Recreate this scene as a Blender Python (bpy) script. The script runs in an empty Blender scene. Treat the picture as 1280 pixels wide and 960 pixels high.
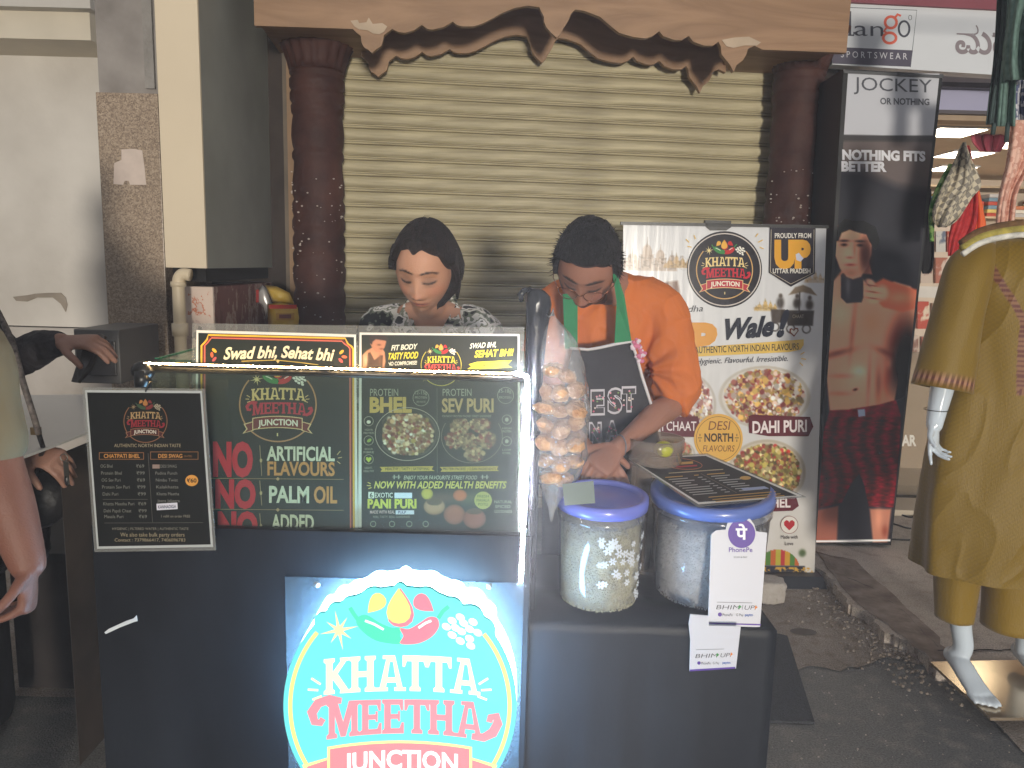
import bpy, bmesh, math, random
import numpy as np
from mathutils import Vector, Matrix, noise
R = math.radians
random.seed(7)
SC = bpy.context.scene
COL = SC.collection

# ---------------------------------------------------------------- camera
CAMP = Vector((0, 0, 1.4))
PITCH, ROLL, FPX = R(8.9), R(1.5), 962.0
_f = Vector((0, math.cos(PITCH), -math.sin(PITCH)))
_u0 = Vector((0, math.sin(PITCH), math.cos(PITCH)))
_r0 = Vector((1, 0, 0))
_r = _r0 * math.cos(ROLL) + _u0 * math.sin(ROLL)
_u = _u0 * math.cos(ROLL) - _r0 * math.sin(ROLL)
cam_d = bpy.data.cameras.new('camera')
cam = bpy.data.objects.new('camera', cam_d)
COL.objects.link(cam)
cam_d.sensor_width = 36; cam_d.lens = 36 * FPX / 1280
cam_d.clip_start = 0.05; cam_d.clip_end = 500
M = Matrix((_r, _u, -_f)).transposed().to_4x4(); M.translation = CAMP
cam.matrix_world = M
SC.camera = cam

# ---------------------------------------------------------------- world, key light, exposure
SKY_STRENGTH = 0.34
KEY = 2000
HAZE = 0.0045
w = bpy.data.worlds.new('World'); SC.world = w; w.use_nodes = True
bgn = w.node_tree.nodes['Background']
bgn.inputs[0].default_value = (0.97, 0.97, 1.0, 1); bgn.inputs[1].default_value = SKY_STRENGTH
# the lit lamp of a shop across the street, behind the camera and a little to the right
sd = bpy.data.lights.new('street_lamp', 'AREA'); so = bpy.data.objects.new('street_lamp', sd); COL.objects.link(so)
sd.shape = 'DISK'; sd.size = 1.5; sd.energy = KEY; sd.color = (1.0, 0.92, 0.79)
so.location = (2.7, -14, 1.2)
so.rotation_euler = (Vector(so.location) - Vector((0, 3, 1.2))).to_track_quat('Z', 'Y').to_euler()
SC.view_settings.view_transform = 'Standard'; SC.view_settings.look = 'None'
SC.view_settings.exposure = 0.0; SC.view_settings.gamma = 1
try:
    SC.cycles.use_denoising = True
    SC.cycles.max_bounces = 6; SC.cycles.transparent_max_bounces = 24
    SC.cycles.sample_clamp_indirect = 6
    SC.cycles.volume_bounces = 0
except Exception: pass

# ---------------------------------------------------------------- camera-ray helpers (used to measure real positions)
def ray(px, py): return _f + _r * ((px - 640) / FPX) - _u * ((py - 480) / FPX)
def on(px, py, p0, n):
    d = ray(px, py); return CAMP + d * ((p0 - CAMP).dot(n) / d.dot(n))
def P(px, py, Y):
    d = ray(px, py); return CAMP + d * (Y / d.y)
def G(px, py, z=0.0):
    d = ray(px, py); return CAMP + d * ((z - CAMP.z) / d.z)

# ---------------------------------------------------------------- colour and materials
def lin(c):
    c = [x / 255 for x in c] if max(c) > 1.001 else list(c)
    return tuple(x / 12.92 if x <= .04045 else ((x + .055) / 1.055) ** 2.4 for x in c[:3])
def hexc(h): return tuple(int(h[i:i + 2], 16) for i in (0, 2, 4))
_mc = {}
def nt(name):
    m = bpy.data.materials.new(name); m.use_nodes = True
    t = m.node_tree; return m, t, t.nodes['Principled BSDF'], t.nodes['Material Output']
def mat(name, c, rough=.6, metal=0, var=.12, scale=6, bump=.0, bscale=60, c2=None, spec=None, stretch=(1, 1, 1), c3=None, thr=None, detail=6, coat=0):
    if name in _mc: return _mc[name]
    m, t, b, o = nt(name); N = t.nodes; L = t.links
    tc = N.new('ShaderNodeTexCoord'); mp = N.new('ShaderNodeMapping'); mp.inputs['Scale'].default_value = stretch
    L.new(tc.outputs['Object'], mp.inputs['Vector'])
    n = N.new('ShaderNodeTexNoise'); n.inputs['Scale'].default_value = scale; n.inputs['Detail'].default_value = detail
    L.new(mp.outputs[0], n.inputs['Vector'])
    r = N.new('ShaderNodeValToRGB'); a = lin(c)
    lo = tuple(max(0, x * (1 - var)) for x in a); hi = tuple(min(1, x * (1 + var)) for x in a) if c2 is None else lin(c2)
    e = r.color_ramp.elements
    e[0].position, e[1].position = (.32, .68) if thr is None else thr
    e[0].color = (*lo, 1); e[1].color = (*hi, 1)
    if c3 is not None:
        q = e.new(.5 * (e[0].position + e[1].position)); q.color = (*lin(c3), 1)
    L.new(n.outputs['Fac'], r.inputs[0]); L.new(r.outputs[0], b.inputs['Base Color'])
    b.inputs['Roughness'].default_value = rough; b.inputs['Metallic'].default_value = metal
    if spec is not None: b.inputs['Specular IOR Level'].default_value = spec
    if coat: b.inputs['Coat Weight'].default_value = coat; b.inputs['Coat Roughness'].default_value = .1
    if bump:
        n2 = N.new('ShaderNodeTexNoise'); n2.inputs['Scale'].default_value = bscale; n2.inputs['Detail'].default_value = 5
        L.new(mp.outputs[0], n2.inputs['Vector'])
        bp = N.new('ShaderNodeBump'); bp.inputs['Strength'].default_value = bump; bp.inputs['Distance'].default_value = .01
        L.new(n2.outputs['Fac'], bp.inputs['Height']); L.new(bp.outputs[0], b.inputs['Normal'])
    _mc[name] = m; return m
def ink(c, emit=0, rough=.45):
    k = ('ink', tuple(c), emit, rough)
    if k in _mc: return _mc[k]
    m, t, b, o = nt('printed_ink'); col = (*lin(c), 1)
    b.inputs['Base Color'].default_value = col; b.inputs['Roughness'].default_value = rough
    b.inputs['Specular IOR Level'].default_value = .35
    if emit:
        b.inputs['Base Color'].default_value = (*[x * .5 for x in col[:3]], 1)
        b.inputs['Emission Color'].default_value = col; b.inputs['Emission Strength'].default_value = emit
    _mc[k] = m; return m
def glow(name, c, s):
    if name in _mc: return _mc[name]
    m, t, b, o = nt(name); e = t.nodes.new('ShaderNodeEmission'); e.inputs[0].default_value = (*lin(c), 1); e.inputs[1].default_value = s
    t.links.new(e.outputs[0], o.inputs['Surface']); _mc[name] = m; return m
def clear(name, tint=(255, 255, 255), haze=.0, hazec=(200, 205, 210), rough=.03, bump=0, bscale=20, refl=1.0):
    """thin clear sheet: transparent body, fresnel reflection and a little milky diffuse"""
    if name in _mc: return _mc[name]
    m, t, b, o = nt(name); N = t.nodes; L = t.links; N.remove(b)
    tr = N.new('ShaderNodeBsdfTransparent'); tr.inputs[0].default_value = (*lin(tint), 1)
    gl = N.new('ShaderNodeBsdfGlossy'); gl.inputs['Roughness'].default_value = rough
    df = N.new('ShaderNodeBsdfDiffuse'); df.inputs[0].default_value = (*lin(hazec), 1)
    m1 = N.new('ShaderNodeMixShader'); m1.inputs[0].default_value = haze
    L.new(tr.outputs[0], m1.inputs[1]); L.new(df.outputs[0], m1.inputs[2])
    fr = N.new('ShaderNodeLayerWeight'); fr.inputs[0].default_value = .5; pw = N.new('ShaderNodeMath'); pw.operation = 'POWER'; pw.inputs[1].default_value = 4; L.new(fr.outputs['Facing'], pw.inputs[0])
    mu = N.new('ShaderNodeMath'); mu.operation = 'MULTIPLY_ADD'; mu.inputs[1].default_value = .75*refl; mu.inputs[2].default_value = .04*refl; L.new(pw.outputs[0], mu.inputs[0])
    m2 = N.new('ShaderNodeMixShader'); L.new(mu.outputs[0], m2.inputs[0]); L.new(m1.outputs[0], m2.inputs[1]); L.new(gl.outputs[0], m2.inputs[2])
    L.new(m2.outputs[0], o.inputs['Surface'])
    if bump:
        tc = N.new('ShaderNodeTexCoord'); n = N.new('ShaderNodeTexNoise'); n.inputs['Scale'].default_value = bscale; n.inputs['Detail'].default_value = 4
        L.new(tc.outputs['Object'], n.inputs['Vector'])
        bp = N.new('ShaderNodeBump'); bp.inputs['Strength'].default_value = bump; bp.inputs['Distance'].default_value = .02
        L.new(n.outputs['Fac'], bp.inputs['Height'])
        for q in (gl, fr): L.new(bp.outputs[0], q.inputs['Normal'])
    _mc[name] = m; return m
def attr_mat(name, rough=.6, bump=0, bscale=80, sss=0, spec=.4, sheen=0, coat=0, stretch=(1, 1, 1)):
    if name in _mc: return _mc[name]
    m, t, b, o = nt(name); N = t.nodes; L = t.links
    a = N.new('ShaderNodeAttribute'); a.attribute_name = 'Col'; L.new(a.outputs['Color'], b.inputs['Base Color'])
    b.inputs['Roughness'].default_value = rough; b.inputs['Specular IOR Level'].default_value = spec
    if sss: b.inputs['Subsurface Weight'].default_value = sss; b.inputs['Subsurface Radius'].default_value = (.012, .005, .003); b.inputs['Subsurface Scale'].default_value = 1
    if sheen: b.inputs['Sheen Weight'].default_value = sheen
    if coat: b.inputs['Coat Weight'].default_value = coat
    if bump:
        tc = N.new('ShaderNodeTexCoord'); mp = N.new('ShaderNodeMapping'); mp.inputs['Scale'].default_value = stretch
        L.new(tc.outputs['Object'], mp.inputs['Vector'])
        n = N.new('ShaderNodeTexNoise'); n.inputs['Scale'].default_value = bscale; n.inputs['Detail'].default_value = 4
        L.new(mp.outputs[0], n.inputs['Vector'])
        bp = N.new('ShaderNodeBump'); bp.inputs['Strength'].default_value = bump; bp.inputs['Distance'].default_value = .01
        L.new(n.outputs['Fac'], bp.inputs['Height']); L.new(bp.outputs[0], b.inputs['Normal'])
    _mc[name] = m; return m

# ---------------------------------------------------------------- objects
ORG = {}
def org(p): return ORG.get(p.name, Vector((0, 0, 0))) if p is not None else Vector((0, 0, 0))
def tag(o, label=None, cat=None, group=None, kind=None):
    if label: o['label'] = label
    if cat: o['category'] = cat
    if group: o['group'] = group
    if kind: o['kind'] = kind
    return o
def thing(name, label, cat, loc, group=None):
    o = bpy.data.objects.new(name, None); COL.objects.link(o); o.empty_display_size = .05
    o.location = loc; ORG[o.name] = Vector(loc); return tag(o, label, cat, group)
def link(name, me, parent=None, mats=None):
    o = bpy.data.objects.new(name, me); COL.objects.link(o)
    if parent is not None: o.parent = parent; ORG[o.name] = org(parent)
    return o
class MB:
    def __init__(s): s.v = []; s.f = []; s.m = []; s.mats = []; s.sm = []
    def _mi(s, m):
        if m is None: m = s.mats[0] if s.mats else None
        if m not in s.mats: s.mats.append(m)
        return s.mats.index(m)
    def add(s, vs, fs, m=None, smooth=False):
        b = len(s.v); s.v += [Vector(v) for v in vs]; i = s._mi(m)
        for f in fs: s.f.append(tuple(b + k for k in f)); s.m.append(i); s.sm.append(smooth)
        return s
    def box(s, a, b, m=None, rz=0, c=None):
        x0, y0, z0 = a; x1, y1, z1 = b
        vs = [Vector(p) for p in ((x0,y0,z0),(x1,y0,z0),(x1,y1,z0),(x0,y1,z0),(x0,y0,z1),(x1,y0,z1),(x1,y1,z1),(x0,y1,z1))]
        if rz:
            c = Vector(c) if c is not None else sum(vs, Vector()) / 8
            rm = Matrix.Rotation(rz, 3, 'Z'); vs = [rm @ (v - c) + c for v in vs]
        return s.hexa(vs, m)
    def hexa(s, vs, m=None):
        return s.add(vs, [(0,3,2,1),(4,5,6,7),(0,1,5,4),(1,2,6,5),(2,3,7,6),(3,0,4,7)], m)
    def prism(s, pts, off, m=None):
        """closed solid: polygon pts (world) extruded by vector off"""
        n = len(pts); off = Vector(off); pts = [Vector(p) for p in pts]
        nrm = Vector()
        for i in range(n): nrm += pts[i].cross(pts[(i + 1) % n])
        if nrm.dot(off) > 0: pts = pts[::-1]
        vs = pts + [p + off for p in pts]
        fs = [tuple(range(n)), tuple(range(2 * n - 1, n - 1, -1))] + [(i, i + n, (i + 1) % n + n, (i + 1) % n) for i in range(n)]
        return s.add(vs, fs, m)
    def tube(s, path, r, m=None, seg=8, cap=True, smooth=True):
        path = [Vector(p) for p in path]; n = len(path)
        rs = r if isinstance(r, (list, tuple)) else [r] * n
        vs = []; prev = None
        for i, p in enumerate(path):
            t = (path[min(i + 1, n - 1)] - path[max(i - 1, 0)]).normalized()
            if prev is None:
                a = Vector((0, 0, 1)) if abs(t.z) < .9 else Vector((1, 0, 0)); prev = t.cross(a).normalized()
            prev = (prev - t * prev.dot(t)).normalized(); q = t.cross(prev)
            for k in range(seg):
                an = 2 * math.pi * k / seg; vs.append(p + (prev * math.cos(an) + q * math.sin(an)) * rs[i])
        fs = [(i*seg+k, i*seg+(k+1)%seg, (i+1)*seg+(k+1)%seg, (i+1)*seg+k) for i in range(n-1) for k in range(seg)]
        if cap: fs += [tuple(range(seg))[::-1], tuple(range((n-1)*seg, n*seg))]
        return s.add(vs, fs, m, smooth)
    def loft(s, rings, m=None, cap=True, smooth=True):
        seg = len(rings[0]); n = len(rings); vs = [v for r in rings for v in r]
        fs = [(i*seg+k, i*seg+(k+1)%seg, (i+1)*seg+(k+1)%seg, (i+1)*seg+k) for i in range(n-1) for k in range(seg)]
        if cap: fs += [tuple(range(seg))[::-1], tuple(range((n-1)*seg, n*seg))]
        return s.add(vs, fs, m, smooth)
    def lathe(s, prof, c, m=None, seg=32, smooth=True, cap=True, sx=1, sy=1, mod=None):
        """prof: (r, z) going up"""
        c = Vector(c); rings = []
        for r, z in prof:
            rings.append([c + Vector((math.cos(a) * rr * sx, math.sin(a) * rr * sy, z)) for a in [2*math.pi*k/seg for k in range(seg)] for rr in [r if mod is None else r * mod(a, z)]])
        return s.loft(rings, m, cap, smooth)
    def ball(s, c, r, m=None, u=12, v=8, smooth=True, fn=None):
        c = Vector(c); r = Vector(r) if isinstance(r, (tuple, list, Vector)) else Vector((r, r, r))
        vs = [c + Vector((0, 0, -r.z))]
        for i in range(1, v):
            th = math.pi * i / v
            for k in range(u):
                a = 2 * math.pi * k / u; d = Vector((math.sin(th) * math.cos(a), math.sin(th) * math.sin(a), -math.cos(th)))
                q = fn(d) if fn else 1
                vs.append(c + Vector((d.x * r.x, d.y * r.y, d.z * r.z)) * q)
        vs.append(c + Vector((0, 0, r.z))); e = len(vs) - 1
        fs = [(0, 1 + (k + 1) % u, 1 + k) for k in range(u)]
        for i in range(v - 2):
            for k in range(u): fs.append((1+i*u+k, 1+i*u+(k+1)%u, 1+(i+1)*u+(k+1)%u, 1+(i+1)*u+k))
        b = 1 + (v - 2) * u
        fs += [(e, b + k, b + (k + 1) % u) for k in range(u)]
        return s.add(vs, fs, m, smooth)
    def mesh(s, name, o=Vector((0, 0, 0))):
        me = bpy.data.meshes.new(name); me.from_pydata([tuple(v - o) for v in s.v], [], s.f)
        for m in s.mats:
            if m is not None: me.materials.append(m)
        me.polygons.foreach_set('material_index', s.m); me.polygons.foreach_set('use_smooth', s.sm)
        me.update(); return me
    def build(s, name, m=None, parent=None, kind=None, bevel=0):
        if m is not None:
            s.mats = [m]; s.m = [0] * len(s.f)
        ob = link(name, s.mesh(name, org(parent)), parent)
        if kind: ob['kind'] = kind
        if bevel:
            md = ob.modifiers.new('bevel', 'BEVEL'); md.width = bevel; md.segments = 2; md.limit_method = 'ANGLE'
        return ob
def solo(mb, name, m, label, cat, base, group=None, bevel=0):
    """a thing that is one mesh"""
    base = Vector(base)
    if m is not None: mb.mats = [m]; mb.m = [0] * len(mb.f)
    o = link(name, mb.mesh(name, base)); o.location = base; ORG[o.name] = base
    if bevel:
        md = o.modifiers.new('bevel', 'BEVEL'); md.width = bevel; md.segments = 2; md.limit_method = 'ANGLE'
    return tag(o, label, cat, group)
def smoothpts(pts, n=8, closed=False):
    out = []; N = len(pts); rng = range(N if closed else N - 1)
    for i in rng:
        g = lambda k: Vector((*pts[(i + k) % N],)) if closed else Vector((*pts[max(0, min(N - 1, i + k))],))
        a, b, c, d = g(-1), g(0), g(1), g(2)
        for j in range(n):
            t = j / n
            out.append(.5 * ((2*b) + (c-a)*t + (2*a-5*b+4*c-d)*t*t + (3*b-a-3*c+d)*t**3))
    if not closed: out.append(Vector((*pts[-1],)))
    return out

# ---------------------------------------------------------------- flat print: shapes drawn in a sheet's own coordinates
_tx = {}
def text_geo(s, bold=0.0, res=3):
    k = (s, bold, res)
    if k in _tx: return _tx[k]
    c = bpy.data.curves.new('t', 'FONT'); c.body = s; c.resolution_u = res; c.offset = bold; c.fill_mode = 'FRONT'
    o = bpy.data.objects.new('t', c); COL.objects.link(o)
    me = bpy.data.meshes.new_from_object(o.evaluated_get(bpy.context.evaluated_depsgraph_get()))
    v = [(p.co.x, p.co.y) for p in me.vertices]; f = [tuple(p.vertices) for p in me.polygons]
    bpy.data.objects.remove(o); bpy.data.curves.remove(c); bpy.data.meshes.remove(me)
    if v:
        x0 = min(p[0] for p in v); v = [(p[0] - x0, p[1]) for p in v]
    _tx[k] = (v, f); return _tx[k]
SER = .16
def _stem(x, w=.2, y0=0, y1=1, s=.07, h=.12): return [[(x, y0), (x + w, y0), (x + w, y1), (x, y1)], [(x - s, y0), (x + w + s, y0), (x + w + s, y0 + h*.75), (x + w, y0 + h*1.2), (x, y0 + h*1.2), (x - s, y0 + h*.75)], [(x - s, y1), (x - s, y1 - h*.75), (x, y1 - h*1.2), (x + w, y1 - h*1.2), (x + w + s, y1 - h*.75), (x + w + s, y1)]]
GL = {
 'K': (.80, _stem(.07) + [[(.27, .42), (.27, .60), (.52, .9), (.50, 1), (.78, 1), (.78, .91), (.70, .9), (.43, .56), (.76, .1), (.82, .09), (.82, 0), (.50, 0), (.52, .1)]]),
 'H': (.82, _stem(.07) + _stem(.55) + [[(.27, .42), (.55, .42), (.55, .58), (.27, .58)]]),
 'A': (.84, [[(.10, 0), (.30, 0), (.44, .82), (.54, .82), (.68, 0), (.86, 0), (.60, 1), (.22, 1), (.22, .9), (.33, .9)], [(.30, .24), (.66, .24), (.63, .38), (.33, .38)], [(0, 0), (.38, 0), (.38, .1), (0, .1)], [(.58, 0), (.94, 0), (.94, .1), (.58, .1)]]),
 'T': (.74, _stem(.29, .2, 0, 1, .07) + [[(0, 1), (0, .68), (.07, .68), (.13, .84), (.65, .84), (.71, .68), (.78, .68), (.78, 1)]]),
 'M': (1.04, _stem(.07, .19) + _stem(.78, .19) + [[(.14, 1), (.34, 1), (.52, .42), (.70, 1), (.90, 1), (.60, .02), (.44, .02)]]),
 'E': (.70, _stem(.07) + [[(.2, 1), (.66, 1), (.66, .68), (.59, .68), (.54, .85), (.2, .85)], [(.2, .43), (.50, .43), (.50, .36), (.56, .36), (.56, .66), (.50, .66), (.50, .57), (.2, .57)], [(.2, 0), (.68, 0), (.68, .32), (.61, .32), (.55, .15), (.2, .15)]]),
}
class Art:
    def __init__(s, p0, n, dz=.00003, base=.0005, glowing=0, rough=.45):
        s.p0 = Vector(p0); s.n = Vector(n).normalized(); s.dz = dz; s.base = base; s.mb = MB(); s.k = 0; s.g = glowing; s.rough = rough
    def W(s, x, y): return on(x, y, s.p0, s.n) + s.n * (s.base + s.k * s.dz)
    def _ink(s, c): return ink(c, s.g, s.rough)
    def poly(s, pts, c):
        s.k += 1; vs = [s.W(x, y) for x, y in pts]
        a = sum(pts[i][0] * pts[(i+1) % len(pts)][1] - pts[(i+1) % len(pts)][0] * pts[i][1] for i in range(len(pts)))
        if a > 0: vs = vs[::-1]
        s.mb.add(vs, [tuple(range(len(vs)))], s._ink(c)); return s
    def rect(s, x0, y0, x1, y1, c, sl=0):
        return s.poly([(x0, y0), (x1, y0 + sl*(x1-x0)), (x1, y1 + sl*(x1-x0)), (x0, y1)], c)
    def ell(s, cx, cy, rx, ry, c, n=20, rot=0, a0=0, a1=6.2832):
        ca, sa = math.cos(rot), math.sin(rot)
        return s.poly([(cx + rx*math.cos(t)*ca - ry*math.sin(t)*sa, cy + rx*math.cos(t)*sa + ry*math.sin(t)*ca) for t in [a0 + (a1-a0)*i/n for i in range(n if a1-a0 > 6.28 else n+1)]], c)
    def line(s, pts, w, c):
        s.k += 1; L = []; Rr = []
        for i, (x, y) in enumerate(pts):
            a = pts[max(0, i-1)]; b = pts[min(len(pts)-1, i+1)]; dx, dy = b[0]-a[0], b[1]-a[1]; l = math.hypot(dx, dy) or 1
            ww = w[i] if isinstance(w, (list, tuple)) else w
            L.append((x - dy/l*ww/2, y + dx/l*ww/2)); Rr.append((x + dy/l*ww/2, y - dx/l*ww/2))
        n = len(pts); vs = [s.W(*p) for p in L] + [s.W(*p) for p in Rr]
        s.mb.add(vs, [(i, i+1, n+i+1, n+i) for i in range(n-1)], s._ink(c)); return s
    def ring(s, cx, cy, r, w, c, a0=0, a1=360, n=48, ry=None):
        ry = ry or r
        return s.line([(cx + r*math.cos(R(a0+(a1-a0)*i/n)), cy - ry*math.sin(R(a0+(a1-a0)*i/n))) for i in range(n+1)], w, c)
    def frame(s, x0, y0, x1, y1, w, c):
        for q in ((x0, y0, x1, y0+w), (x0, y1-w, x1, y1), (x0, y0+w, x0+w, y1-w), (x1-w, y0+w, x1, y1-w)): s.rect(*q, c)
        return s
    def text(s, t, x0, x1, yb, h, c, sl=0, bold=.0, shear=0, res=3, arc=0, font_h=.70):
        """text fitted between x0 and x1, baseline yb, cap height h, sl = slope of the baseline"""
        v, f = text_geo(t, bold, res)
        if not v: return s
        wd = max(p[0] for p in v); s.k += 1; k = (x1-x0-shear*h*.0) / wd; q = h / font_h; vs = []
        for x, y in v:
            X = x0 + x*k + shear*y*q; u = (x/wd*2-1)
            vs.append(s.W(X, yb - y*q + sl*(X-x0) + arc*u*u))
        s.mb.add(vs, f, s._ink(c)); return s
    def serif(s, t, x0, x1, yb, h, c, sl=0, arc=0, top=0):
        """slab-serif lettering; arc lowers both ends, top enlarges the end letters upward"""
        wd = sum(GL[ch][0] for ch in t) ; k = (x1-x0)/wd; X = x0
        for ch in t:
            for pl in GL[ch][1]:
                q = []
                for gx, gy in pl:
                    x = X + gx*k; u = (x-x0)/(x1-x0)*2-1
                    q.append((x, yb - gy*(h + top*u*u) + arc*u*u + sl*(x-x0)))
                s.poly(q, c)
            X += GL[ch][0]*k
        return s
    def build(s, name, parent=None, kind=None): return s.mb.build(name, None, parent, kind)

def logo_outline(n=200, grow=0):
    bumps = [(-.66, .71, .075), (-.543, .777, .09), (-.415, .813, .105), (-.223, .86, .135), (0, .90, .11), (0, .965, .065), (0, 1.0, .035), (.216, .86, .135), (.435, .795, .115), (.6, .72, .125), (.70, .62, .12)]
    out = []
    for i in range(n):
        a = 2*math.pi*i/n; d = (math.cos(a), math.sin(a)); r = 1.0
        for u, v, q in bumps:
            b = d[0]*u + d[1]*v; disc = b*b - (u*u+v*v-q*q)
            if disc > 0 and b > 0: r = max(r, b + math.sqrt(disc))
        out.append((d[0]*(r+grow), d[1]*(r+grow)))
    return out
LOGO_DAY = dict(face=None, ring=(225, 190, 130), kh=(240, 214, 150), me=(205, 40, 60), rib=(178, 40, 52), ribe=(235, 205, 150), jun=(245, 238, 220), green=(60, 140, 70), red=(200, 40, 45), drop=(235, 180, 70), pea=(238, 236, 225), star=(235, 215, 150))
def logo(A, cx, cy, r, pal, ry=None, part='all', detail=True, bowl=False):
    ry = ry or r; X = lambda u: cx + u*r; Y = lambda v: cy - v*ry
    if pal.get('face'): A.poly([(X(u), Y(v)) for u, v in (logo_outline() if pal.get('crown') else [(math.cos(2*math.pi*i/48), math.sin(2*math.pi*i/48)) for i in range(48)])], pal['face'])
    A.line([(X(.945*math.cos(R(t))), Y(.945*math.sin(R(t)))) for t in range(-221, 42, 3)], .035*r, pal['ring'])
    # chillies, drops, star and pearls over the name
    g = smoothpts([(-.36, .75), (-.287, .768), (-.177, .704), (-.068, .66), (.02, .66), (.0, .60), (.015, .53), (-.068, .525), (-.214, .555), (-.324, .63), (-.375, .70)], 4, True); A.poly([(X(p.x), Y(p.y)) for p in g], pal['green'])
    g = smoothpts([(.0, .655), (.08, .65), (.17, .70), (.25, .75), (.32, .74), (.335, .67), (.28, .59), (.18, .535), (.08, .52), (.0, .53), (.03, .59)], 4, True); A.poly([(X(p.x), Y(p.y)) for p in g], pal['red'])
    A.line([(X(.33), Y(.74)), (X(.37), Y(.80)), (X(.42), Y(.84))], .035*r, pal['green']); A.line([(X(-.34), Y(.70)), (X(-.40), Y(.78)), (X(-.43), Y(.83))], .035*r, pal['green'])
    def dropf(u, v, q, rot, c):
        pts = []
        for i in range(16):
            t = 2*math.pi*i/16; x = q*.95*math.sin(t)*math.sin(t/2)**1.2; y = q*math.cos(t)
            pts.append((X(u + x*math.cos(rot) - y*math.sin(rot)), Y(v + x*math.sin(rot) + y*math.cos(rot))))
        A.poly(pts, c)
    dropf(.005, .83, .165, 0, pal['red']); dropf(-.01, .845, .15, 0, pal['drop']); dropf(-.21, .86, .10, 2.4, pal['drop']); dropf(.21, .86, .10, -2.2, pal['red'])
    if detail:
        A.line([(X(-.30), Y(.72)), (X(-.22), Y(.69)), (X(-.14), Y(.645))], .02*r, pal['pea'])
        A.line([(X(.16), Y(.66)), (X(.22), Y(.70)), (X(.27), Y(.72))], .02*r, pal['pea'])
    st = []
    for i in range(16):
        q = (.17 if i % 4 == 0 else .13 if i % 2 == 0 else .035); st.append((X(-.525 + q*math.cos(math.pi*i/8+.2)), Y(.64 + q*math.sin(math.pi*i/8+.2))))
    A.poly(st, pal['star'])
    for i, (u, v) in enumerate([(.40, .67), (.45, .72), (.52, .75), (.48, .66), (.55, .70), (.63, .71), (.45, .60), (.53, .63), (.60, .65), (.67, .62), (.52, .55), (.60, .57), (.61, .51)]):
        A.ell(X(u), Y(v), .042*r, .030*r, pal['pea'], 10, .5)
    A.serif('KHATTA', X(-.655), X(.665), Y(.13), .30*ry, pal['kh'], arc=.035*ry, top=.0)
    A.serif('MEETHA', X(-.63), X(.70), Y(-.225), .285*ry, pal['me'], arc=.055*ry, top=.03*ry)
    # swashes
    A.line([(X(u), Y(v)) for u, v in [(-.50, .05), (-.60, .065), (-.70, .03), (-.755, -.05), (-.73, -.13), (-.68, -.135), (-.66, -.10)]], [.05*r, .07*r, .08*r, .085*r, .07*r, .06*r, .05*r], pal['me'])
    A.line([(X(u), Y(v)) for u, v in [(.62, -.25), (.72, -.26), (.80, -.22), (.845, -.14), (.83, -.08), (.78, -.09), (.77, -.13)]], [.05*r, .07*r, .085*r, .08*r, .07*r, .06*r, .05*r], pal['me'])
    for sx in (-1, 1):
        for a, b in (((.68, .19), (.76, .24)), ((.70, .14), (.79, .145)), ((.67, .09), (.75, .06))): A.line([(X(a[0]*sx), Y(a[1])), (X(b[0]*sx), Y(b[1]))], .018*r, pal['kh'])
    # ribbon
    arc = lambda x, v: v - .07*(x*x)*2
    for sx in (-1, 1):
        A.poly([(X(sx*u), Y(v)) for u, v in [(.52, -.40), (.84, -.49), (.77, -.62), (.87, -.74), (.60, -.66), (.55, -.60)]], pal['ribe'])
        A.poly([(X(sx*u), Y(v)) for u, v in [(.54, -.42), (.80, -.505), (.735, -.62), (.82, -.715), (.60, -.64), (.56, -.60)]], pal['rib'])
    for gr, c in ((.022, pal['ribe']), (0, pal['rib'])):
        xs = [(-.60-gr) + (1.2+2*gr)*i/12 for i in range(13)]
        A.poly([(X(x), Y(arc(x, -.305+gr))) for x in xs] + [(X(x), Y(arc(x, -.57-gr))) for x in xs[::-1]], c)
    A.text('JUNCTION', X(-.48), X(.50), Y(-.515), .15*ry, pal['jun'], bold=.03, arc=.035*ry)
    if detail: A.line([(X(0), Y(-.72)), (X(0), Y(-.80))], .03*r, pal['star'])

# ---------------------------------------------------------------- painted print: a colour per point on a fine grid
def paint(name, parent, p0, n, x0, y0, x1, y1, fn, step=1.25, off=.0004, m=None, skew=None):
    nx, ny = int((x1-x0)/step)+1, int((y1-y0)/step)+1
    xs = np.linspace(x0, x1, nx); ys = np.linspace(y0, y1, ny); XX, YY = np.meshgrid(xs, ys)
    img = np.clip(fn(XX, YY), 0, 1).reshape(-1, 3)
    if skew is not None: SX, SY = skew(XX, YY)
    else: SX, SY = XX, YY
    n = Vector(n).normalized(); p0 = Vector(p0)
    f, r, u, N, C = (np.array(q) for q in (_f, _r, _u, n, CAMP))
    d = f + ((SX.reshape(-1, 1)-640)/FPX)*r - ((SY.reshape(-1, 1)-480)/FPX)*u
    tt = (np.array(p0)-C).dot(N) / (d @ N)
    co = C + d*tt[:, None] + N*off - np.array(org(parent))
    i = np.arange((ny-1)*(nx-1)); rr = i//(nx-1)*nx + i % (nx-1)
    F = np.stack([rr, rr+nx, rr+nx+1, rr+1], 1)
    me = bpy.data.meshes.new(name); me.from_pydata(co.tolist(), [], F.tolist())
    lc = np.where(img <= .04045, img/12.92, ((img+.055)/1.055)**2.4)
    at = me.color_attributes.new('Col', 'FLOAT_COLOR', 'POINT')
    at.data.foreach_set('color', np.concatenate([lc, np.ones((len(lc), 1))], 1).astype(np.float32).ravel())
    me.materials.append(m or attr_mat('printed_picture', .38, spec=.4)); me.update()
    return link(name, me, parent)
def c3(c): return np.array([x/255 for x in c])
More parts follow.
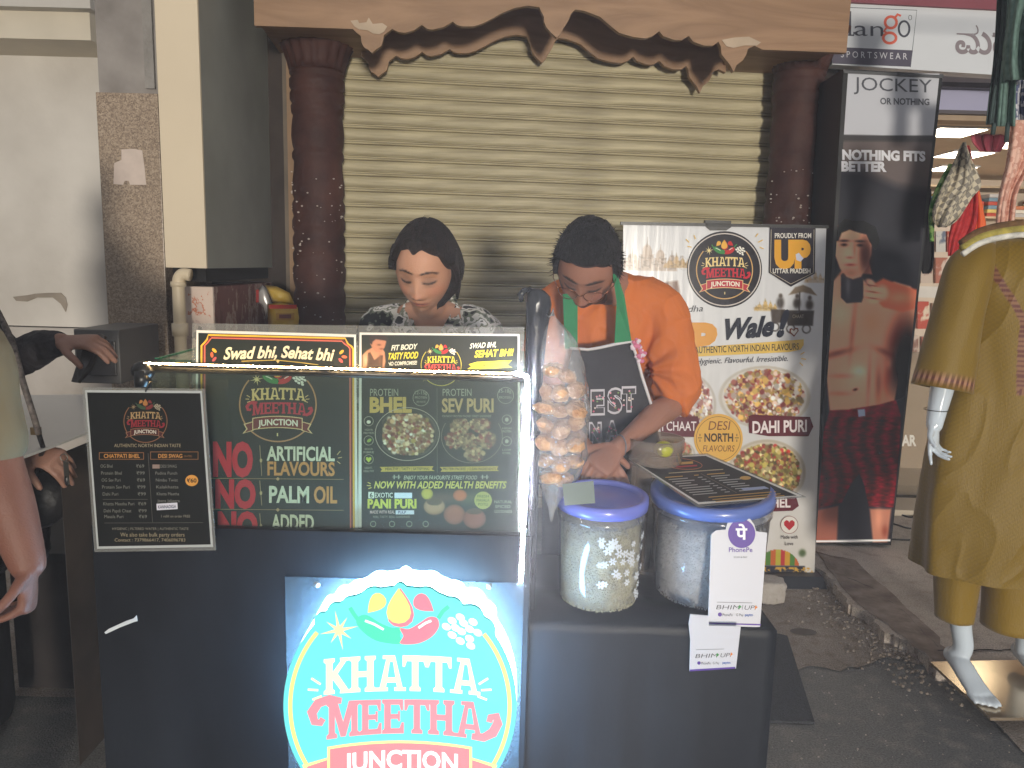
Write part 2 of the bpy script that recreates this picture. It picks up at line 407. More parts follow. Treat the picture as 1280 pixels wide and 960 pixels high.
def sd_poly(X, Y, pts):
    d = np.full(X.shape, 1e9); s = np.ones(X.shape); n = len(pts)
    for i in range(n):
        ax, ay = pts[i]; bx, by = pts[(i+1) % n]; ex, ey = bx-ax, by-ay; wx, wy = X-ax, Y-ay
        t = np.clip((wx*ex+wy*ey)/(ex*ex+ey*ey+1e-9), 0, 1); d = np.minimum(d, (wx-ex*t)**2+(wy-ey*t)**2)
        c1 = Y >= ay; c2 = Y < by; c3_ = ex*wy > ey*wx
        s = np.where((c1 & c2 & c3_) | (~c1 & ~c2 & ~c3_), -s, s)
    return s*np.sqrt(d)
def mixc(img, a, c): return img*(1-a[..., None]) + np.asarray(c)*a[..., None]
def fill(img, X, Y, pts, c, soft=1.0):
    return mixc(img, np.clip(.5 - sd_poly(X, Y, pts)/soft, 0, 1), c3(c))
def gb(img, X, Y, cx, cy, rx, ry, c, a=1, rot=0, p=1.0):
    dx, dy = X-cx, Y-cy; q = dx*math.cos(rot)+dy*math.sin(rot); e = -dx*math.sin(rot)+dy*math.cos(rot)
    return mixc(img, a*np.exp(-((q/rx)**2+(e/ry)**2)**p), c3(c))
def fnoise(X, Y, s, seed=0, oct=3):
    out = np.zeros(X.shape); rs = np.random.RandomState(seed)
    for o in range(oct):
        g = rs.rand(64, 64); x = X/s*2**o; y = Y/s*2**o; xi = np.floor(x).astype(int); yi = np.floor(y).astype(int); fx = x-xi; fy = y-yi
        fx = fx*fx*(3-2*fx); fy = fy*fy*(3-2*fy)
        q = lambda a, b: g[a % 64, b % 64]
        out += (q(yi, xi)*(1-fx)*(1-fy)+q(yi, xi+1)*fx*(1-fy)+q(yi+1, xi)*(1-fx)*fy+q(yi+1, xi+1)*fx*fy)/2**o
    return out/(2-2**(1-oct))
def dish(img, X, Y, cx, cy, rx, ry, cols, seed, n=260, plate=(225, 220, 208), dot=2.2):
    """a plate heaped with bits of many colours"""
    rs = np.random.RandomState(seed)
    d = ((X-cx)/rx)**2+((Y-cy)/ry)**2
    if plate is not None:
        img = mixc(img, np.clip((1.0-d)*12, 0, 1), c3(plate)*(.92+.08*np.sin(np.arctan2(Y-cy, X-cx)*40))[..., None] if False else c3(plate))
        img = mixc(img, np.clip((d-.80)*20, 0, 1)*np.clip((1.0-d)*12, 0, 1)*.35, c3((150, 140, 120)))
    img = mixc(img, np.clip((.74-d)*9, 0, 1), c3(cols[0])*.7)
    for i in range(n):
        a = rs.rand()*6.283; q = math.sqrt(rs.rand())*.84; x = cx+rx*q*math.cos(a); y = cy+ry*q*math.sin(a)
        c = c3(cols[rs.randint(len(cols))])*(.75+.45*rs.rand()); r = dot*(.5+rs.rand())
        e = np.clip(1.6-(((X-x)**2+(Y-y)**2)/(r*r)), 0, 1); img = mixc(img, e, np.clip(c, 0, 1))
    return img

# ================================================================ THE SETTING
TH = R(6.5)
WD = Vector((math.cos(TH), math.sin(TH), 0)); WN = Vector((math.sin(TH), -math.cos(TH), 0)); UP = Vector((0, 0, 1))
W0 = P(600, 240, 4.05); W0.z = 0
def wl(u, d, z): return W0 + WD*u + WN*d + UP*z           # along the shopfront, out towards the street, up
def uof(px, py, d=0):
    return (on(px, py, W0 + WN*d, WN) - W0).dot(WD)
def zof(px, py, d=0): return on(px, py, W0 + WN*d, WN).z
def wbox(mb, u0, u1, d0, d1, z0, z1, m=None):
    return mb.hexa([wl(u0,d0,z0), wl(u1,d0,z0), wl(u1,d1,z0), wl(u0,d1,z0), wl(u0,d0,z1), wl(u1,d0,z1), wl(u1,d1,z1), wl(u0,d1,z1)][::1], m)
def fixn(o):
    bm = bmesh.new(); bm.from_mesh(o.data); bmesh.ops.recalc_face_normals(bm, faces=bm.faces); bm.to_mesh(o.data); bm.free(); return o

# --- ground: asphalt road, broken concrete pavement
def ground_mat(name, a, b, c, rough=.85, s=1.2, bump=.35):
    m, t, bs, o = nt(name); N = t.nodes; L = t.links; tc = N.new('ShaderNodeTexCoord')
    def noi(sc, d=8):
        n = N.new('ShaderNodeTexNoise'); n.inputs['Scale'].default_value = sc; n.inputs['Detail'].default_value = d; L.new(tc.outputs['Object'], n.inputs['Vector']); return n
    n1, n2, n3 = noi(s), noi(s*9), noi(180, 3)
    r = N.new('ShaderNodeValToRGB'); e = r.color_ramp.elements; e[0].position = .36; e[1].position = .64; e[0].color = (*lin(a), 1); e[1].color = (*lin(b), 1); L.new(n1.outputs[0], r.inputs[0])
    r2 = N.new('ShaderNodeValToRGB'); e = r2.color_ramp.elements; e[0].position = .50; e[1].position = .72; e[0].color = (0, 0, 0, 1); e[1].color = (.6, .6, .6, 1); L.new(n2.outputs[0], r2.inputs[0])
    mx = N.new('ShaderNodeMix'); mx.data_type = 'RGBA'; L.new(r2.outputs[0], mx.inputs[0]); L.new(r.outputs[0], mx.inputs[6]); mx.inputs[7].default_value = (*lin(c), 1)
    mx2 = N.new('ShaderNodeMix'); mx2.data_type = 'RGBA'; mx2.blend_type = 'MULTIPLY'; mx2.inputs[0].default_value = .75; L.new(mx.outputs[2], mx2.inputs[6])
    r3 = N.new('ShaderNodeValToRGB'); e = r3.color_ramp.elements; e[0].position = .3; e[1].position = .7; e[0].color = (.45, .45, .45, 1); e[1].color = (1.35, 1.35, 1.35, 1); L.new(n3.outputs[0], r3.inputs[0]); L.new(r3.outputs[0], mx2.inputs[7])
    L.new(mx2.outputs[2], bs.inputs['Base Color']); bs.inputs['Roughness'].default_value = rough
    ad = N.new('ShaderNodeMath'); L.new(n2.outputs[0], ad.inputs[0]); L.new(n3.outputs[0], ad.inputs[1])
    bp = N.new('ShaderNodeBump'); bp.inputs['Strength'].default_value = bump; bp.inputs['Distance'].default_value = .012; L.new(ad.outputs[0], bp.inputs['Height']); L.new(bp.outputs[0], bs.inputs['Normal'])
    return m
M_asph = ground_mat('asphalt', (102, 103, 103), (128, 126, 121), (148, 143, 134), s=1.6)
M_dust = ground_mat('dusty_concrete', (134, 123, 112), (168, 157, 146), (112, 97, 84), s=2.2, bump=.8)
M_pave = ground_mat('pavement_concrete', (166, 154, 142), (200, 189, 178), (140, 122, 106), s=1.8, bump=.3)
# asphalt sheet reaching far out, finer near the broken edge
def sheet(name, z, m, outline):
    mb = MB(); mb.add([Vector((x, y, z)) for x, y in outline], [tuple(range(len(outline)))], m)
    o = mb.build(name); o['kind'] = 'structure'; return o
sheet('road', 0, M_asph, [(-60, -60), (60, -60), (60, 60), (-60, 60)])
def jag(pts, n=6, a=.012, seed=3):
    rs = random.Random(seed); out = []
    for p, q in zip(pts, pts[1:]):
        for i in range(n):
            t = i/n; out.append((p[0]+(q[0]-p[0])*t+rs.uniform(-a, a), p[1]+(q[1]-p[1])*t+rs.uniform(-a, a)))
    out.append(pts[-1]); return out
g2 = lambda x, y, z=0: (lambda v: (v.x, v.y))(G(x, y, z))
# dusty strip beside the road under the banner
ds = jag([g2(850, 800), g2(960, 835), g2(1045, 838), g2(1110, 826), g2(1160, 832), g2(1235, 900), g2(1330, 1000)], 5, .02)
sheet('dusty_verge', .006, M_dust, ds + [(4.5, 1.6), (4.5, 4.6), (.2, 4.6), (.2, 2.9)])
# raised pavement with a crumbled edge: top sheet of bumpy concrete
edge = jag([g2(985, 690, .05), g2(1012, 704, .05), g2(1040, 722, .05), g2(1058, 752, .05), g2(1088, 768, .05), g2(1110, 792, .05), g2(1146, 806, .05), g2(1172, 832, .05), g2(1240, 858, .05), g2(1420, 905, .05)], 7, .014, 5)
mb = MB(); top = [Vector((x, y, .05)) for x, y in edge] + [Vector((6, 2.6, .05)), Vector((6, 9, .05)), Vector((.6, 9, .05)), Vector((.6, 3.6, .05))]
mb.prism(top, (0, 0, -.05), M_pave); o = mb.build('pavement'); o['kind'] = 'structure'; fixn(o)
# rubble and grit along the broken edge
rs = random.Random(9); mb = MB()
for i in range(700):
    p = rs.choice(edge[:52]); x = p[0]+rs.gauss(-.03, .07); y = p[1]+rs.gauss(-.03, .06); s = rs.uniform(.002, .009)
    mb.ball((x, y, .006+s*.3), (s, s*rs.uniform(.6, 1), s*.7), M_dust, 5, 3, False)
for i in range(260):
    v = G(rs.uniform(700, 1280), rs.uniform(740, 958)); s = rs.uniform(.0012, .0035)
    mb.ball((v.x, v.y, .004+s*.4), (s, s, s*.6), M_pave, 4, 3, False)
mb.build('rubble', kind='stuff')
# crack and dark gutter in the pavement
M_crack = mat('dark_dirt', (52, 46, 42), .95, var=.4, scale=30)
for pts, wd in (([(1016, 690), (1060, 722), (1090, 735), (1130, 765), (1172, 808)], .006), ([(1172, 812), (1215, 813), (1280, 812)], .005)):
    q = jag([g2(x, y, .054) for x, y in pts], 6, .006, 4); mb = MB(); vs = []
    for i, (x, y) in enumerate(q): vs += [Vector((x, y-wd*random.uniform(.3, 1.1), .054)), Vector((x, y+wd*random.uniform(.3, 1.1), .054))]
    mb.add(vs, [(2*i, 2*i+2, 2*i+3, 2*i+1) for i in range(len(q)-1)], M_crack); mb.build('pavement_crack', kind='structure')
# dark earth band down the pavement
q = [g2(1022, 690, .053), g2(1070, 700, .053), g2(1120, 745, .053), g2(1168, 790, .053), g2(1190, 826, .053), g2(1166, 826, .053), g2(1110, 780, .053), g2(1060, 745, .053)]
M_earth = mat('brown_earth_stain', (118, 98, 84), .95, var=.25, scale=14, bump=.4, c2=(146, 132, 120))
sheet('earth_stain', .053, M_earth, jag(q + [q[0]], 5, .012, 8)[:-1])
sheet('drain_scar', .0085, mat('scar', (96, 88, 80), .9), [(lambda v: (v.x+.052*math.cos(t), v.y+.028*math.sin(t)))(G(1004, 792)) for t in [i*math.pi/12 for i in range(24)]])
# left: floor strip behind the stall
sheet('side_passage_floor', .006, M_dust, [(-6, 2.25), (-.95, 2.25), (-.95, 7), (-6, 7)])

# --- roller shutter
M_shut = mat('shutter_paint', (166, 155, 124), .5, var=.14, scale=7, c2=(206, 195, 160), bump=.25, bscale=90, stretch=(.35, 1, 5), detail=9)
PIT = .0765; zg = zof(600, 240)
u0, u1 = uof(366, 300), uof(995, 300)
t = thing('roller_shutter', 'closed beige ribbed metal roller shutter behind the two vendors', 'shutter', wl((u0+u1)/2, 0, .0))
prof = [(0, 0), (.007, .003), (.013, .014), (.0165, .028), (.0145, .042), (.008, .054), (.0005, .0565), (-.001, .0585), (.006, .061), (.008, .0645), (.006, .068), (-.001, .0705), (-.001, .0725), (.0005, PIT), (-.006, PIT), (-.006, 0)]
mb = MB(); L0 = [Vector(WD*u0 + WN*d + UP*z) for d, z in prof]; L1 = [Vector(WD*u1 + WN*d + UP*z) for d, z in prof]; n = len(prof)
mb.add(L0+L1, [(i, (i+1) % n, (i+1) % n+n, i+n) for i in range(n)] + [tuple(range(n))[::-1], tuple(range(n, 2*n))], M_shut)
mb.mats.append(mat('groove_dark', (84, 76, 60), .8, var=.35, scale=9, c2=(120, 110, 88), stretch=(.5, 1, 3)))  # darker tone for the slat groove faces
for q in (6, 11): mb.m[q] = 1
me = mb.mesh('slat'); kk = 0
for i in range(-26, 12):
    z = zg + i*PIT
    if z < 0.02 or z > 2.72: continue
    o = link('slat', me, t); o.location = W0 + UP*z - org(t); o.scale = (1, 1, 1); o.location.x += random.uniform(-.0006, .0006); o.location.y += random.uniform(-.001, .001)
mb = MB(); M_rail = mat('shutter_guide', (96, 84, 70), .6, var=.2)
for ua, ub in ((u0-.03, u0+.012), (u1-.012, u1+.03)): mb = MB(); wbox(mb, ua, ub, .018, .038, 0, 2.75, M_rail); fixn(mb.build('guide_rail', None, t))
# facade behind and above
M_fac = mat('dark_facade', (58, 50, 46), .9, var=.2)
mb = MB(); wbox(mb, u0-.55, u0-.031, -.25, -.01, 0, 3.3, M_fac); wbox(mb, u1+.031, u1+.28, -.25, -.01, 0, 3.3, M_fac); wbox(mb, u0-.031, u1+.031, -.25, -.06, 2.7, 3.3, M_fac)
tag(fixn(mb.build('shop_wall')), 'dark wall around the beige roller shutter', 'wall')

# --- carved pillars
def wood(name, a, b, rough=.6, sx=(1, 1, 9), sc=2.2, bump=.15, dist=3.0, knots=False):
    m, t, bs, o = nt(name); N = t.nodes; L = t.links; tc = N.new('ShaderNodeTexCoord'); mp = N.new('ShaderNodeMapping'); mp.inputs['Scale'].default_value = sx; L.new(tc.outputs['Object'], mp.inputs[0])
    n = N.new('ShaderNodeTexNoise'); n.inputs['Scale'].default_value = sc; n.inputs['Detail'].default_value = 8; n.inputs['Distortion'].default_value = dist; L.new(mp.outputs[0], n.inputs[0])
    wv = N.new('ShaderNodeMath'); wv.operation = 'MULTIPLY'; wv.inputs[1].default_value = 9; L.new(n.outputs[0], wv.inputs[0])
    fr = N.new('ShaderNodeMath'); fr.operation = 'PINGPONG'; fr.inputs[1].default_value = 1; L.new(wv.outputs[0], fr.inputs[0])
    r = N.new('ShaderNodeValToRGB'); e = r.color_ramp.elements; e[0].position = 0; e[1].position = 1; e[0].color = (*lin(a), 1); e[1].color = (*lin(b), 1); L.new(fr.outputs[0], r.inputs[0]); L.new(r.outputs[0], bs.inputs['Base Color'])
    bs.inputs['Roughness'].default_value = rough
    bp = N.new('ShaderNodeBump'); bp.inputs['Strength'].default_value = bump; bp.inputs['Distance'].default_value = .004; L.new(fr.outputs[0], bp.inputs['Height']); L.new(bp.outputs[0], bs.inputs['Normal'])
    return m
M_pil = mat('dark_carved_wood', (62, 36, 32), .62, spec=.25, var=.3, scale=5, bump=.35, bscale=40, c2=(86, 54, 46))
M_chip = mat('chipped_putty', (190, 178, 168), .8)
def pillar(label, pxc, d, seed):
    base = wl(uof(pxc, 300, d), d, 0); t = thing('carved_pillar', label, 'pillar', base, 'carved pillars')
    r0 = .124; zt = zof(pxc, 36, d); z = lambda y: zof(pxc, y, d)
    body = [(r0*1.25, 0), (r0*1.25, .2), (r0*1.0, .24), (r0*.98, .6)]
    pr = [(420, .96), (396, 1.0), (388, .93), (380, 1.0), (368, 1.0), (360, .92), (350, 1.0), (336, 1.02), (331, .95), (325, 1.0), (317, 1.0), (312, .93), (306, 1.0), (298, 1.0), (292, .93), (286, 1.01), (277, 1.01), (271, .94), (265, 1.0), (256, 1.0), (250, .92), (243, .99), (230, .98), (215, .92), (203, .90), (199, .97), (193, .97), (189, .90), (183, .95), (172, .99), (160, .97), (150, .93), (146, .90), (143, .97), (135, .99), (131, .92), (127, 1.02), (119, 1.02), (115, .95), (111, 1.03), (102, 1.03), (98, .95), (95, 1.02), (91, 1.02)]
    prof = body + [(r0*q, z(y)) for y, q in pr if z(y) > .62]
    MB().lathe(prof, base, M_pil, 40).build('shaft', None, t)
    cap = [(r0*1.0, z(91)), (r0*1.08, z(80)), (r0*1.22, z(66)), (r0*1.42, z(54)), (r0*1.62, z(46)), (r0*1.70, z(40)), (r0*1.72, z(36))]
    MB().lathe(cap, base, M_pil, 72, mod=lambda a, zz: 1 + .035*math.cos(a*18)).build('capital', None, t)
    rs = random.Random(seed); mb = MB()
    for i in range(70):
        a = rs.uniform(3.5, 6.0); y = rs.choice([rs.uniform(215, 330), rs.uniform(250, 420)]); s = rs.uniform(.0015, .005)
        mb.ball(base + Vector((math.cos(a)*r0*1.0, math.sin(a)*r0*1.0, z(y))), (s*1.5, s, s), M_chip, 5, 3, False)
    mb.build('paint_chips', None, t, 'stuff')
    return t
pillar('dark brown turned wood pillar at the left end of the shutter, with white paint chips', 399, .17, 1)
o = pillar('dark brown turned wood pillar beside the tall black advertising box', 983, .17, 2)

# --- timber header with the two carved boards
M_val = wood('header_laminate', (140, 108, 80), (160, 126, 96), .55, (1.2, 6, 7), .8, .05, 1.2)
VAL = [(318, 32), (441, 36), (446, 41), (451, 45), (452, 53), (455, 59), (460, 62), (465, 66), (470, 62), (477, 57), (479, 50), (480, 44), (485, 40), (490, 36), (498, 40), (506, 41), (517, 38), (527, 31), (534, 36), (540, 37), (554, 34), (566, 27), (571, 31), (578, 33), (592, 33), (604, 29), (616, 23), (626, 17), (643, 10), (660, 7), (674, 9), (680, 21), (680, 27), (683, 34), (689, 41), (696, 47), (701, 42), (704, 36), (708, 30), (711, 25), (714, 17), (719, 12), (729, 13), (740, 17), (750, 21), (764, 33), (774, 41), (791, 46), (807, 48), (816, 45), (824, 39), (829, 45), (843, 50), (852, 50), (861, 45), (867, 52), (880, 57), (892, 57), (898, 52), (901, 58), (902, 68), (907, 74), (912, 80), (917, 90), (921, 81), (929, 75), (933, 68), (935, 61), (943, 57), (953, 62), (1058, 66)]
t = thing('timber_header', 'brown carved timber header spanning between the two dark pillars', 'header', wl(uof(680, 50), .3, 2.3))
d1 = .56
def valance(name, d, ext, sub=0, thick=.028):
    pts = [on(x, y, W0+WN*.56, WN) for x, y in VAL]
    pts = [p + WN*(d-.56) for p in pts]
    if sub: pts = pts[1:-1]
    a, b = pts[0].copy(), pts[-1].copy(); a.z = b.z = 2.95
    full = [a] + pts + [b]
    if sub: full = [a] + pts + [b]
    mb = MB(); mb.prism(full, -WN*thick, M_val); return fixn(mb.build(name, None, t))
valance('front_board', .56, 0); valance('rear_board', .13, 0, 1)
mb = MB(); za, zb = zof(318, 30, .53), zof(1058, 64, .53)
ua, ub = (on(320, 20, W0+WN*.56, WN)-W0).dot(WD), (on(1058, 20, W0+WN*.56, WN)-W0).dot(WD)
mb.hexa([wl(ua, .53, za+.012), wl(ua+.13*3.3, .53, za+.012), wl(ua+.13*3.3, .02, za+.012), wl(ua, .02, za+.012), wl(ua, .53, 2.95), wl(ua+.43, .53, 2.95), wl(ua+.43, .02, 2.95), wl(ua, .02, 2.95)], M_val)
mb.hexa([wl(ub-.40, .53, zb+.02), wl(ub-.001, .53, zb+.012), wl(ub-.001, .02, zb+.012), wl(ub-.40, .02, zb+.012), wl(ub-.40, .53, 2.95), wl(ub-.001, .53, 2.95), wl(ub-.001, .02, 2.95), wl(ub-.40, .02, 2.95)], M_val)
wbox(mb, ua+.44, ub-.41, .02, .53, 2.62, 2.95, M_val); fixn(mb.build('soffit', None, t))
M_tear = mat('torn_paper', (188, 168, 146), .85, var=.15)
A = [(438, 26), (447, 25), (449, 29), (458, 28), (461, 22), (466, 30), (478, 29), (484, 33), (480, 40), (474, 43), (466, 42), (460, 38), (449, 37), (443, 33)]
mb = MB(); mb.prism([on(x, y, W0+WN*.562, WN) for x, y in A], WN*.002, M_tear); fixn(mb.build('torn_paper', None, t)); mb = MB()
A = [(902, 50), (918, 47), (936, 46), (951, 53), (946, 57), (930, 57), (917, 60), (908, 58)]
mb.prism([on(x, y, W0+WN*.562, WN) for x, y in A], WN*.002, M_tear); fixn(mb.build('torn_paper', None, t))

# --- left side: plaster wall, beam, granite pilaster, cream boxed column
M_plas = mat('white_plaster', (196, 190, 182), .9, var=.05, scale=1.3, bump=.25, bscale=18, c2=(228, 223, 216), detail=10)
M_plas2 = mat('stained_plaster', (176, 168, 160), .9, var=.1, scale=3, bump=.2, bscale=20, c2=(200, 194, 188))
LY = 4.5
t = thing('plaster_wall', 'pale plaster wall at the far left with a torn patch and grimy lower half', 'wall', (-3, LY, 0))
MB().box((-6, LY, P(60, 408, LY).z), (P(205, 300, LY).x, LY+.2, 3.4), M_plas).build('upper_wall', None, t)
MB().box((-6, LY-.03, 0), (P(205, 300, LY).x, LY+.2, P(60, 409, LY).z-.001), M_plas2).build('lower_wall', None, t)
mb = MB()
a = [P(x, y, LY-.006) for x, y in [(16, 371), (34, 369), (44, 367), (60, 366), (76, 366), (82, 372), (84, 381), (82, 390), (76, 380), (66, 372), (46, 372), (34, 377), (20, 376)]]
mb.prism(a, (0, .004, 0), mat('bare_render', (148, 138, 126), .95, var=.2)); fixn(mb.build('torn_patch', None, t))
MB().box((-6, LY-.35, P(60, 49, LY-.35).z), (P(113, 40, LY-.35).x, LY-.001, 3.2), mat('cream_beam', (214, 205, 188), .8, var=.04)).build('beam', None, t)
MB().box((-6, LY-.42, P(60, 9, LY-.42).z), (P(113, 10, LY-.42).x, LY-.351, 3.2), mat('beam_lip', (200, 196, 190), .8, var=.04)).build('beam_lip', None, t)

PY = 3.25
def speckle(name, base, cs, sc=90, rough=.25):
    m, t_, b, o = nt(name); N = t_.nodes; L = t_.links; tc = N.new('ShaderNodeTexCoord')
    v = N.new('ShaderNodeTexVoronoi'); v.inputs['Scale'].default_value = sc; L.new(tc.outputs['Object'], v.inputs['Vector'])
    n = N.new('ShaderNodeTexNoise'); n.inputs['Scale'].default_value = 60; n.inputs['Detail'].default_value = 6; L.new(tc.outputs['Object'], n.inputs['Vector'])
    sp = N.new('ShaderNodeSeparateColor'); L.new(v.outputs['Color'], sp.inputs[0])
    ad = N.new('ShaderNodeMath'); L.new(sp.outputs[0], ad.inputs[0]); L.new(n.outputs[0], ad.inputs[1])
    ml = N.new('ShaderNodeMath'); ml.operation = 'MULTIPLY'; ml.inputs[1].default_value = .5; L.new(ad.outputs[0], ml.inputs[0])
    r = N.new('ShaderNodeValToRGB'); e = r.color_ramp.elements; e[0].position = .25; e[0].color = (*lin(cs[0]), 1); e[1].position = .75; e[1].color = (*lin(cs[2]), 1); q = e.new(.5); q.color = (*lin(cs[1]), 1)
    L.new(ml.outputs[0], r.inputs[0]); L.new(r.outputs[0], b.inputs['Base Color']); b.inputs['Roughness'].default_value = rough
    return m
M_gran = speckle('polished_granite', None, ((128, 112, 98), (156, 138, 120), (182, 164, 144)), 210, .2)
M_conc = mat('grey_cement_render', (134, 128, 124), .85, var=.14, scale=5, bump=.3, bscale=24, c2=(160, 154, 150))
gx0, gx1 = P(131, 330, PY).x, P(206, 330, PY).x; zc = P(160, 116, PY).z
t = thing('granite_pilaster', 'brown speckled polished granite pilaster with grey cement top at left', 'pilaster', ((gx0+gx1)/2, PY, 0))
MB().box((gx0, PY, 0), (gx1, PY+.5, zc), M_gran).build('granite_cladding', None, t, bevel=.003)
MB().box((gx0+.006, PY+.02, zc+.001), (gx1-.006, PY+.5, 3.3), M_conc).build('cement_top', None, t)
MB().box((gx1-.05, PY+.004, zc+.02), (gx1-.012, PY+.019, 3.3), mat('rough_cement_edge', (150, 146, 142), .95, var=.2, bump=.8, bscale=50)).build('cement_ridge', None, t)
mb = MB(); mb.prism([P(x, y, PY-.0005) for x, y in [(152, 187), (166, 186), (178, 188), (181, 210), (183, 231), (163, 231), (161, 226), (156, 226), (154, 231), (142, 230), (143, 204), (152, 200)]], (0, -.0015, 0), mat('faded_sticker', (206, 190, 180), .7, var=.07, scale=20))
tag(fixn(mb.build('paper_sticker')), 'torn pale paper sticker on the granite pilaster', 'sticker')

M_cream = mat('cream_paint', (218, 203, 178), .55, var=.04, scale=2)
M_greyp = mat('grey_green_paint', (136, 138, 132), .6, var=.06, scale=2.5, c2=(150, 152, 146))
M_black = mat('recess_shade_black', (22, 20, 20), .9)  # black boxes in this colour take the place of shade in the recesses
bx0, bx1 = P(207, 330, 3.1).x, P(258, 330, 3.1).x; by1 = 3.98; zb_ = P(240, 335, 3.1).z
t = thing('boxed_column', 'cream and grey boxed column beside the left carved pillar', 'column', ((bx0+bx1)/2, 3.5, 0))
MB().box((bx0, 3.1, zb_), (bx1, 3.112, 3.3), M_cream).build('cream_face', None, t)
MB().box((bx0+.001, 3.1125, zb_), (bx1, by1, 3.3), M_greyp).build('grey_face', None, t)
MB().box((bx1-.02, 3.1, zb_-.06), (bx1-.012, by1, zb_-.001), M_black)
MB().box((bx0+.01, 3.14, zb_-.055), (bx1-.02, by1, zb_-.001), M_black).build('gap_shade', None, t)
MB().box((bx1+.001, by1-.02, zb_-.4), (bx1+.12, by1+.1, 3.3), M_black).build('recess_shade_strip', None, t)
# peeling masonry below it
def peel(name, base, cols, sc=9, st=(1, 1, 1)):
    m, t_, b, o = nt(name); N = t_.nodes; L = t_.links; tc = N.new('ShaderNodeTexCoord'); mp = N.new('ShaderNodeMapping'); mp.inputs['Scale'].default_value = st; L.new(tc.outputs['Object'], mp.inputs[0])
    n = N.new('ShaderNodeTexNoise'); n.inputs['Scale'].default_value = sc; n.inputs['Detail'].default_value = 10; n.inputs['Roughness'].default_value = .65; L.new(mp.outputs[0], n.inputs[0])
    r = N.new('ShaderNodeValToRGB'); r.color_ramp.interpolation = 'CONSTANT'; e = r.color_ramp.elements
    e[0].position = 0; e[0].color = (*lin(cols[0]), 1); e[1].position = cols[1][0]; e[1].color = (*lin(cols[1][1]), 1)
    for p_, c_ in cols[2:]: q = e.new(p_); q.color = (*lin(c_), 1)
    L.new(n.outputs[0], r.inputs[0]); L.new(r.outputs[0], b.inputs['Base Color']); b.inputs['Roughness'].default_value = .85
    bp = N.new('ShaderNodeBump'); bp.inputs['Strength'].default_value = .6; bp.inputs['Distance'].default_value = .01; L.new(n.outputs[0], bp.inputs['Height']); L.new(bp.outputs[0], b.inputs['Normal'])
    return m
M_pe1 = peel('peeling_pink_paint', None, [(70, 58, 50), (.36, (196, 172, 160)), (.44, (214, 194, 180)), (.60, (196, 120, 90)), (.63, (205, 186, 174))], 10)
M_pe2 = peel('peeling_maroon_paint', None, [(96, 60, 56), (.42, (112, 74, 70)), (.52, (156, 134, 124)), (.58, (132, 92, 88)), (.62, (176, 158, 146))], 7, (1, 1, .45))
zm = zb_-.075
t = thing('masonry_pier', 'low pier of peeling pink and maroon painted masonry under the boxed column', 'pier', ((bx0+bx1)/2, 3.5, 0))
MB().box((P(228, 370, 3.16).x, 3.16, 0), (bx1-.002, 3.18, zm), M_pe1).build('pink_face', None, t, bevel=.004)
MB().box((P(228, 370, 3.16).x+.001, 3.1805, 0), (bx1-.004, 3.96, zm), M_pe2).build('maroon_face', None, t, bevel=.004)
mb = MB(); M_pvc = mat('cream_plastic_pipe', (212, 196, 168), .45, var=.05)
pt = [P(238, 344, 3.02), P(229, 343, 3.02), P(224, 348, 3.02), P(223, 358, 3.02), P(227, 425, 3.02)]; pt[-1] = Vector((pt[-2].x, 3.02, .5))
pt2 = smoothpts([tuple(q) for q in pt[:4]], 5) + [pt[-1]]
mb.tube(pt2, .024, M_pvc, 14); zq = P(226, 420, 3.02).z
mb.lathe([(.03, zq-.0), (.031, zq+.05)], (pt[-1].x, 3.02, 0), M_pvc, 16); mb.lathe([(.029, P(224, 352, 3.02).z-.02), (.029, P(224, 352, 3.02).z+.0)], (pt[3].x, 3.02, 0), M_pvc, 16)
mb.tube([Vector((pt[-1].x, 3.02, .5)), Vector((pt[-1].x, 3.02, 0))], .024, M_pvc, 14)
solo(mb, 'drain_pipe', None, 'cream plastic drain pipe with an elbow beside the granite pilaster', 'pipe', (pt[-1].x, 3.02, 0))
# snack packets hung on the pier
M_pk = mat('yellow_foil', (214, 170, 60), .35, var=.2, scale=12, bump=.5, bscale=25, c2=(222, 190, 90)); M_pk2 = mat('red_foil', (176, 52, 40), .35, var=.15); M_pk3 = mat('silver_foil', (196, 192, 190), .25, var=.1, metal=.3)
def pouch(name, label, pts, Y, m, band=None, th=.035):
    mb = MB(); v = [P(x, y, Y) for x, y in pts]; c = sum(v, Vector())/len(v); n = len(v)
    vs = v + [q*.55 + c*.45 + Vector((0, -th, 0)) for q in v] + [c + Vector((0, -th*1.2, 0))] + [q*.6 + c*.4 + Vector((0, th*.6, 0)) for q in v]
    fs = [(i, (i+1) % n, (i+1) % n+n, i+n) for i in range(n)] + [(i+n, (i+1) % n+n, 2*n) for i in range(n)] + [(i, i+2*n+1, (i+1) % n+2*n+1, (i+1) % n) for i in range(n)] + [tuple(range(2*n+1, 3*n+1))]
    mb.add(vs, fs, m, True); b_ = v[0].copy(); b_.z = min(q.z for q in v)
    t = thing(name, label, 'packet', c, 'snack packets'); o = fixn(mb.build('wrapper', None, t))
    if band:
        a = Art(P(0, 0, Y-th*1.2-.003), (0, -1, 0)); 
        for x0, y0, x1, y1, cc in band: a.rect(x0, y0, x1, y1, cc)
        a.build('printed_panel', t)
    return t
pouch('snack_packet', 'yellow and red snack packet hanging lowest on the peeling pier', [(334, 380), (352, 378), (372, 384), (374, 398), (370, 425), (336, 425)], 3.52, M_pk, [(336, 381, 371, 386, (190, 60, 44)), (345, 391, 368, 400, (196, 150, 70)), (349, 393, 364, 398, (120, 60, 50))])
pouch('snack_packet', 'yellow snack packet tilted above the other packet on the pier', [(331, 356), (346, 358), (362, 366), (368, 380), (350, 380), (341, 378)], 3.58, M_pk)
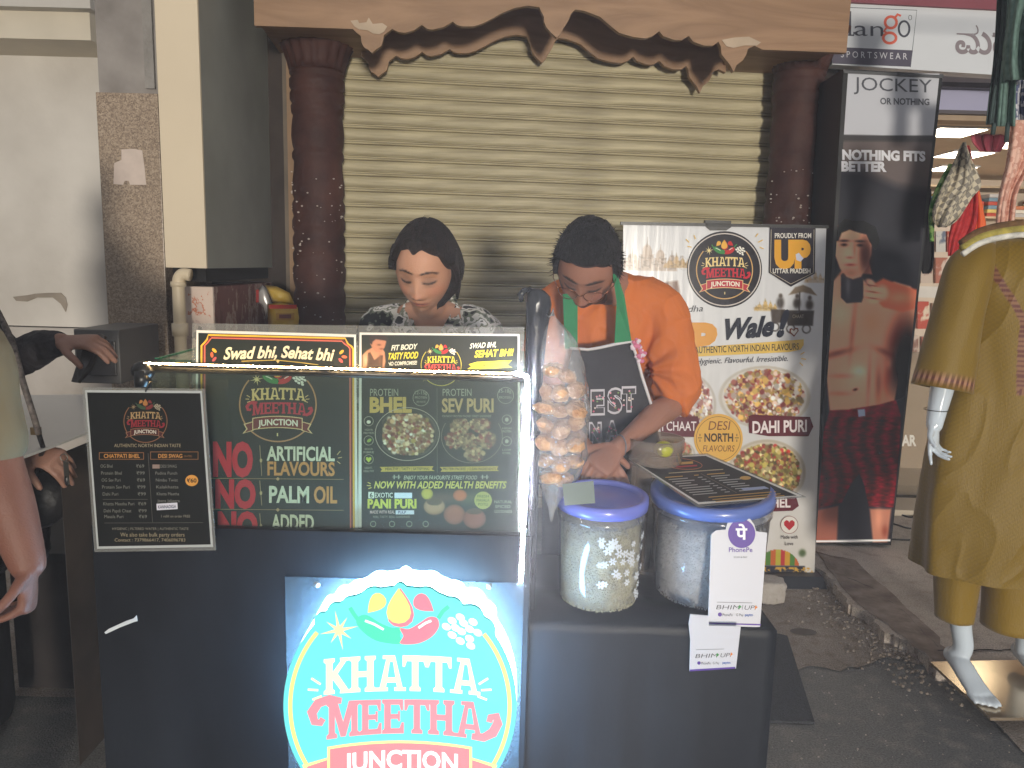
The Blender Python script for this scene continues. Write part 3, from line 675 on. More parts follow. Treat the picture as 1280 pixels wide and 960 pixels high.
pouch('snack_packet', 'silver and red empty packet hooked beside the yellow packets', [(322, 362), (328, 356), (334, 362), (340, 380), (333, 400), (330, 385), (322, 378)], 3.60, M_pk3, [(320, 362, 323.5, 378, (150, 44, 44))], .012)
# left wood strip next to the pillar
mb = MB(); uu = uof(365, 200, .1); wbox(mb, uu-.02, uu+.02, .04, .10, 0, 2.6, mat('pale_timber', (140, 112, 84), .7, var=.15)); solo(mb, 'timber_strip', None, 'narrow pale timber strip left of the carved pillar', 'strip', wl(uu, .07, 0)); fixn(bpy.data.objects['timber_strip'])

# --- left: grey worktop table, grey appliance, dark box for the shadow below
M_top = mat('white_laminate', (206, 204, 200), .4, var=.04); M_edge = wood('brown_veneer', (92, 76, 62), (120, 102, 84), .6, (1, 1, 4), 3)
tz = .92
t = thing('side_table', 'white topped wooden table against the plaster wall at far left', 'table', (-1.75, 2.6, 0))
top = [G(-160, 640, tz), G(74, 554, tz), G(200, 505, tz), G(180, 492, tz), G(20, 494, tz), G(-200, 500, tz)]
mb = MB(); mb.prism(top, (0, 0, -.006), M_top); fixn(mb.build('table_top', None, t))
a, b = G(74, 554, tz), G(200, 505, tz); q = Vector((-.02, .03, 0))
mb = MB(); mb.hexa([Vector((a.x, a.y, 0))+q, Vector((b.x, b.y, 0))+q, Vector((b.x, b.y, 0))+q*2, Vector((a.x, a.y, 0))+q*2, Vector((a.x, a.y, tz-.045))+q, Vector((b.x, b.y, tz-.045))+q, Vector((b.x, b.y, tz-.045))+q*2, Vector((a.x, a.y, tz-.045))+q*2], mat('stained_board', (50, 42, 36), .7, var=.4, scale=4, c2=(76, 64, 54))); fixn(mb.build('side_panel', None, t))
mb = MB(); mb.box((G(-120, 600, tz).x, 2.9, 0), (G(-120, 600, tz).x+.06, 2.96, tz-.05), M_edge); mb.build('leg', None, t)
mb = MB(); ax = P(104, 450, 2.82); mb.box((ax.x-.03, 2.82, tz), (P(150, 450, 2.82).x, 3.14, P(120, 412, 2.82).z), mat('grey_metal', (104, 102, 100), .5, var=.1))
mb.box((ax.x-.02, 2.812, tz+.03), (P(146, 450, 2.82).x, 2.819, P(120, 425, 2.82).z), mat('dark_glass', (70, 68, 68), .15))
solo(mb, 'table_oven', None, 'grey metal oven standing on the white topped side table', 'oven', (ax.x+.05, 2.95, tz), bevel=.006)
mb = MB(); p0, p1 = G(66, 872), G(150, 872)
mb.box((P(50, 700, 2.3).x-.1, 2.3, .0), (P(132, 700, 2.3).x, 2.62, .44), mat('shadow_box', (44, 38, 35), .8, var=.3, bump=.2)); mb.box((P(50, 700, 2.3).x-.12, 2.28, .441), (P(134, 700, 2.3).x, 2.64, .47), mat('shadow_box_lid', (40, 36, 34), .8))  # dark box fills in for the shadow under the counter
solo(mb, 'shadow_box', None, 'dark box put in for the shadow under the side table, behind the stall', 'shadow box', (P(100, 700, 2.3).x, 2.45, 0), bevel=.004)

# ================================================================ clothes shop on the right
SY = 4.55
X = lambda px, py=400, Y=SY: P(px, py, Y).x
Z = lambda px, py, Y=SY: P(px, py, Y).z
M_white = mat('white_board', (214, 218, 224), .4, var=.015)
M_lav = mat('lavender_panel', (176, 176, 206), .4, var=.03)
sn = Vector((math.sin(R(3)), -math.cos(R(3)), 0)); sp0 = P(1150, 60, 4.1)
t = thing('shop_sign', 'white shop sign reading Lango SPORTSWEAR with a Kannada letter', 'sign', sp0)
mb = MB(); mb.prism([on(x, y, sp0, sn) for x, y in [(1040, 80.5), (1040, 2), (1420, 22), (1420, 105)]], -sn*.08, M_white); fixn(mb.build('board', None, t))
a = Art(sp0, sn); g = (70, 72, 84)
a.line([(1040, 8.5), (1146, 12.8), (1138, 84)], .8, (70, 80, 92)); a.poly([(1040, 58.5), (1141, 63), (1138, 83.5), (1040, 79.5)], (84, 80, 96))
def lango():
    a.line([(1062.5, 14), (1062.5, 44)], 2.8, g); a.line([(1060, 43.8), (1067, 44.2), (1067.6, 40)], 2, g)
    a.text('an', 1068, 1104, 44.5, 15.5, g, sl=.03, bold=-.005, font_h=.55)
    a.ring(1113.5, 28, 7.2, 3.4, (224, 104, 82), 0, 360, 28); a.ring(1112, 47.5, 8, 3.4, (224, 104, 82), 0, 360, 28, 6.5)
    a.line([(1108, 35), (1105, 39), (1110, 42)], 3, (224, 104, 82)); a.line([(1118, 23), (1122, 18), (1126, 20)], 3, (224, 104, 82)); a.ring(1130, 36, 6.6, 2.6, g, 0, 360, 24, 9.5); a.ring(1137.6, 22, 2, .6, g, 0, 360, 16, 3)
lango(); a.text('S P O R T S W E A R', 1051, 1134, 71.5, 8, (214, 214, 220), sl=.035)
mg = (140, 130, 136)
a.text('ಮಹಾ', 1194, 1290, 66, 26, mg, sl=.03, bold=.02, font_h=.56)
a.build('lettering', t)
M_mar = mat('maroon_fascia', (132, 66, 78), .6, var=.1)
mb = MB(); mb.prism([on(x, y, sp0+sn*.02, sn) for x, y in [(1040, 1.6), (1040, -45), (1420, -30), (1420, 21)]], -sn*.1, M_mar); solo(mb, 'fascia_strip', None, 'maroon fascia strip above the white shop sign', 'fascia', on(1200, 0, sp0, sn)); fixn(bpy.data.objects['fascia_strip'])
# lintel stack under the sign
t = thing('shopfront_lintel', 'stacked beige, dark and lavender lintel under the white shop sign', 'lintel', (X(1180), SY, Z(1180, 130)))
x0, x1 = X(1030), X(1480)
for nm, ya, yb, dd, m_ in (('beige_band', 86, 104, .0, mat('beige_paint', (190, 178, 176), .7)), ('dark_rail', 104.5, 111, -.04, mat('dark_rail', (84, 78, 84), .5)), ('lavender_panel', 111.5, 138, .01, M_lav), ('dark_rail', 138.5, 143, -.03, mat('dark_rail', (84, 78, 84), .5)), ('timber_beam', 143.5, 150, .0, mat('tan_beam', (168, 146, 122), .6))):
    MB().box((x0, SY+dd, Z(1180, yb)), (x1, SY+.12, Z(1180, ya)), m_).build(nm, None, t)
zc = Z(1180, 150)
# the room
M_in = mat('shop_interior_paint', (224, 208, 190), .7, var=.04); M_tile = mat('cream_tiles', (188, 176, 158), .35, var=.08, scale=3)
t = thing('shop_interior', 'brightly lit cream interior of the clothes shop on the right', 'shop', (x0+1, 6, 0))
yb = 7.6; zt = zc+.04
MB().box((x0-.3, yb, 0), (x1+1.5, yb+.1, zt), M_in).build('back_wall', None, t)
MB().box((x0-.4, SY+.13, 0), (x0-.3, yb, zt), M_in).build('side_wall', None, t)
MB().box((x0-.4, SY+.13, zt), (x1+1.5, yb+.1, zt+.1), M_in).build('ceiling', None, t)
MB().box((x1+1.5, SY+.13, 0), (x1+1.6, yb, zt), M_in).build('side_wall', None, t)
MB().box((x0-.3, SY+.02, .055), (x1+1.5, yb, .12), M_tile).build('tiled_floor', None, t)
M_lamp = glow('shop_panel_light', (255, 240, 212), 13)
cnt = 0
for lx, ly in ((X(1175, 196, 5.2), 5.1), (X(1195, 196, 6.1), 6.0), (X(1182, 196, 6.9), 6.8), (X(1260, 196, 5.6), 5.5), (X(1290, 196, 6.6), 6.5)):
    lt = thing('ceiling_panel_light', 'lit square ceiling panel inside the clothes shop', 'ceiling light', (lx, ly, zt), 'lit panels on the shop ceiling')
    MB().box((lx-.16, ly-.16, zt-.012), (lx+.16, ly+.16, zt-.001), M_white).build('frame', None, lt); MB().box((lx-.145, ly-.145, zt-.016), (lx+.145, ly+.145, zt-.0125), M_lamp).build('diffuser', None, lt)
# shelves with folded stock on the back wall
rs = random.Random(21); M_sh = mat('shelf_board', (196, 176, 150), .5)
t = thing('wall_shelf', 'wall of shelves stacked with folded clothes at the back of the shop', 'shelf', (X(1250, 300, yb), yb-.35, .12))
sx0, sx1 = X(1130, 300, yb-.4), X(1420, 300, yb-.4)
for i in range(8): MB().box((sx0, yb-.4, .3+i*.27), (sx1, yb-.001, .318+i*.27), M_sh).build('shelf_board', None, t)
cols = [(206, 178, 90), (220, 196, 120), (190, 80, 66), (200, 200, 206), (120, 150, 176), (226, 214, 196), (204, 130, 96), (150, 110, 90), (230, 226, 220)]
cms = [mat('folded_cloth_%d' % i, c, .8, var=.12, scale=14) for i, c in enumerate(cols)]
gi = 0
for i in range(2, 7):
    x = sx0+.04
    while x < sx1-.25 and gi < 46:
        wdt = rs.uniform(.16, .24); o = MB(); hh = rs.randint(3, 6)
        for k in range(hh): o.box((x+rs.uniform(0, .01), yb-.37, .319+i*.27+k*.034), (x+wdt-rs.uniform(0, .01), yb-.08, .319+i*.27+k*.034+.031), rs.choice(cms[:3] if i in (3, 4) and rs.random() < .6 else cms))
        solo(o, 'clothes_pile', None, 'pile of folded clothes on the shelves at the back of the shop', 'clothes pile', (x+wdt/2, yb-.2, .319+i*.27), 'piles of folded clothes on the back shelves'); x += wdt+.03; gi += 1
# pegboard of picture cards and packs just inside
PYd = 5.0
t = thing('display_panel', 'cream slatted display panel just inside the shop entrance', 'display panel', (X(1165, 400, PYd), PYd, .1))
MB().box((X(1100, 400, PYd), PYd, .12), (X(1205, 400, PYd), PYd+.05, Z(1165, 262, PYd)), M_in).build('panel', None, t)
MB().box((X(1100, 400, PYd), PYd-.03, Z(1165, 372, PYd)), (X(1205, 400, PYd), PYd-.001, Z(1165, 358, PYd)), mat('white_trim', (226, 220, 212), .5)).build('trim', None, t)
pcs = [((214, 182, 160), (176, 96, 80)), ((226, 206, 190), (150, 110, 96)), ((196, 120, 96), (222, 200, 186)), ((230, 226, 220), (110, 120, 140)), ((210, 90, 70), (236, 214, 190))]
k = 0
for (cx, cy, cw, ch) in ((1136, 300, 10, 26), (1149, 300, 11, 30), (1162, 300, 12, 28), (1176, 302, 12, 26), (1190, 302, 12, 26), (1140, 337, 14, 32), (1158, 338, 14, 32), (1177, 338, 15, 32), (1136, 392, 14, 30), (1154, 394, 14, 34), (1172, 396, 13, 34), (1140, 436, 16, 34), (1160, 438, 15, 34)):
    c = pcs[k % 5]; q = [P(x, y, PYd-.032) for x, y in ((cx-cw/2, cy+ch/2), (cx-cw/2, cy-ch/2), (cx+cw/2, cy-ch/2), (cx+cw/2, cy+ch/2))]
    o = MB(); o.prism(q, (0, .02, 0), mat('card_%d' % (k % 5), c[0], .4, var=.15, scale=9, c2=c[1], thr=(.5, .56)))
    fixn(solo(o, 'garment_pack', None, 'flat garment pack with a picture card on the cream display panel', 'garment pack', q[0], 'garment packs on the display panel')); k += 1
# shop window with lettering, black plinth
wy = 4.5
t = thing('shop_window', 'shop window pane with white AR lettering above a black plinth', 'window', (X(1150, 600, wy), wy, .05))
MB().box((X(1090, 500, wy), wy, Z(1150, 622, wy)), (X(1186, 500, wy), wy+.012, Z(1150, 440, wy)), clear('window_glass', (225, 220, 212), .22, (180, 168, 152), .05)).build('pane', None, t)
MB().box((X(1080, 500, wy), wy-.06, .05), (X(1186, 500, wy), wy+.3, Z(1150, 623, wy)), mat('black_plinth', (34, 33, 36), .35)).build('plinth', None, t, bevel=.004)
a = Art((0, wy, 0), (0, -1, 0)); a.text('AR', 1127, 1145.5, 557, 13, (226, 222, 214), bold=.04); a.build('lettering', t)
mb = MB(); mb.box((X(1090, 640, 4.3), 4.18, .0505), (X(1230, 640, 4.3), 4.43, .085), M_tile); solo(mb, 'door_step', None, 'low cream tiled step in front of the black plinth', 'step', (X(1150, 640, 4.3), 4.3, .05), bevel=.003)
# loose cables on the pavement
M_cab = mat('black_cable', (24, 22, 22), .6)
for k_, (nm, pts) in enumerate((('thin black cable looping with a hooked end below the shop window', [(1100, 640), (1118, 641), (1135, 646), (1142, 645), (1143, 636), (1142, 632)]), ('lowest black cable lying across the pavement beside the advertising box', [(1085, 655), (1112, 654), (1135, 660), (1158, 662)]), ('black cable lying straight near the hem of the olive dress', [(1085, 675), (1110, 674), (1140, 675), (1162, 675)]))):
    q = smoothpts([tuple(G(x, y, .056)) for x, y in pts], 5)
    solo(MB().tube(q, .0045, M_cab, 6), 'power_cable', None, nm, 'cable', q[0], 'cables on the pavement')

# ================================================================ THE FOOD STALL
CY = 1.65
F0 = Vector((0, CY, 0)); FN = Vector((0, -1, 0))
fx = lambda px, py, Y=CY: P(px, py, Y).x
fz = lambda px, py, Y=CY: P(px, py, Y).z
M_fab = mat('black_flex_sheet', (14, 16, 21), .46, var=.3, scale=3, bump=.35, bscale=7, c2=(34, 37, 43), thr=(.40, .82), spec=.2, stretch=(1, 1, .35), detail=12)
M_blk = mat('black_tube', (20, 20, 20), .35)
tabz = fz(800, 780); boardz = fz(400, 661); xl, xm, xr = fx(136, 760), fx(661, 700), fx(972, 780); casez = fz(430, 461)
cart = thing('food_cart', 'black covered street food stall with a glass case and lit round sign on its front', 'food stall', ((xl+xr)/2, 1.9, 0))
mb = MB(); rr = .03
yb0 = 2.06
# table body with sheet folds along the right edge
N_ = 60; ring = []
def rowpts(z, fl):
    pts = []
    for i in range(N_+1):
        t = i/N_; x = xl+(xr-xl)*t; pts.append(Vector((x, CY + fl*.006*math.sin(t*47+z*3)+fl*.003*math.sin(t*111), z)))
    for i in range(1, 5): t = i/5; pts.append(Vector((xr + .0, CY+.02+(yb0-CY-.02)*t + fl*.008*math.sin(t*9), z)))
    pts.append(Vector((xr, yb0, z))); pts.append(Vector((xl, yb0, z))); return pts
rings = [rowpts(z, q) for z, q in ((.015, 1.0), (.2, .8), (.4, .5), (tabz-.03, .15), (tabz-.008, .05), (tabz, 0))]
for i, p in enumerate(rings[-1]): p.y = max(p.y, CY+.008) if p.y < 1.9 else p.y
rings[-1] = [Vector((min(p.x, xr-.008), p.y, p.z)) for p in rings[-1]]
mb.loft(rings, M_fab, True, True); o = mb.build('covered_table', None, cart); fixn(o)
mb = MB(); xpl = fx(118, 668)
mb.box((xpl, CY-.012, tabz-.001 if False else .02), (xm+.004, CY-.006, boardz), M_fab); mb.box((xpl, CY-.0059, tabz+.001), (xm, CY+.03, boardz-.004), M_fab)
mb.build('front_board', None, cart, bevel=.002)
# glass case
M_gl = clear('case_glass', (236, 244, 240), .022, (190, 200, 198), .04, refl=1.3)
M_gle = clear('green_glass_edge', (120, 220, 180), .35, (60, 200, 150), .1)
xcl, xcr = fx(178, 460), fx(661, 470); cb = 2.05; g = .0025
MB().box((xcl+.02, CY-g*2, boardz+.002), (xcr-.012, CY, casez-.014), M_gl).build('front_glass', None, cart)
MB().box((xcl+.01, CY+.05, casez-.001), (xcr, cb, casez+.004), clear('top_glass', (226, 244, 236), .08, (120, 200, 170), .05)).build('top_glass', None, cart)
mb = MB(); mb.box((xcl+.004, CY+.05, casez+.0042), (xcl+.012, cb, casez+.0062), M_gle); mb.build('glass_edge', None, cart)
mb = MB(); mb.box((xcl, CY, tabz+.001), (xcl+.004, cb, casez-.015), M_gl); mb.build('side_glass', None, cart)
mb = MB(); mb.box((xcr-.004, CY, tabz+.001), (xcr, cb, casez-.015), M_gl); mb.build('side_glass', None, cart)
mb = MB(); mb.tube([(xcl-.004, CY+.005, casez-.011), (xcr, CY+.005, casez-.011)], .009, M_blk, 10); mb.build('top_rail', None, cart)
for x, y in ((xcl+.004, CY+.006), (xcl+.004, cb), (xcr-.006, cb)):
    MB().tube([(x, y, tabz), (x, y, casez-.021)], .011, M_blk, 10).build('corner_post', None, cart)
mb = MB(); mb.ball((xcl+.002, CY-.002, casez-.016), (.026, .02, .022), M_blk, 12, 8); mb.tube([(xcl+.002, CY-.006, casez-.016), (xcl+.004, CY-.012, casez-.05)], [.018, .016], M_blk, 10); mb.build('corner_clamp', None, cart)
MB().box((xcl+.006, CY+.06, tabz+.14), (xcr-.006, cb-.01, tabz+.15), mat('steel_tray', (120, 124, 126), .3, metal=.8)).build('inner_shelf', None, cart)
MB().box((xpl+.002, CY-.02, .02), (xpl+.008, CY-.013, boardz-.002), M_fab)
# white torn corner on the sheet, clear acrylic mount behind the sign
mb = MB(); mb.prism([P(x, y, CY-.0135) for x, y in [(131, 790), (136, 786), (158, 776), (167, 773), (171, 769), (172, 776), (168, 777), (150, 784), (133, 792)]], (0, -.002, 0), mat('white_tear', (200, 200, 200), .8)); fixn(mb.build('torn_corner', None, cart))
M_acr = clear('acrylic_mount', (225, 232, 238), .05, (150, 170, 185), .5, refl=.6)
ax0, ax1, az1 = fx(356, 726, 1.63), fx(655, 726, 1.63), fz(500, 725.5, 1.63)

# LED strip round the case edge
def led_string(name, label, path, m, r, step, m2, rt):
    o = thing(name, label, 'light strip', path[0], 'LED strips on the glass case'); L = MB()
    for a, b in zip(path, path[1:]):
        a = Vector(a); b = Vector(b); s_ = (b-a).cross(Vector((0, 1, 0))).normalized()*rt; y_ = Vector((0, .0012, 0)); L.add([a-s_, b-s_, b+s_, a+s_], [(0, 1, 2, 3)], m2); L.hexa([a-s_*1.1-y_*5, b-s_*1.1-y_*5, b-s_*1.3-y_*5, a-s_*1.3-y_*5, a-s_*1.1+y_, b-s_*1.1+y_, b-s_*1.3+y_, a-s_*1.3+y_], M_white) if m2 is M_l2s else None; L.hexa([a+s_*1.1-y_*3, b+s_*1.1-y_*3, b+s_*1.3-y_*3, a+s_*1.3-y_*3, a+s_*1.1+y_, b+s_*1.1+y_, b+s_*1.3+y_, a+s_*1.3+y_][::-1], M_white) if m2 is M_l2s else None; L.hexa([a-s_+y_*.2, a+s_+y_*.2, a+s_+y_*2, a-s_+y_*2, b-s_+y_*.2, b+s_+y_*.2, b+s_+y_*2, b-s_+y_*2], M_white)  # side lips added to the strip to cut off its sideways light
    L.build('strip', None, o)
    L = MB(); rs = random.Random(4)
    for a, b in zip(path, path[1:]):
        a = Vector(a); b = Vector(b); n = max(1, int((b-a).length/step))
        for i in range(n):
            if rs.random() < .06: continue
            p = a.lerp(b, (i+.5)/n) + Vector((rs.uniform(-1, 1), -1.1, rs.uniform(-1, 1)))*r*.55; L.ball(p, r*rs.uniform(.7, 1.15), m, 6, 4)
    L.build('bulbs', None, o, 'stuff'); return o
M_l1 = glow('warm_led', (255, 214, 150), 140); M_l2 = glow('white_led', (255, 236, 214), 130)
M_l1s = glow('warm_led_strip', (255, 208, 140), 60); M_l2s = glow('white_led_strip', (236, 240, 255), 70000)
led_string('led_strip', 'warm LED strip of small dots along the top edge of the glass case', [(xcl+.005, CY-.008, casez+.002), (xcr-.03, CY-.008, casez+.0005)], M_l1, .0023, .0105, M_l1s, .0016)
led_string('led_strip', 'dazzling white LED strip down the right edge of the glass case', [(xcr-.03, CY-.010, casez+.002), (xcr-.004, CY-.012, casez-.004), (xcr-.002, CY-.012, casez-.03), (fx(657, 600), CY-.012, fz(657, 600)), (fx(651, 723), CY-.018, fz(651, 723))], M_l2, .0036, .0075, M_l2s, .003)
for o in [o for o in COL.objects if o.name.startswith('led_strip')]: pass

# ---------------------------------------------------------------- lit round sign
sg = 1.54; SN = Vector((0, -1, 0)); S0 = Vector((0, sg, 0))
scx, scy, sr = 500, 882, 145
sign = thing('lit_sign', 'glowing teal round sign with chillies reading KHATTA MEETHA JUNCTION on the stall front', 'sign', P(scx, 1030, sg))
TL = dict(face=(98, 208, 208), crown=True, ring=(238, 232, 130), kh=(252, 240, 190), me=(250, 134, 146), rib=(236, 130, 138), ribe=(244, 236, 150), jun=(236, 250, 250), green=(70, 222, 168), red=(244, 120, 138), drop=(242, 214, 120), pea=(236, 252, 250), star=(248, 238, 160))
a = Art(S0, SN, glowing=1.12, dz=.00004, base=.001)
logo(a, scx, scy, sr, TL, ry=sr*1.02)
for sx in (-1, 1): pass
a.build('logo_print', sign)
out = [on(scx+u*sr*1.002, scy-v*sr*1.02*1.002, S0, SN) for u, v in logo_outline(220, .004)]
mb = MB(); n = len(out); mm = glow('sign_side_glow', (160, 214, 255), 42); mf = ink(TL['face'], .9)
V = [p.copy() for p in out] + [p + Vector((0, .008, 0)) for p in out] + [p + Vector((0, .09, 0)) for p in out]
mb.add(V, [(i, (i+1) % n, (i+1) % n+n, i+n) for i in range(n)], mat('sign_rim', (40, 130, 130), .3), True)
mb.add(V, [(i+n, (i+1) % n+n, (i+1) % n+2*n, i+2*n) for i in range(n)], mm, True)
mb.add(V[:n], [tuple(range(n))], mf); mb.add(V[2*n:], [tuple(range(n))[::-1]], mm)
fixn(mb.build('light_box', None, sign))
mb = MB(); mb.box((ax0, 1.632, max(.05, P(scx, 1035, 1.63).z)), (ax1, 1.636, az1), M_acr); mb.build('acrylic_mount', None, sign)
for x, y in ((396, 731), (611.5, 733)): MB().lathe([(.0001, -.004), (.007, -.003), (.007, .0)], (0, 0, 0), mat('screw_steel', (190, 190, 190), .3, metal=.8), 12).build('screw', None, sign)
for o, (x, y) in zip([o for o in sign.children if o.name.startswith('screw')], ((396, 731), (611.5, 733))):
    p = P(x, y, 1.6315); o.location = p - org(sign); o.data.transform(Matrix.Translation(org(sign))); o.data.transform(Matrix.Rotation(R(90), 4, 'X'))
    o.data.transform(Matrix.Translation((0, 0, 0)))

# ---------------------------------------------------------------- laminated posters in the case
M_lam = clear('laminate', (238, 240, 240), .20, (190, 190, 186), .12, refl=1.2)
DK = (28, 36, 30)
def laminated(name, label, outer, inner, Y, cat='poster', n=None, p0=None, dark=DK, group=None, edge=(228, 226, 220)):
    """clear pouch outline, white margin and dark sheet; outlines in order"""
    n = n or FN; p0 = p0 or Vector((0, Y, 0)); pts = [on(x, y, p0, n) for x, y in outer]
    b = sum(pts, Vector())/len(pts); b.z = min(p.z for p in pts)
    t = thing(name, label, cat, b, group)
    mb = MB(); mb.prism([p for p in pts], -n*.0012, M_lam); fixn(mb.build('laminate', None, t))
    a = Art(p0, n, base=.0004); a.poly(inner[0], edge); a.poly(inner[1], dark)
    return t, a
PL = 1.672
pal = dict(LOGO_DAY, face=None)
t, a = laminated('poster', 'dark poster headed Swad bhi, Sehat bhi with NO ARTIFICIAL FLAVOURS, inside the glass case', [(240, 404), (446, 407), (448, 700), (238, 700)], ([(245.5, 412.5), (445, 418), (448, 700), (243, 700)], [(248, 416), (442.5, 421.5), (444, 700), (247, 700)]), PL)
def notch(off, c, w):
    q = [(253+off, 700), (253.5+off, 432), (257+off, 428.5), (260.5+off, 424), (262+off, 420.0+off*.9), (430-off, 424.2+off*.9), (433.5-off, 430), (438-off, 433), (440-off, 436), (441-off, 700)]; a.line(q, w, c)
notch(-1.5, (238, 190, 60), 2.2); notch(.8, (120, 40, 36), 1.4); notch(2.6, (216, 110, 90), 1.6)
# brush script, built from sheared heavy letters
a.text('Swad bhi,', 279, 346, 449, 14.5, (246, 232, 196), sl=-.035, bold=.03, shear=.28, res=4)
a.text('Sehat bhi', 351, 415, 446.5, 14.5, (246, 232, 196), sl=.065, bold=.03, shear=.28, res=4)
for (x, y, r_, c) in ((268, 438, .75, (238, 180, 60)), (265, 443.5, 1.45, (226, 110, 70)), (268, 449, 2.3, (214, 90, 90))):
    a.ell(x, y, 3.6, 1.9, c, 10, r_)
for (x, y, r_, c) in ((427, 440, -.75, (238, 180, 60)), (430.5, 446, 0.1, (226, 110, 70)), (426, 450.5, .8, (214, 90, 90))):
    a.ell(x, y, 3.6, 1.9, c, 10, r_)
a.line([(302, 451.5), (345, 450), (375, 453), (398, 456)], 1.0, (214, 180, 80)); a.poly([(347.5, 449), (349.5, 451.5), (347.5, 454), (345.5, 451.5)], (230, 200, 120))
logo(a, 347.5, 505.5, 50.5, dict(pal, face=(30, 32, 26), rib=(120, 44, 42), kh=(226, 196, 130), me=(190, 44, 62), ring=(190, 142, 96)), ry=49)
rd = (208, 34, 52); cr = (226, 226, 204); tn = (214, 150, 84)
a.text('NO', 267, 317, 592.5, 39, rd, sl=.01, bold=.055); a.text('NO', 270, 320.5, 632.5, 32.5, rd, sl=.01, bold=.055); a.text('NO', 273, 323, 672, 32, rd, sl=.01, bold=.055)
a.text('ARTIFICIAL', 334, 419, 574.5, 17, cr, sl=.01, bold=.03); a.text('FLAVOURS', 335, 419, 593, 16.5, tn, sl=.01, bold=.03)
a.text('PALM', 337, 387, 627, 20, cr, sl=.01, bold=.03); a.text('OIL', 393, 422, 627.5, 20, tn, sl=.01, bold=.03)
a.text('ADDED', 340, 393, 661, 18.5, cr, sl=.01, bold=.03)
for y in (598, 636.5): a.line([(265, y-.8), (430, y+.6)], .8, (150, 130, 90)); a.poly([(348, y-2.4), (350.5, y), (348, y+2.4), (345.5, y)], (190, 160, 110))
for y0, y1 in ((556, 594), (600, 631), (641, 672)): a.line([(325.5, y0), (328, y1)], .8, (170, 150, 110)); a.ell(327, (y0+y1)/2, 1.7, 2.6, (190, 170, 120), 8)
for q in (((422, 568), (426, 563)), ((423, 572), (428, 571)), ((422, 576), (426, 579))): a.line(q, .9, (214, 190, 130))
a.build('print', t)

t, a = laminated('poster', 'dark poster headed FIT BODY TASTY FOOD, with two plates, inside the glass case', [(447, 407), (655, 409), (657, 700), (446, 700)], ([(449.5, 415.5), (649.5, 417.5), (651, 700), (447, 700)], [(452, 418.5), (647, 420), (648, 700), (452, 700)]), PL+.003, dark=(34, 40, 32))
Y_ = (236, 220, 60); Wt = (232, 232, 214)
a.text('FIT BODY', 489, 521, 438, 6.4, Wt, sl=-.06, bold=.03, shear=.2); a.text('TASTY FOOD', 484, 522, 449.5, 8, Y_, sl=-.05, bold=.035, shear=.2); a.text('NO COMPROMISE!', 485, 521, 457, 4.6, Wt, sl=-.04, bold=.03, shear=.1)
logo(a, 551.5, 456.5, 26.5, dict(pal, kh=(240, 226, 70), me=(236, 84, 74), ring=(214, 200, 70), rib=(60, 60, 50), ribe=(150, 140, 90)), ry=27, detail=False)
a.text('SWAD BHI,', 587, 620, 435.5, 6.5, Wt, sl=-.06, bold=.02, shear=.25); a.text('SEHAT BHI!', 593, 641, 446.5, 8.5, Y_, sl=-.05, bold=.035, shear=.2)
a.poly([(586, 455), (596, 452), (640, 450), (634, 456), (640, 459), (600, 461), (584, 461), (589, 458)], (222, 208, 50)); a.text('MAX PROTEIN', 604, 625, 457.6, 3, (50, 50, 30), bold=.02)
gy = (170, 172, 150); go = (206, 176, 92)
a.text('PROTEIN', 463, 498, 494.5, 9, gy, bold=.0); a.text('BHEL', 462.5, 515, 514.5, 18, go, bold=.045)
a.text('PROTEIN', 553.5, 589.5, 494.5, 9, gy); a.text('SEV PURI', 552.5, 617, 514.5, 16.5, (196, 168, 116), bold=.03); a.text('CRUNCHY PROTEIN PACKED STREET GOODNESS', 553, 614, 521, 2.6, gy)
a.ring(526.5, 497, 10, .6, gy, 0, 360, 24); a.text('12-15g', 519, 534, 492.5, 4.2, gy); a.text('PROTEIN', 519, 534, 498, 3, gy); a.text('PER PLATE', 521, 532, 503, 2.2, gy)
a.ring(632, 494, 10, .6, gy, 0, 360, 24); a.text('15-18g', 624, 639, 490.5, 4.2, gy); a.text('PROTEIN', 624, 639, 498, 3, gy)
a.line([(546.5, 485), (546.8, 590)], .6, (110, 112, 96))
for y, (l1, l2) in ((526, ('HIGH IN', 'PROTEIN')), (550, ('RICH IN', 'FIBRE')), (573.5, ('LIGHT,', 'HEALTHY'))):
    a.ring(461.3, y, 5.8, .6, gy, 0, 360, 20); a.text(l1, 456.5, 466, y+12, 2.6, gy); a.text(l2, 455, 468, y+16, 2.6, gy)
a.ell(461.3, 527, 2.6, 2.2, Wt, 10); a.ell(462, 550, 3.2, 2, (150, 180, 80), 10, -.6); a.poly([(461.3, 577.5), (457.8, 573.5), (458.2, 571), (460, 570.6), (461.3, 572), (462.6, 570.6), (464.4, 571), (464.8, 573.5)], (190, 210, 70))
for y, (l1, l2) in ((524, ('HIGH', 'PROTEIN')), (551, ('LOW', 'OIL'))): a.ring(633.5, y, 5.8, .6, gy, 0, 360, 20); a.ell(633.5, y, 2.4, 2.6, gy, 8); a.text(l1, 628, 639, y+12, 2.6, gy); a.text(l2, 628, 639, y+16, 2.6, gy)
a.ring(509.5, 542, 40, .8, (190, 180, 160), 0, 360, 48, 33); a.ring(590, 545, 38, .7, (140, 132, 112), 150, 390, 40, 33)
a.poly([(475, 583), (542, 582), (540, 586), (544, 588), (476, 589), (478, 586)], (206, 176, 78)); a.text('HEALTHY | TASTY | SATISFYING', 482, 537, 587, 3.4, (50, 44, 26), bold=.02)
a.poly([(550, 583), (623, 582), (621, 586), (624, 588), (551, 589), (553, 586)], (206, 176, 78)); a.text('PROTEIN PACKED | CLEAN INGREDIENTS', 554, 620, 587, 3.2, (50, 44, 26), bold=.02)
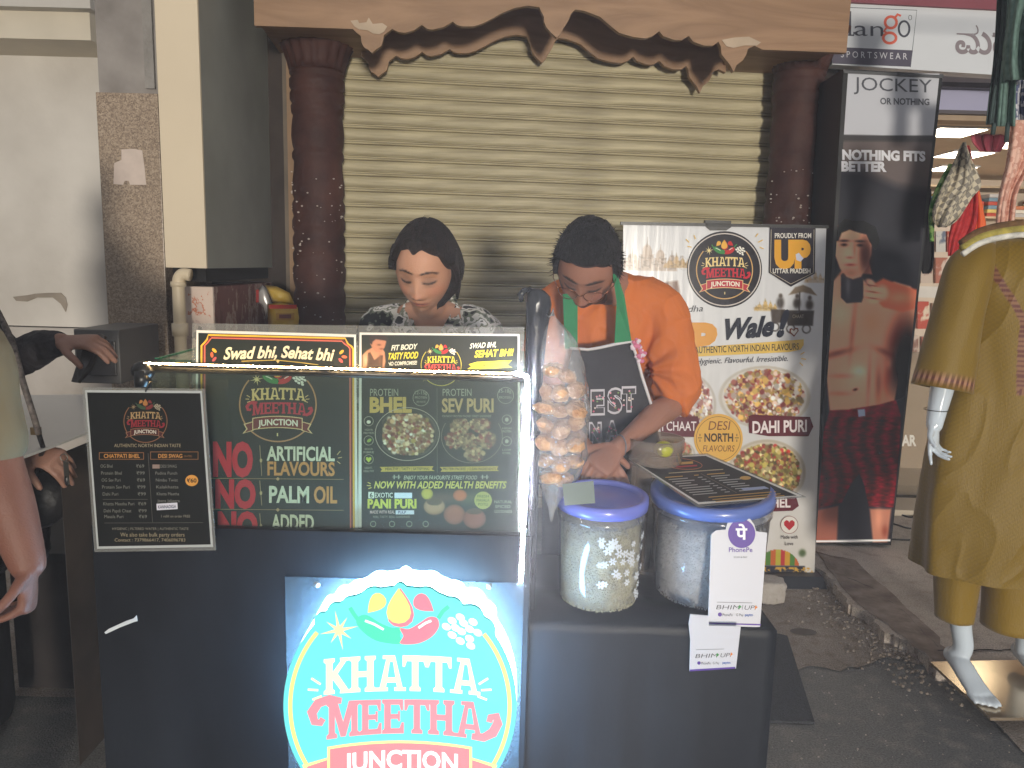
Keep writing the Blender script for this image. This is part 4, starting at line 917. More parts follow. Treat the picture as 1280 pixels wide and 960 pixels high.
a.text('ENJOY YOUR FAVOURITE STREET FOOD', 505, 596, 598.5, 4.8, (206, 206, 180), bold=.0, shear=.2)
for x in (491, 601): a.line([(x, 595.5), (x+10, 595.5)], .9, gy); a.rect(x+1.5, 592.8, x+3, 598.2, gy); a.rect(x+7, 592.8, x+8.5, 598.2, gy)
a.text('NOW WITH ADDED HEALTH BENEFITS', 468, 632, 609.5, 8.6, (216, 204, 100), bold=.025, shear=.2)
for q in (((460, 602), (464, 604)), ((459, 606), (464, 606.5)), ((461, 610), (465, 608.5))): a.line(q, 1, (216, 204, 100))
a.rect(461, 614, 468, 622, Wt); a.text('6', 462.6, 466.5, 621, 6, DK, bold=.02); a.text('EXOTIC', 469, 491.5, 621, 6, Wt, bold=.01); a.rect(493.5, 615, 515.5, 622, (226, 226, 236))
a.text('PANI PURI', 460, 521, 634, 10.8, (210, 204, 76), bold=.045); a.text('MADE WITH REAL', 463, 494, 641, 3.8, (220, 190, 180), bold=.02); a.rect(495, 637, 518, 642, (226, 226, 236)); a.text('PULP', 498, 508, 641, 3.4, (30, 34, 90), bold=.02)
a.text('REAL TASTY, REAL GOODNESS', 467, 513, 646.5, 2.8, gy)
for x in (467, 490.5, 512, 532.5): a.ring(x, 654, 3.4, .9, (150, 160, 130), 0, 360, 14)
a.ell(604, 624.5, 11, 11, (178, 172, 90), 24); a.text('FRESH', 597, 611, 621, 3.4, DK); a.text('MASALA', 596, 612, 626, 3.4, DK); a.text('POTLI', 598, 610, 631, 3.4, DK)
a.text('NATURAL', 618, 640, 628, 3.6, gy); a.text('SPICED', 619, 638, 634, 3.6, gy); a.text('GOODNESS', 618, 640, 640, 3.6, gy)
a.build('print', t)
def bhel(X_, Y2):
    img = np.ones(X_.shape+(3,))*c3((34, 40, 32))
    cs = [(196, 160, 120), (160, 110, 80), (222, 200, 160), (130, 60, 50), (240, 226, 200), (120, 84, 60), (150, 130, 70)]
    img = dish(img, X_, Y2, 509.5, 542, 38, 32, cs, 3, 560, (40, 40, 34), 1.9)
    for k, (cx, cy) in enumerate(((575, 533), (600, 531), (586, 552), (608, 550), (568, 550), (593, 567))): img = dish(img, X_, Y2, cx, cy, 14, 12, [(150, 124, 92), (176, 150, 112), (112, 84, 62), (196, 170, 130), (130, 60, 50)], 8+k, 90, None, 1.7)
    return img
paint('food_picture', t, (0, PL+.003, 0), FN, 468, 507, 624, 581, lambda a_, b_: bhel(a_, b_), 1.1, off=.00055) if False else None
def bhelp(x0, y0, x1, y1, nm, off): return paint(nm, t, (0, PL+.003, 0), FN, x0, y0, x1, y1, bhel, 1.0, off=off)
bhelp(478, 517, 545.5, 569, 'plate_picture', .0012); bhelp(555, 523, 622, 577, 'plate_picture', .0012)
def pots(X_, Y2):
    img = np.ones(X_.shape+(3,))*c3((34, 40, 32))
    img = gb(img, X_, Y2, 552, 622, 26, 9, (112, 82, 66), .8); img = gb(img, X_, Y2, 590, 622, 20, 10, (104, 108, 76), .7)
    for (x, y, rx, ry, c) in ((534, 617, 7.5, 7.5, (196, 176, 70)), (575, 619, 9, 7.5, (196, 110, 70)), (543, 633, 14, 11, (188, 146, 108)), (568, 643, 14, 13, (176, 112, 88)), (593, 648, 15, 13, (170, 104, 84))):
        d = ((X_-x)/rx)**2+((Y2-y)/ry)**2; img = mixc(img, np.clip((1-d)*5, 0, 1), c3(c)); img = mixc(img, np.clip((1-d)*5, 0, 1)*np.clip(d-.3, 0, 1)*.6, c3(c)*.5)
    for (x, y, rx, ry) in ((543, 627, 10, 5), (593, 639, 10, 4)): d = ((X_-x)/rx)**2+((Y2-y)/ry)**2; img = mixc(img, np.clip((1-d)*5, 0, 1), c3((96, 76, 54))); 
    return img
paint('pot_picture', t, (0, PL+.003, 0), FN, 524, 611, 609, 661, pots, 1.1, off=.0012)
def gym(X_, Y2):
    img = np.ones(X_.shape+(3,))*c3((34, 40, 32)); sk = (196, 138, 104)
    img = fill(img, X_, Y2, [(453, 462), (453, 444), (459, 438), (466, 434), (476, 432), (481, 440), (482, 452), (480, 462)], sk, 1)
    img = fill(img, X_, Y2, [(463, 430), (463, 424), (468, 420), (480, 421), (483, 427), (481, 434), (477, 440), (470, 440), (466, 436)], (188, 128, 96), 1)
    img = fill(img, X_, Y2, [(462, 428), (462, 421), (468, 418.5), (480, 419), (485, 422), (484, 426), (477, 425), (470, 424), (466, 427), (465, 431)], (52, 40, 34), 1)
    img = fill(img, X_, Y2, [(460, 441), (463, 440), (468, 450), (476, 444), (479, 444), (478, 462), (458, 462)], (88, 62, 46), 1)
    img = gb(img, X_, Y2, 457, 450, 3, 8, (240, 200, 160), .8); img = gb(img, X_, Y2, 474, 431, 2.2, 1, (70, 40, 30), .8); img = gb(img, X_, Y2, 477, 436, 2.5, 1, (90, 50, 40), .7); img = gb(img, X_, Y2, 475, 450, 2, 7, (120, 76, 54), .6)
    return img
paint('athlete_picture', t, (0, PL+.003, 0), FN, 453, 419.5, 486, 461, gym, .9, off=.0012)

# ---------------------------------------------------------------- hanging menu board
mp0 = P(188, 585, 1.585); mn = Vector((math.sin(R(-4)), -math.cos(R(-4)), .03)).normalized()
t, a = laminated('menu_board', 'laminated black price list hanging from the left corner of the glass case', [(103, 484), (256, 486), (270, 688), (118, 690)], ([(106.5, 487.5), (252.5, 488.5), (266.5, 683.5), (121.5, 686)], [(109, 490.5), (250.5, 491.5), (263.5, 680.5), (123.5, 683)]), 0, 'menu board', mn, mp0, dark=(12, 14, 12), edge=(172, 176, 176))
og = (130, 92, 56); mg_ = (118, 118, 110)
logo(a, 182, 526.5, 28.5, dict(pal, kh=(158, 132, 92), me=(132, 38, 46), ring=(128, 88, 60), rib=(70, 30, 30), ribe=(140, 104, 76), jun=(190, 184, 170), green=(56, 74, 54), red=(110, 42, 42), drop=(160, 110, 60), pea=(150, 140, 120), star=(130, 110, 80)), ry=28, detail=False)
a.text('AUTHENTIC NORTH INDIAN TASTE', 144, 227, 558.5, 4.2, (150, 138, 112)); a.frame(125, 565, 181, 574, .8, og); a.frame(189, 564, 249, 574, .8, og)
a.text('CHATPATI BHEL', 131, 176, 571.8, 4.8, (186, 132, 70), bold=.02); a.text('DESI SWAG', 199, 229, 571.8, 4.8, (186, 132, 70), bold=.02); a.text('(WATER)', 231, 241, 571, 2.6, og)
for i, (nm, pr) in enumerate((('OG Bhel', '₹69'), ('Protein Bhel', '₹99'), ('OG Sev Puri', '₹69'), ('Protein Sev Puri', '₹99'), ('Dahi Puri', '₹99'), ('Khatta Meetha Puri', '₹69'), ('Dahi Papdi Chaat', '₹99'), ('Masala Puri', '₹69'))):
    y = 584 + i*8.7 + (3.5 if i > 4 else 0) - (1.5 if i == 7 else 0); x = 127+i*.7; a.text(nm, x, x+len(nm)*2.15, y, 4, mg_); a.text(pr, 171.5+i*.5, 181.5+i*.5, y, 4, mg_)
a.line([(130, 623.5), (186, 623.5)], .5, (90, 88, 80)); a.line([(186.5, 566), (192, 652)], .5, (90, 88, 80)); a.line([(132, 653), (255, 652.5)], .5, (90, 88, 80))
for i, nm in enumerate(('DESI SWAG', 'Pudina Punch', 'Nimbu Twist', 'Kalakhatta', 'Khatta Meetha', 'Jeera Jaljeera')): a.text(nm, 195+i*.6 + (7 if i == 0 else 0), 222+i*.8, 584+i*8.6, 3.8, mg_)
a.rect(192, 580, 201, 585, (140, 120, 110)); a.ell(241, 600, 8, 7, (206, 146, 66), 20); a.text('₹60', 235, 247, 602.4, 5, (40, 26, 14), bold=.03)
a.poly([(197, 629), (223, 627.5), (223.5, 635.5), (197.5, 637)], (206, 206, 216)); a.text('KANNADIGA', 199, 221.5, 635, 4, (30, 30, 70), sl=-.04, bold=.02)
a.text('1 refill on order FREE', 203, 239, 646, 3.2, (130, 126, 112)); a.text('HYGIENIC | FILTERED WATER | AUTHENTIC TASTE', 142, 237, 661.5, 3, (130, 126, 112)); a.text('We also take bulk party orders', 152, 232, 669.8, 5, (150, 138, 112)); a.text('Contact : 7379866417, 7406096783', 145, 233, 676, 4, (150, 138, 112))
a.build('print', t)
mb = MB(); hk = P(182, 486, 1.585); mb.tube([hk+Vector((0, 0, -.006)), hk+Vector((.004, -.006, .0)), hk+Vector((.003, .01, .012)), Vector((hk.x+.002, CY-.016, casez-.035))], .0016, M_blk, 6); mb.build('wire_hook', None, t)

# ---------------------------------------------------------------- wrapped post, hook, bag of puris
px_ = P(668, 480, 1.715)
t = thing('wrapped_post', 'thick post wrapped in shiny black plastic at the right corner of the glass case', 'post', (px_.x, 1.715, tabz))
M_wrap = mat('black_plastic_wrap', (30, 30, 34), .22, var=.4, scale=9, bump=.9, bscale=26, c2=(52, 54, 58), stretch=(1, 1, .35)); zt_ = P(665, 360, 1.715).z
def wr(a_, z): return 1+.06*math.sin(3*a_+z*31)+.04*math.sin(7*a_-z*57)+.03*math.sin(5*a_+z*90)
c = Vector((px_.x, 1.715, 0)); rings = []
for k, (z, r_, ox) in enumerate([(tabz+.001, .017, 0), (casez-.06, .018, 0), (casez+.01, .021, 0), (casez+.05, .022, 0), (casez+.09, .024, .001), (zt_-.06, .026, .002), (zt_-.035, .029, .004), (zt_-.018, .028, .002), (zt_-.006, .02, -.002), (zt_, .008, -.003)]):
    rings.append([c+Vector((ox+math.cos(q)*r_*wr(q, z), math.sin(q)*r_*wr(q, z), z)) for q in [2*math.pi*i/28 for i in range(28)]])
MB().loft(rings, M_wrap).build('post', None, t)
mb = MB(); mb.tube([P(652, 376, 1.70), P(650, 369, 1.69), P(655, 363, 1.695), P(663, 360, 1.71)], [.005, .008, .007, .004], M_wrap, 8); mb.build('loose_flap', None, t)
MB().tube([P(682, 392, 1.70), P(686, 396, 1.69), P(689, 394, 1.69), P(692, 388, 1.69)], .0012, mat('steel_wire', (170, 170, 170), .3, metal=1), 6).build('hook', None, t)
# the bag: crumpled clear plastic
BY = 1.72
prof = [(391, 691, 1), (398, 691, 5), (406, 691, 13), (415, 693, 19), (430, 696, 25), (450, 699, 29), (475, 702, 32), (500, 702, 34), (525, 702, 34.5), (550, 701, 34), (575, 700, 32), (595, 697, 26), (612, 694, 17), (626, 691.5, 9), (638, 690, 4), (650, 689, 1.5)]
def bagring(y, cx, r_, n=40, k=1.0):
    p = P(cx, y, BY); rw = r_/FPX*BY*k; out = []
    for i in range(n):
        a_ = 2*math.pi*i/n; q = 1+.05*math.sin(5*a_+y*.09)+.04*math.sin(9*a_-y*.13)
        out.append(p+Vector((math.cos(a_)*rw*q, math.sin(a_)*rw*q*.75, 0)))
    return out
M_bag = clear('crinkled_clear_plastic', (250, 250, 250), .17, (230, 232, 236), .09, bump=.9, bscale=34, refl=1.6)
pp = smoothpts([q for q in prof], 3)
bag = thing('plastic_bag', 'clear plastic bag full of round fried puris hanging beside the LED strip', 'bag', P(690, 650, BY))
MB().loft([bagring(y, cx, r_) for y, cx, r_ in pp][::-1], M_bag).build('film', None, bag)
mb = MB()
for dx in (-2, 2, 5, -5): mb.tube([P(690+dx*.5, 394, BY), P(691, 389, BY-.012), P(691.5, 386, BY-.02)], [.003, .002, .0015], M_bag, 5)
mb.build('gathered_top', None, bag); mb = MB()
for dx in (-8, -3, 3, 8): mb.tube([P(690+dx, 612, BY-.01), P(689.5+dx*.4, 635, BY), P(688.8+dx*.1, 652, BY)], [.0018, .0016, .001], M_bag, 4)
mb.build('gathered_tip', None, bag)
M_puri = mat('fried_puri', (204, 142, 92), .55, var=.2, scale=60, bump=1.0, bscale=110, c2=(232, 186, 138))
rs = random.Random(12); me = None; k = 0
for row, y in enumerate((462, 486, 508, 530, 552, 574, 594)):
    w_ = {462: 20, 486: 26, 508: 27, 530: 27, 552: 26, 574: 25, 594: 16}[y]
    xs_ = [-.75, .0, .75] if w_ > 22 else [-.5, .5]
    for j, u_ in enumerate(xs_):
        for dpt in ((-.018, .018) if row % 2 == j % 2 else (0,)):
            c_ = P(700+u_*w_*.95+rs.uniform(-1, 1)-(3 if y > 590 else 0), y+rs.uniform(-3, 3)+(6 if j == 1 else 0), BY)+Vector((0, dpt-.004, 0))
            if me is None:
                q = MB(); q.ball((0, 0, 0), (.0250, .0235, .0165), M_puri, 18, 12, True, lambda d: 1+.16*noise.noise(d*2.1)+.07*noise.noise(d*6)); me = q.mesh('puri')
            o = link('puri', me); o.location = c_; o.scale = (rs.uniform(.85, 1.15), rs.uniform(.85, 1.1), rs.uniform(.8, 1.2)); o.rotation_euler = (rs.uniform(-.5, .5), rs.uniform(-.5, .5), rs.uniform(0, 6)); k += 1
            tag(o, 'puffed round fried puri packed inside the hanging clear plastic bag', 'puri', 'puris in the plastic bag')

# ---------------------------------------------------------------- tubs of puffed rice
M_tub = clear('frosted_tub', (246, 247, 250), .09, (196, 204, 222), .10, refl=1.0)
M_lid = mat('blue_plastic_lid', (112, 122, 214), .3, var=.05, coat=.3)
M_lid2 = mat('blue_plastic_lid_dark', (96, 118, 190), .3, var=.05, coat=.3)
M_rice = mat('puffed_rice', (236, 232, 222), .8, var=.12, scale=60, bump=.8, bscale=160)
M_rice2 = mat('puffed_rice_yellow', (222, 214, 170), .8, var=.15, scale=40, bump=.8, bscale=160)
def tub(label, cx, cyd, r, h, mr, seed, lidm, tilt, fill_, tlabel):
    base = Vector((cx, cyd, tabz+.0015)); t = thing('storage_tub', label, 'tub', base, 'rice tubs on the stall table')
    prof = [(r*.80, .0), (r*.88, .004), (r*.92, .02), (r*.955, h*.4), (r*.99, h*.86), (r*1.02, h*.865), (r*1.02, h*.90), (r*.995, h*.905), (r*1.0, h)]
    inner = [(q-.0025, z) for q, z in prof[::-1] if z > .003] + [(.001, .004)]
    mb = MB(); mb.lathe(prof + inner, base, M_tub, 56, True, False); mb.build('body', None, t)
    lid = MB(); L0_ = Matrix.Translation(base+Vector((0, 0, h))) @ Matrix.Rotation(tilt[0], 4, 'X') @ Matrix.Rotation(tilt[1], 4, 'Y')
    lp = [(.0005, .012), (r*.80, .012), (r*.86, .009), (r*.9, .019), (r*1.0, .021), (r*1.055, .018), (r*1.06, .004), (r*1.05, -.008), (r*1.03, -.008), (r*1.03, .006), (r*.9, .006), (.0005, .006)]
    lid.lathe(lp, (0, 0, 0), lidm, 56, True, False); lid.v = [L0_ @ v for v in lid.v]; fixn(lid.build('lid', None, t))
    # the puffed rice: a heap plus grains against the wall
    hh = h*fill_; mb = MB(); rs = random.Random(seed)
    mb.lathe([(.001, .006), (r*.80, .007), (r*.855, .03), (r*.885, hh*.5), (r*.905, hh*.9), (r*.8, hh), (r*.3, hh*1.03), (.001, hh*1.04)], base, mr, 48, True, False)
    tag(mb.build('puffed_rice'), tlabel, 'puffed rice', kind='stuff'); rice = bpy.data.objects[[o.name for o in COL.objects if o.name.startswith('puffed_rice')][-1]]
    # grains
    vs = []; fs = []
    for i in range(6500):
        a_ = rs.uniform(math.pi*.95, 2.05*math.pi); z = rs.uniform(.006, hh); q = z/h; rad = r*(.865+.06*min(1, q*1.2))-.001
        p = base+Vector((math.cos(a_)*rad, math.sin(a_)*rad, z)); tn_ = Vector((-math.sin(a_), math.cos(a_), 0)); th_ = rs.uniform(0, 3.14)
        d1_ = tn_*math.cos(th_)+UP*math.sin(th_); d2_ = tn_*-math.sin(th_)+UP*math.cos(th_); nn = Vector((math.cos(a_), math.sin(a_), 0)); l, w2 = rs.uniform(.003, .0052), rs.uniform(.0011, .0018)
        b_ = len(vs); vs += [p-d1_*l, p+d2_*w2, p+d1_*l, p-d2_*w2, p+nn*.0022]; fs += [(b_, b_+1, b_+4), (b_+1, b_+2, b_+4), (b_+2, b_+3, b_+4), (b_+3, b_, b_+4)]
    g_ = MB(); g_.v = vs; g_.f = fs; g_.mats = [mr]; g_.m = [0]*len(fs); g_.sm = [False]*len(fs)
    g_.build('grains', None, rice, 'stuff'); return t, base
b1x = P(750, 700, 1.77).x
t1, b1 = tub('clear tub of puffed rice with plain blue lid and white flower print', b1x, 1.78, .104, .245, M_rice2, 1, M_lid, (R(3), 0), .84, 'puffed rice inside the tub with the plain blue lid')
b2x = P(884, 700, 1.84).x
t2, b2 = tub('wide clear tub of puffed rice with a menu card on its lid', b2x, 1.835, .142, .25, M_rice, 2, M_lid2, (R(4), R(-3)), .80, 'puffed rice inside the wide tub under the menu card')
# white flowers printed on the first tub
def flower(mb, ang, z, r, h, s, m, rs):
    for k in range(6):
        a_ = k*math.pi/3+rs.uniform(-.1, .1); pts = []
        for i in range(8):
            q = 2*math.pi*i/8; u_ = (.55+.45*math.cos(q))*s; v_ = .22*s*math.sin(q)
            X_ = u_*math.cos(a_)-v_*math.sin(a_); Z_ = u_*math.sin(a_)+v_*math.cos(a_); rad = r*(.955+.035*min(1, (z+Z_)/h))+.0012; aa = ang+X_/rad; pts.append((math.cos(aa)*rad, math.sin(aa)*rad, z+Z_))
        mb.add(pts, [tuple(range(8))[::-1]], m)
M_fl = mat('white_flower_print', (214, 220, 226), .5); mb = MB(); rs = random.Random(5)
for i in range(34):
    flower(mb, rs.uniform(4.55, 5.9), rs.uniform(.03, .185), .104, .245, rs.uniform(.008, .013), M_fl, rs)
for i, v in enumerate(mb.v): mb.v[i] = v+b1
o = mb.build('flower_print', None, t1)
mb = MB()
for k in range(5): flower(mb, 4.98+k*.0, .19, .142, .25, .012, M_fl, rs) if k < 1 else None
for i, v in enumerate(mb.v): mb.v[i] = v+b2
mb.build('flower_print', None, t2)
# small card propped on the first tub
cp0 = P(728, 620, 1.68); cn = Vector((.1, -1, .35)).normalized()
mb = MB(); mb.prism([on(x, y, cp0, cn) for x, y in [(703, 605), (742, 601), (744, 629), (706, 632)]], -cn*.002, mat('grey_green_card', (110, 124, 118), .3, var=.1)); solo(mb, 'small_card', None, 'small grey-green laminated card leaning on the left tub lid under the bag', 'card', cp0); fixn(bpy.data.objects['small_card'])
# menu card lying on tub two
m0 = Vector((b2.x, b2.y, b2.z+.25+.031)); mn2 = Vector((.02, -.13, 1)).normalized(); q_ = m0 + Vector((0, 0, .0))
oc = [(782, 572.5), (884, 566.5), (1008, 621), (872, 633)]
t, a = laminated('menu_card', 'laminated black menu card lying flat on the wide tub lid', oc, ([(785.5, 573.5), (883, 568.5), (1003, 620.3), (873, 630.6)], [(789, 574.5), (882, 570), (996, 619.7), (873.5, 628)]), 0, 'menu card', mn2, q_, dark=(30, 28, 24))
H_ = lambda u, v: (lambda A_, B_: (A_[0]*(1-v)+B_[0]*v, A_[1]*(1-v)+B_[1]*v))(((oc[0][0]*(1-u)+oc[1][0]*u), (oc[0][1]*(1-u)+oc[1][1]*u)), ((oc[3][0]*(1-u)+oc[2][0]*u), (oc[3][1]*(1-u)+oc[2][1]*u)))
gold = (206, 160, 80)
a.line([H_(.5+.2*math.cos(t_), .18+.12*math.sin(t_)) for t_ in [i*math.pi/12 for i in range(25)]], .8, (180, 110, 70))
a.line([H_(.36, .17), H_(.64, .17)], 3, gold); a.line([H_(.42, .07), H_(.58, .07)], 2, (150, 150, 70)); a.line([H_(.38, .235), H_(.62, .235)], 2, (180, 60, 60)); a.line([H_(.2, .345), H_(.8, .345)], 1.1, (190, 176, 140))
rs = random.Random(3)
for i in range(9):
    v_ = .42+i*.046; c_ = gold if i == 0 else (176, 174, 166)
    a.line([H_(.1, v_), H_(.1+rs.uniform(.16, .28), v_)], 1.0, c_); a.line([H_(.41, v_), H_(.46, v_)], .9, c_)
    a.line([H_(.55, v_), H_(.55+rs.uniform(.12, .25), v_)], 1.0, c_)
a.line([H_(.5, .40), H_(.5, .82)], .5, (120, 110, 90)); a.poly([H_(.60, .74), H_(.84, .74), H_(.84, .79), H_(.60, .79)], (160, 170, 200)); a.ell(*H_(.83, .55), 7, 2.4, gold, 16)
for v_ in (.86, .91, .95): a.line([H_(.2, v_), H_(.84, v_)], .9, gold)
a.build('print', t)
# tall tub with a lime, behind
b3 = Vector((P(819, 560, 1.985).x, 1.985, tabz+.001)); t = thing('open_tub', 'tall clear open tub with a lime and foil inside, behind the two rice tubs', 'tub', b3)
r3 = P(853, 560, 1.985).x-b3.x; h3 = P(819, 547, 1.985).z-tabz
MB().lathe([(r3*.85, 0), (r3*.93, .01), (r3, h3-.03), (r3*1.05, h3-.028), (r3*1.05, h3), (r3*1.0, h3), (r3*.97, h3-.03), (r3*.9, .012), (.001, .012)], b3, clear('tub_plastic', (222, 216, 208), .28, (190, 176, 164), .12), 40, True, False).build('body', None, t)
mb = MB(); mb.lathe([(.001, .02), (r3*.88, .02), (r3*.94, h3-.07), (r3*.5, h3-.05), (.001, h3-.06)], b3, mat('foil_packets', (170, 150, 138), .3, var=.35, scale=24, bump=1, bscale=40, c2=(200, 186, 176)), 30, mod=lambda a_, z: 1+.04*math.sin(7*a_+z*90)); solo(mb, 'foil_packet', None, 'crumpled foil packets filling the tall open tub', 'packets', b3+Vector((0, 0, .02)))
lp_ = P(829, 570, 1.93); lp_.z = tabz+h3-.018
mb = MB(); mb.ball(lp_, (.026, .022, .022), mat('lime_skin', (170, 172, 40), .35, var=.12, scale=20, bump=.2), 18, 12); solo(mb, 'lime', None, 'yellow-green lime on the packets in the tall open tub', 'lime', lp_-Vector((0, 0, .022)))

# ---------------------------------------------------------------- payment cards (their square codes left blank)
qp = P(920, 780, 1.655); qn = Vector((.03, -1, .16)).normalized(); M_pc = ink((206, 206, 214), 0, .4)
def paycard(label, sheetpts, shift, headed, p0, n):
    sx, sy = shift; S = lambda x, y: (x+sx, y+sy)
    pts = [on(*S(x, y), p0, n) for x, y in sheetpts]; b = sum(pts, Vector())/len(pts); b.z = min(p.z for p in pts)
    t = thing('payment_card', label, 'payment card', b, 'payment cards'); mb = MB(); mb.prism(pts, -n*.003, M_pc); fixn(mb.build('card', None, t))
    a = Art(p0, n); pu = (88, 56, 150)
    a.poly([S(885.5, 779.5), S(885.7, 778), S(951, 780), S(950.8, 781.8)] if headed else [S(862, 836.8), S(862.2, 839), S(919, 835.5), S(919, 833.4)], pu)
    return t, a, pu
t, a, pu = paycard('white PhonePe payment card with a purple round badge, standing against the wide tub', [(885, 782), (889, 668), (895, 663), (907, 662), (910, 652), (917, 647), (928, 645.5), (938, 649), (943, 656), (945, 664), (959, 666), (950, 784)], (0, 0), True, qp, qn)
a.ell(927, 667, 17, 18, pu, 36); a.text('पे', 919.5, 934, 674, 13, (240, 240, 246), bold=.03, font_h=.62); a.text('PhonePe', 911, 940.5, 690, 6, pu, bold=.01); a.text('SCAN & PAY', 917, 934, 697.5, 2.2, (60, 60, 70))
a.text('BHIM', 895, 924, 761.5, 5.5, (50, 50, 56), shear=.3, bold=-.01, sl=.01); a.poly([(924, 756), (927, 758.6), (922, 761.5)], (60, 140, 70)); a.line([(928.5, 756), (927.5, 762)], .5, (60, 60, 60)); a.text('UPI', 930, 944, 762, 5.5, (50, 50, 56), shear=.3, bold=-.01, sl=.01); a.poly([(944, 756.5), (947, 759), (943, 762)], (220, 130, 50))
a.ell(899.8, 768, 2.6, 2.6, pu, 12); a.text('PhonePe', 903, 915.5, 770, 3.4, (60, 60, 70)); a.text('G Pay', 920, 929, 770, 3.2, (90, 90, 96)); a.text('paytm', 931, 941, 770, 3.2, (30, 80, 160), bold=.02); a.line([(896, 752.5), (940, 753.5)], .6, (110, 110, 116))
a.build('print', t)
qp2 = Vector((0, CY-.018, 0))
t, a, pu = paycard('second white payment card hanging over the table edge below the other card', [(862, 839), (863, 800), (861, 780), (863, 768), (886, 770), (886, 782), (926, 783), (920, 835.5)], (0, 0), False, qp2, FN)
a.text('BHIM', 869, 896, 822.5, 5.2, (50, 50, 56), shear=.3, bold=-.01, sl=-.03); a.poly([(896, 816), (899, 818.4), (895, 821.5)], (60, 140, 70)); a.text('UPI', 900, 913, 821.5, 5.2, (50, 50, 56), shear=.3, bold=-.01, sl=-.03); a.poly([(913.5, 815), (916, 817.4), (912.5, 820.5)], (220, 130, 50))
a.ell(873.6, 828.6, 2.2, 2.2, pu, 12); a.text('PhonePe', 876.5, 888, 830.5, 3.2, (60, 60, 70), sl=-.02); a.text('G Pay', 891, 899, 830, 3, (90, 90, 96)); a.text('paytm', 903, 913, 829.5, 3, (30, 80, 160), bold=.02); a.line([(870, 812), (905, 811)], .5, (110, 110, 116))
a.build('print', t)

# ================================================================ banner stand, tall advertising box, stone, mat
by = G(1000, 728).y; bn = Vector((math.sin(R(2)), -math.cos(R(2)), .02)).normalized(); bp = P(900, 700, by); 
t = thing('banner_stand', 'upright printed banner stand advertising North Indian chaat beside the man in orange', 'banner', P(900, 728, by))
A_ = [(779, 279.5), (1033, 283.5), (1018, 716), (778, 712)]
mb = MB(); mb.prism([on(x, y, bp, bn) for x, y in A_], -bn*.003, mat('banner_film', (226, 224, 220), .3)); fixn(mb.build('sheet', None, t))
mb = MB(); mb.prism([on(x, y, bp+bn*.008, bn) for x, y in [(776, 277), (1036, 281.5), (1036, 285.5), (776, 281)]], -bn*.02, M_blk)
mb.prism([on(x, y, bp+bn*.008, bn) for x, y in [(882, 275), (914, 276), (914, 284), (908, 288), (888, 288), (882, 283)]], -bn*.03, M_blk); fixn(mb.build('top_rail', None, t))
mb = MB(); q0, q1 = on(776, 712, bp, bn), on(1020, 716, bp, bn); mb.hexa([Vector((q0.x, q0.y-.10, .007)), Vector((q1.x+.015, q1.y-.10, .007)), Vector((q1.x+.015, q1.y+.10, .007)), Vector((q0.x, q0.y+.10, .007)), Vector((q0.x, q0.y-.05, q0.z+.002)), Vector((q1.x+.012, q1.y-.05, q1.z+.002)), Vector((q1.x+.012, q1.y+.05, q1.z+.002)), Vector((q0.x, q0.y+.05, q0.z+.002))], mat('dark_base', (34, 36, 42), .4)); fixn(mb.build('base', None, t))
MB().tube([Vector((bp.x, by+.085, .03)), Vector((bp.x, by+.085, 1.50))], .009, M_blk).build('pole', None, t)
tc_ = (222, 220, 216)
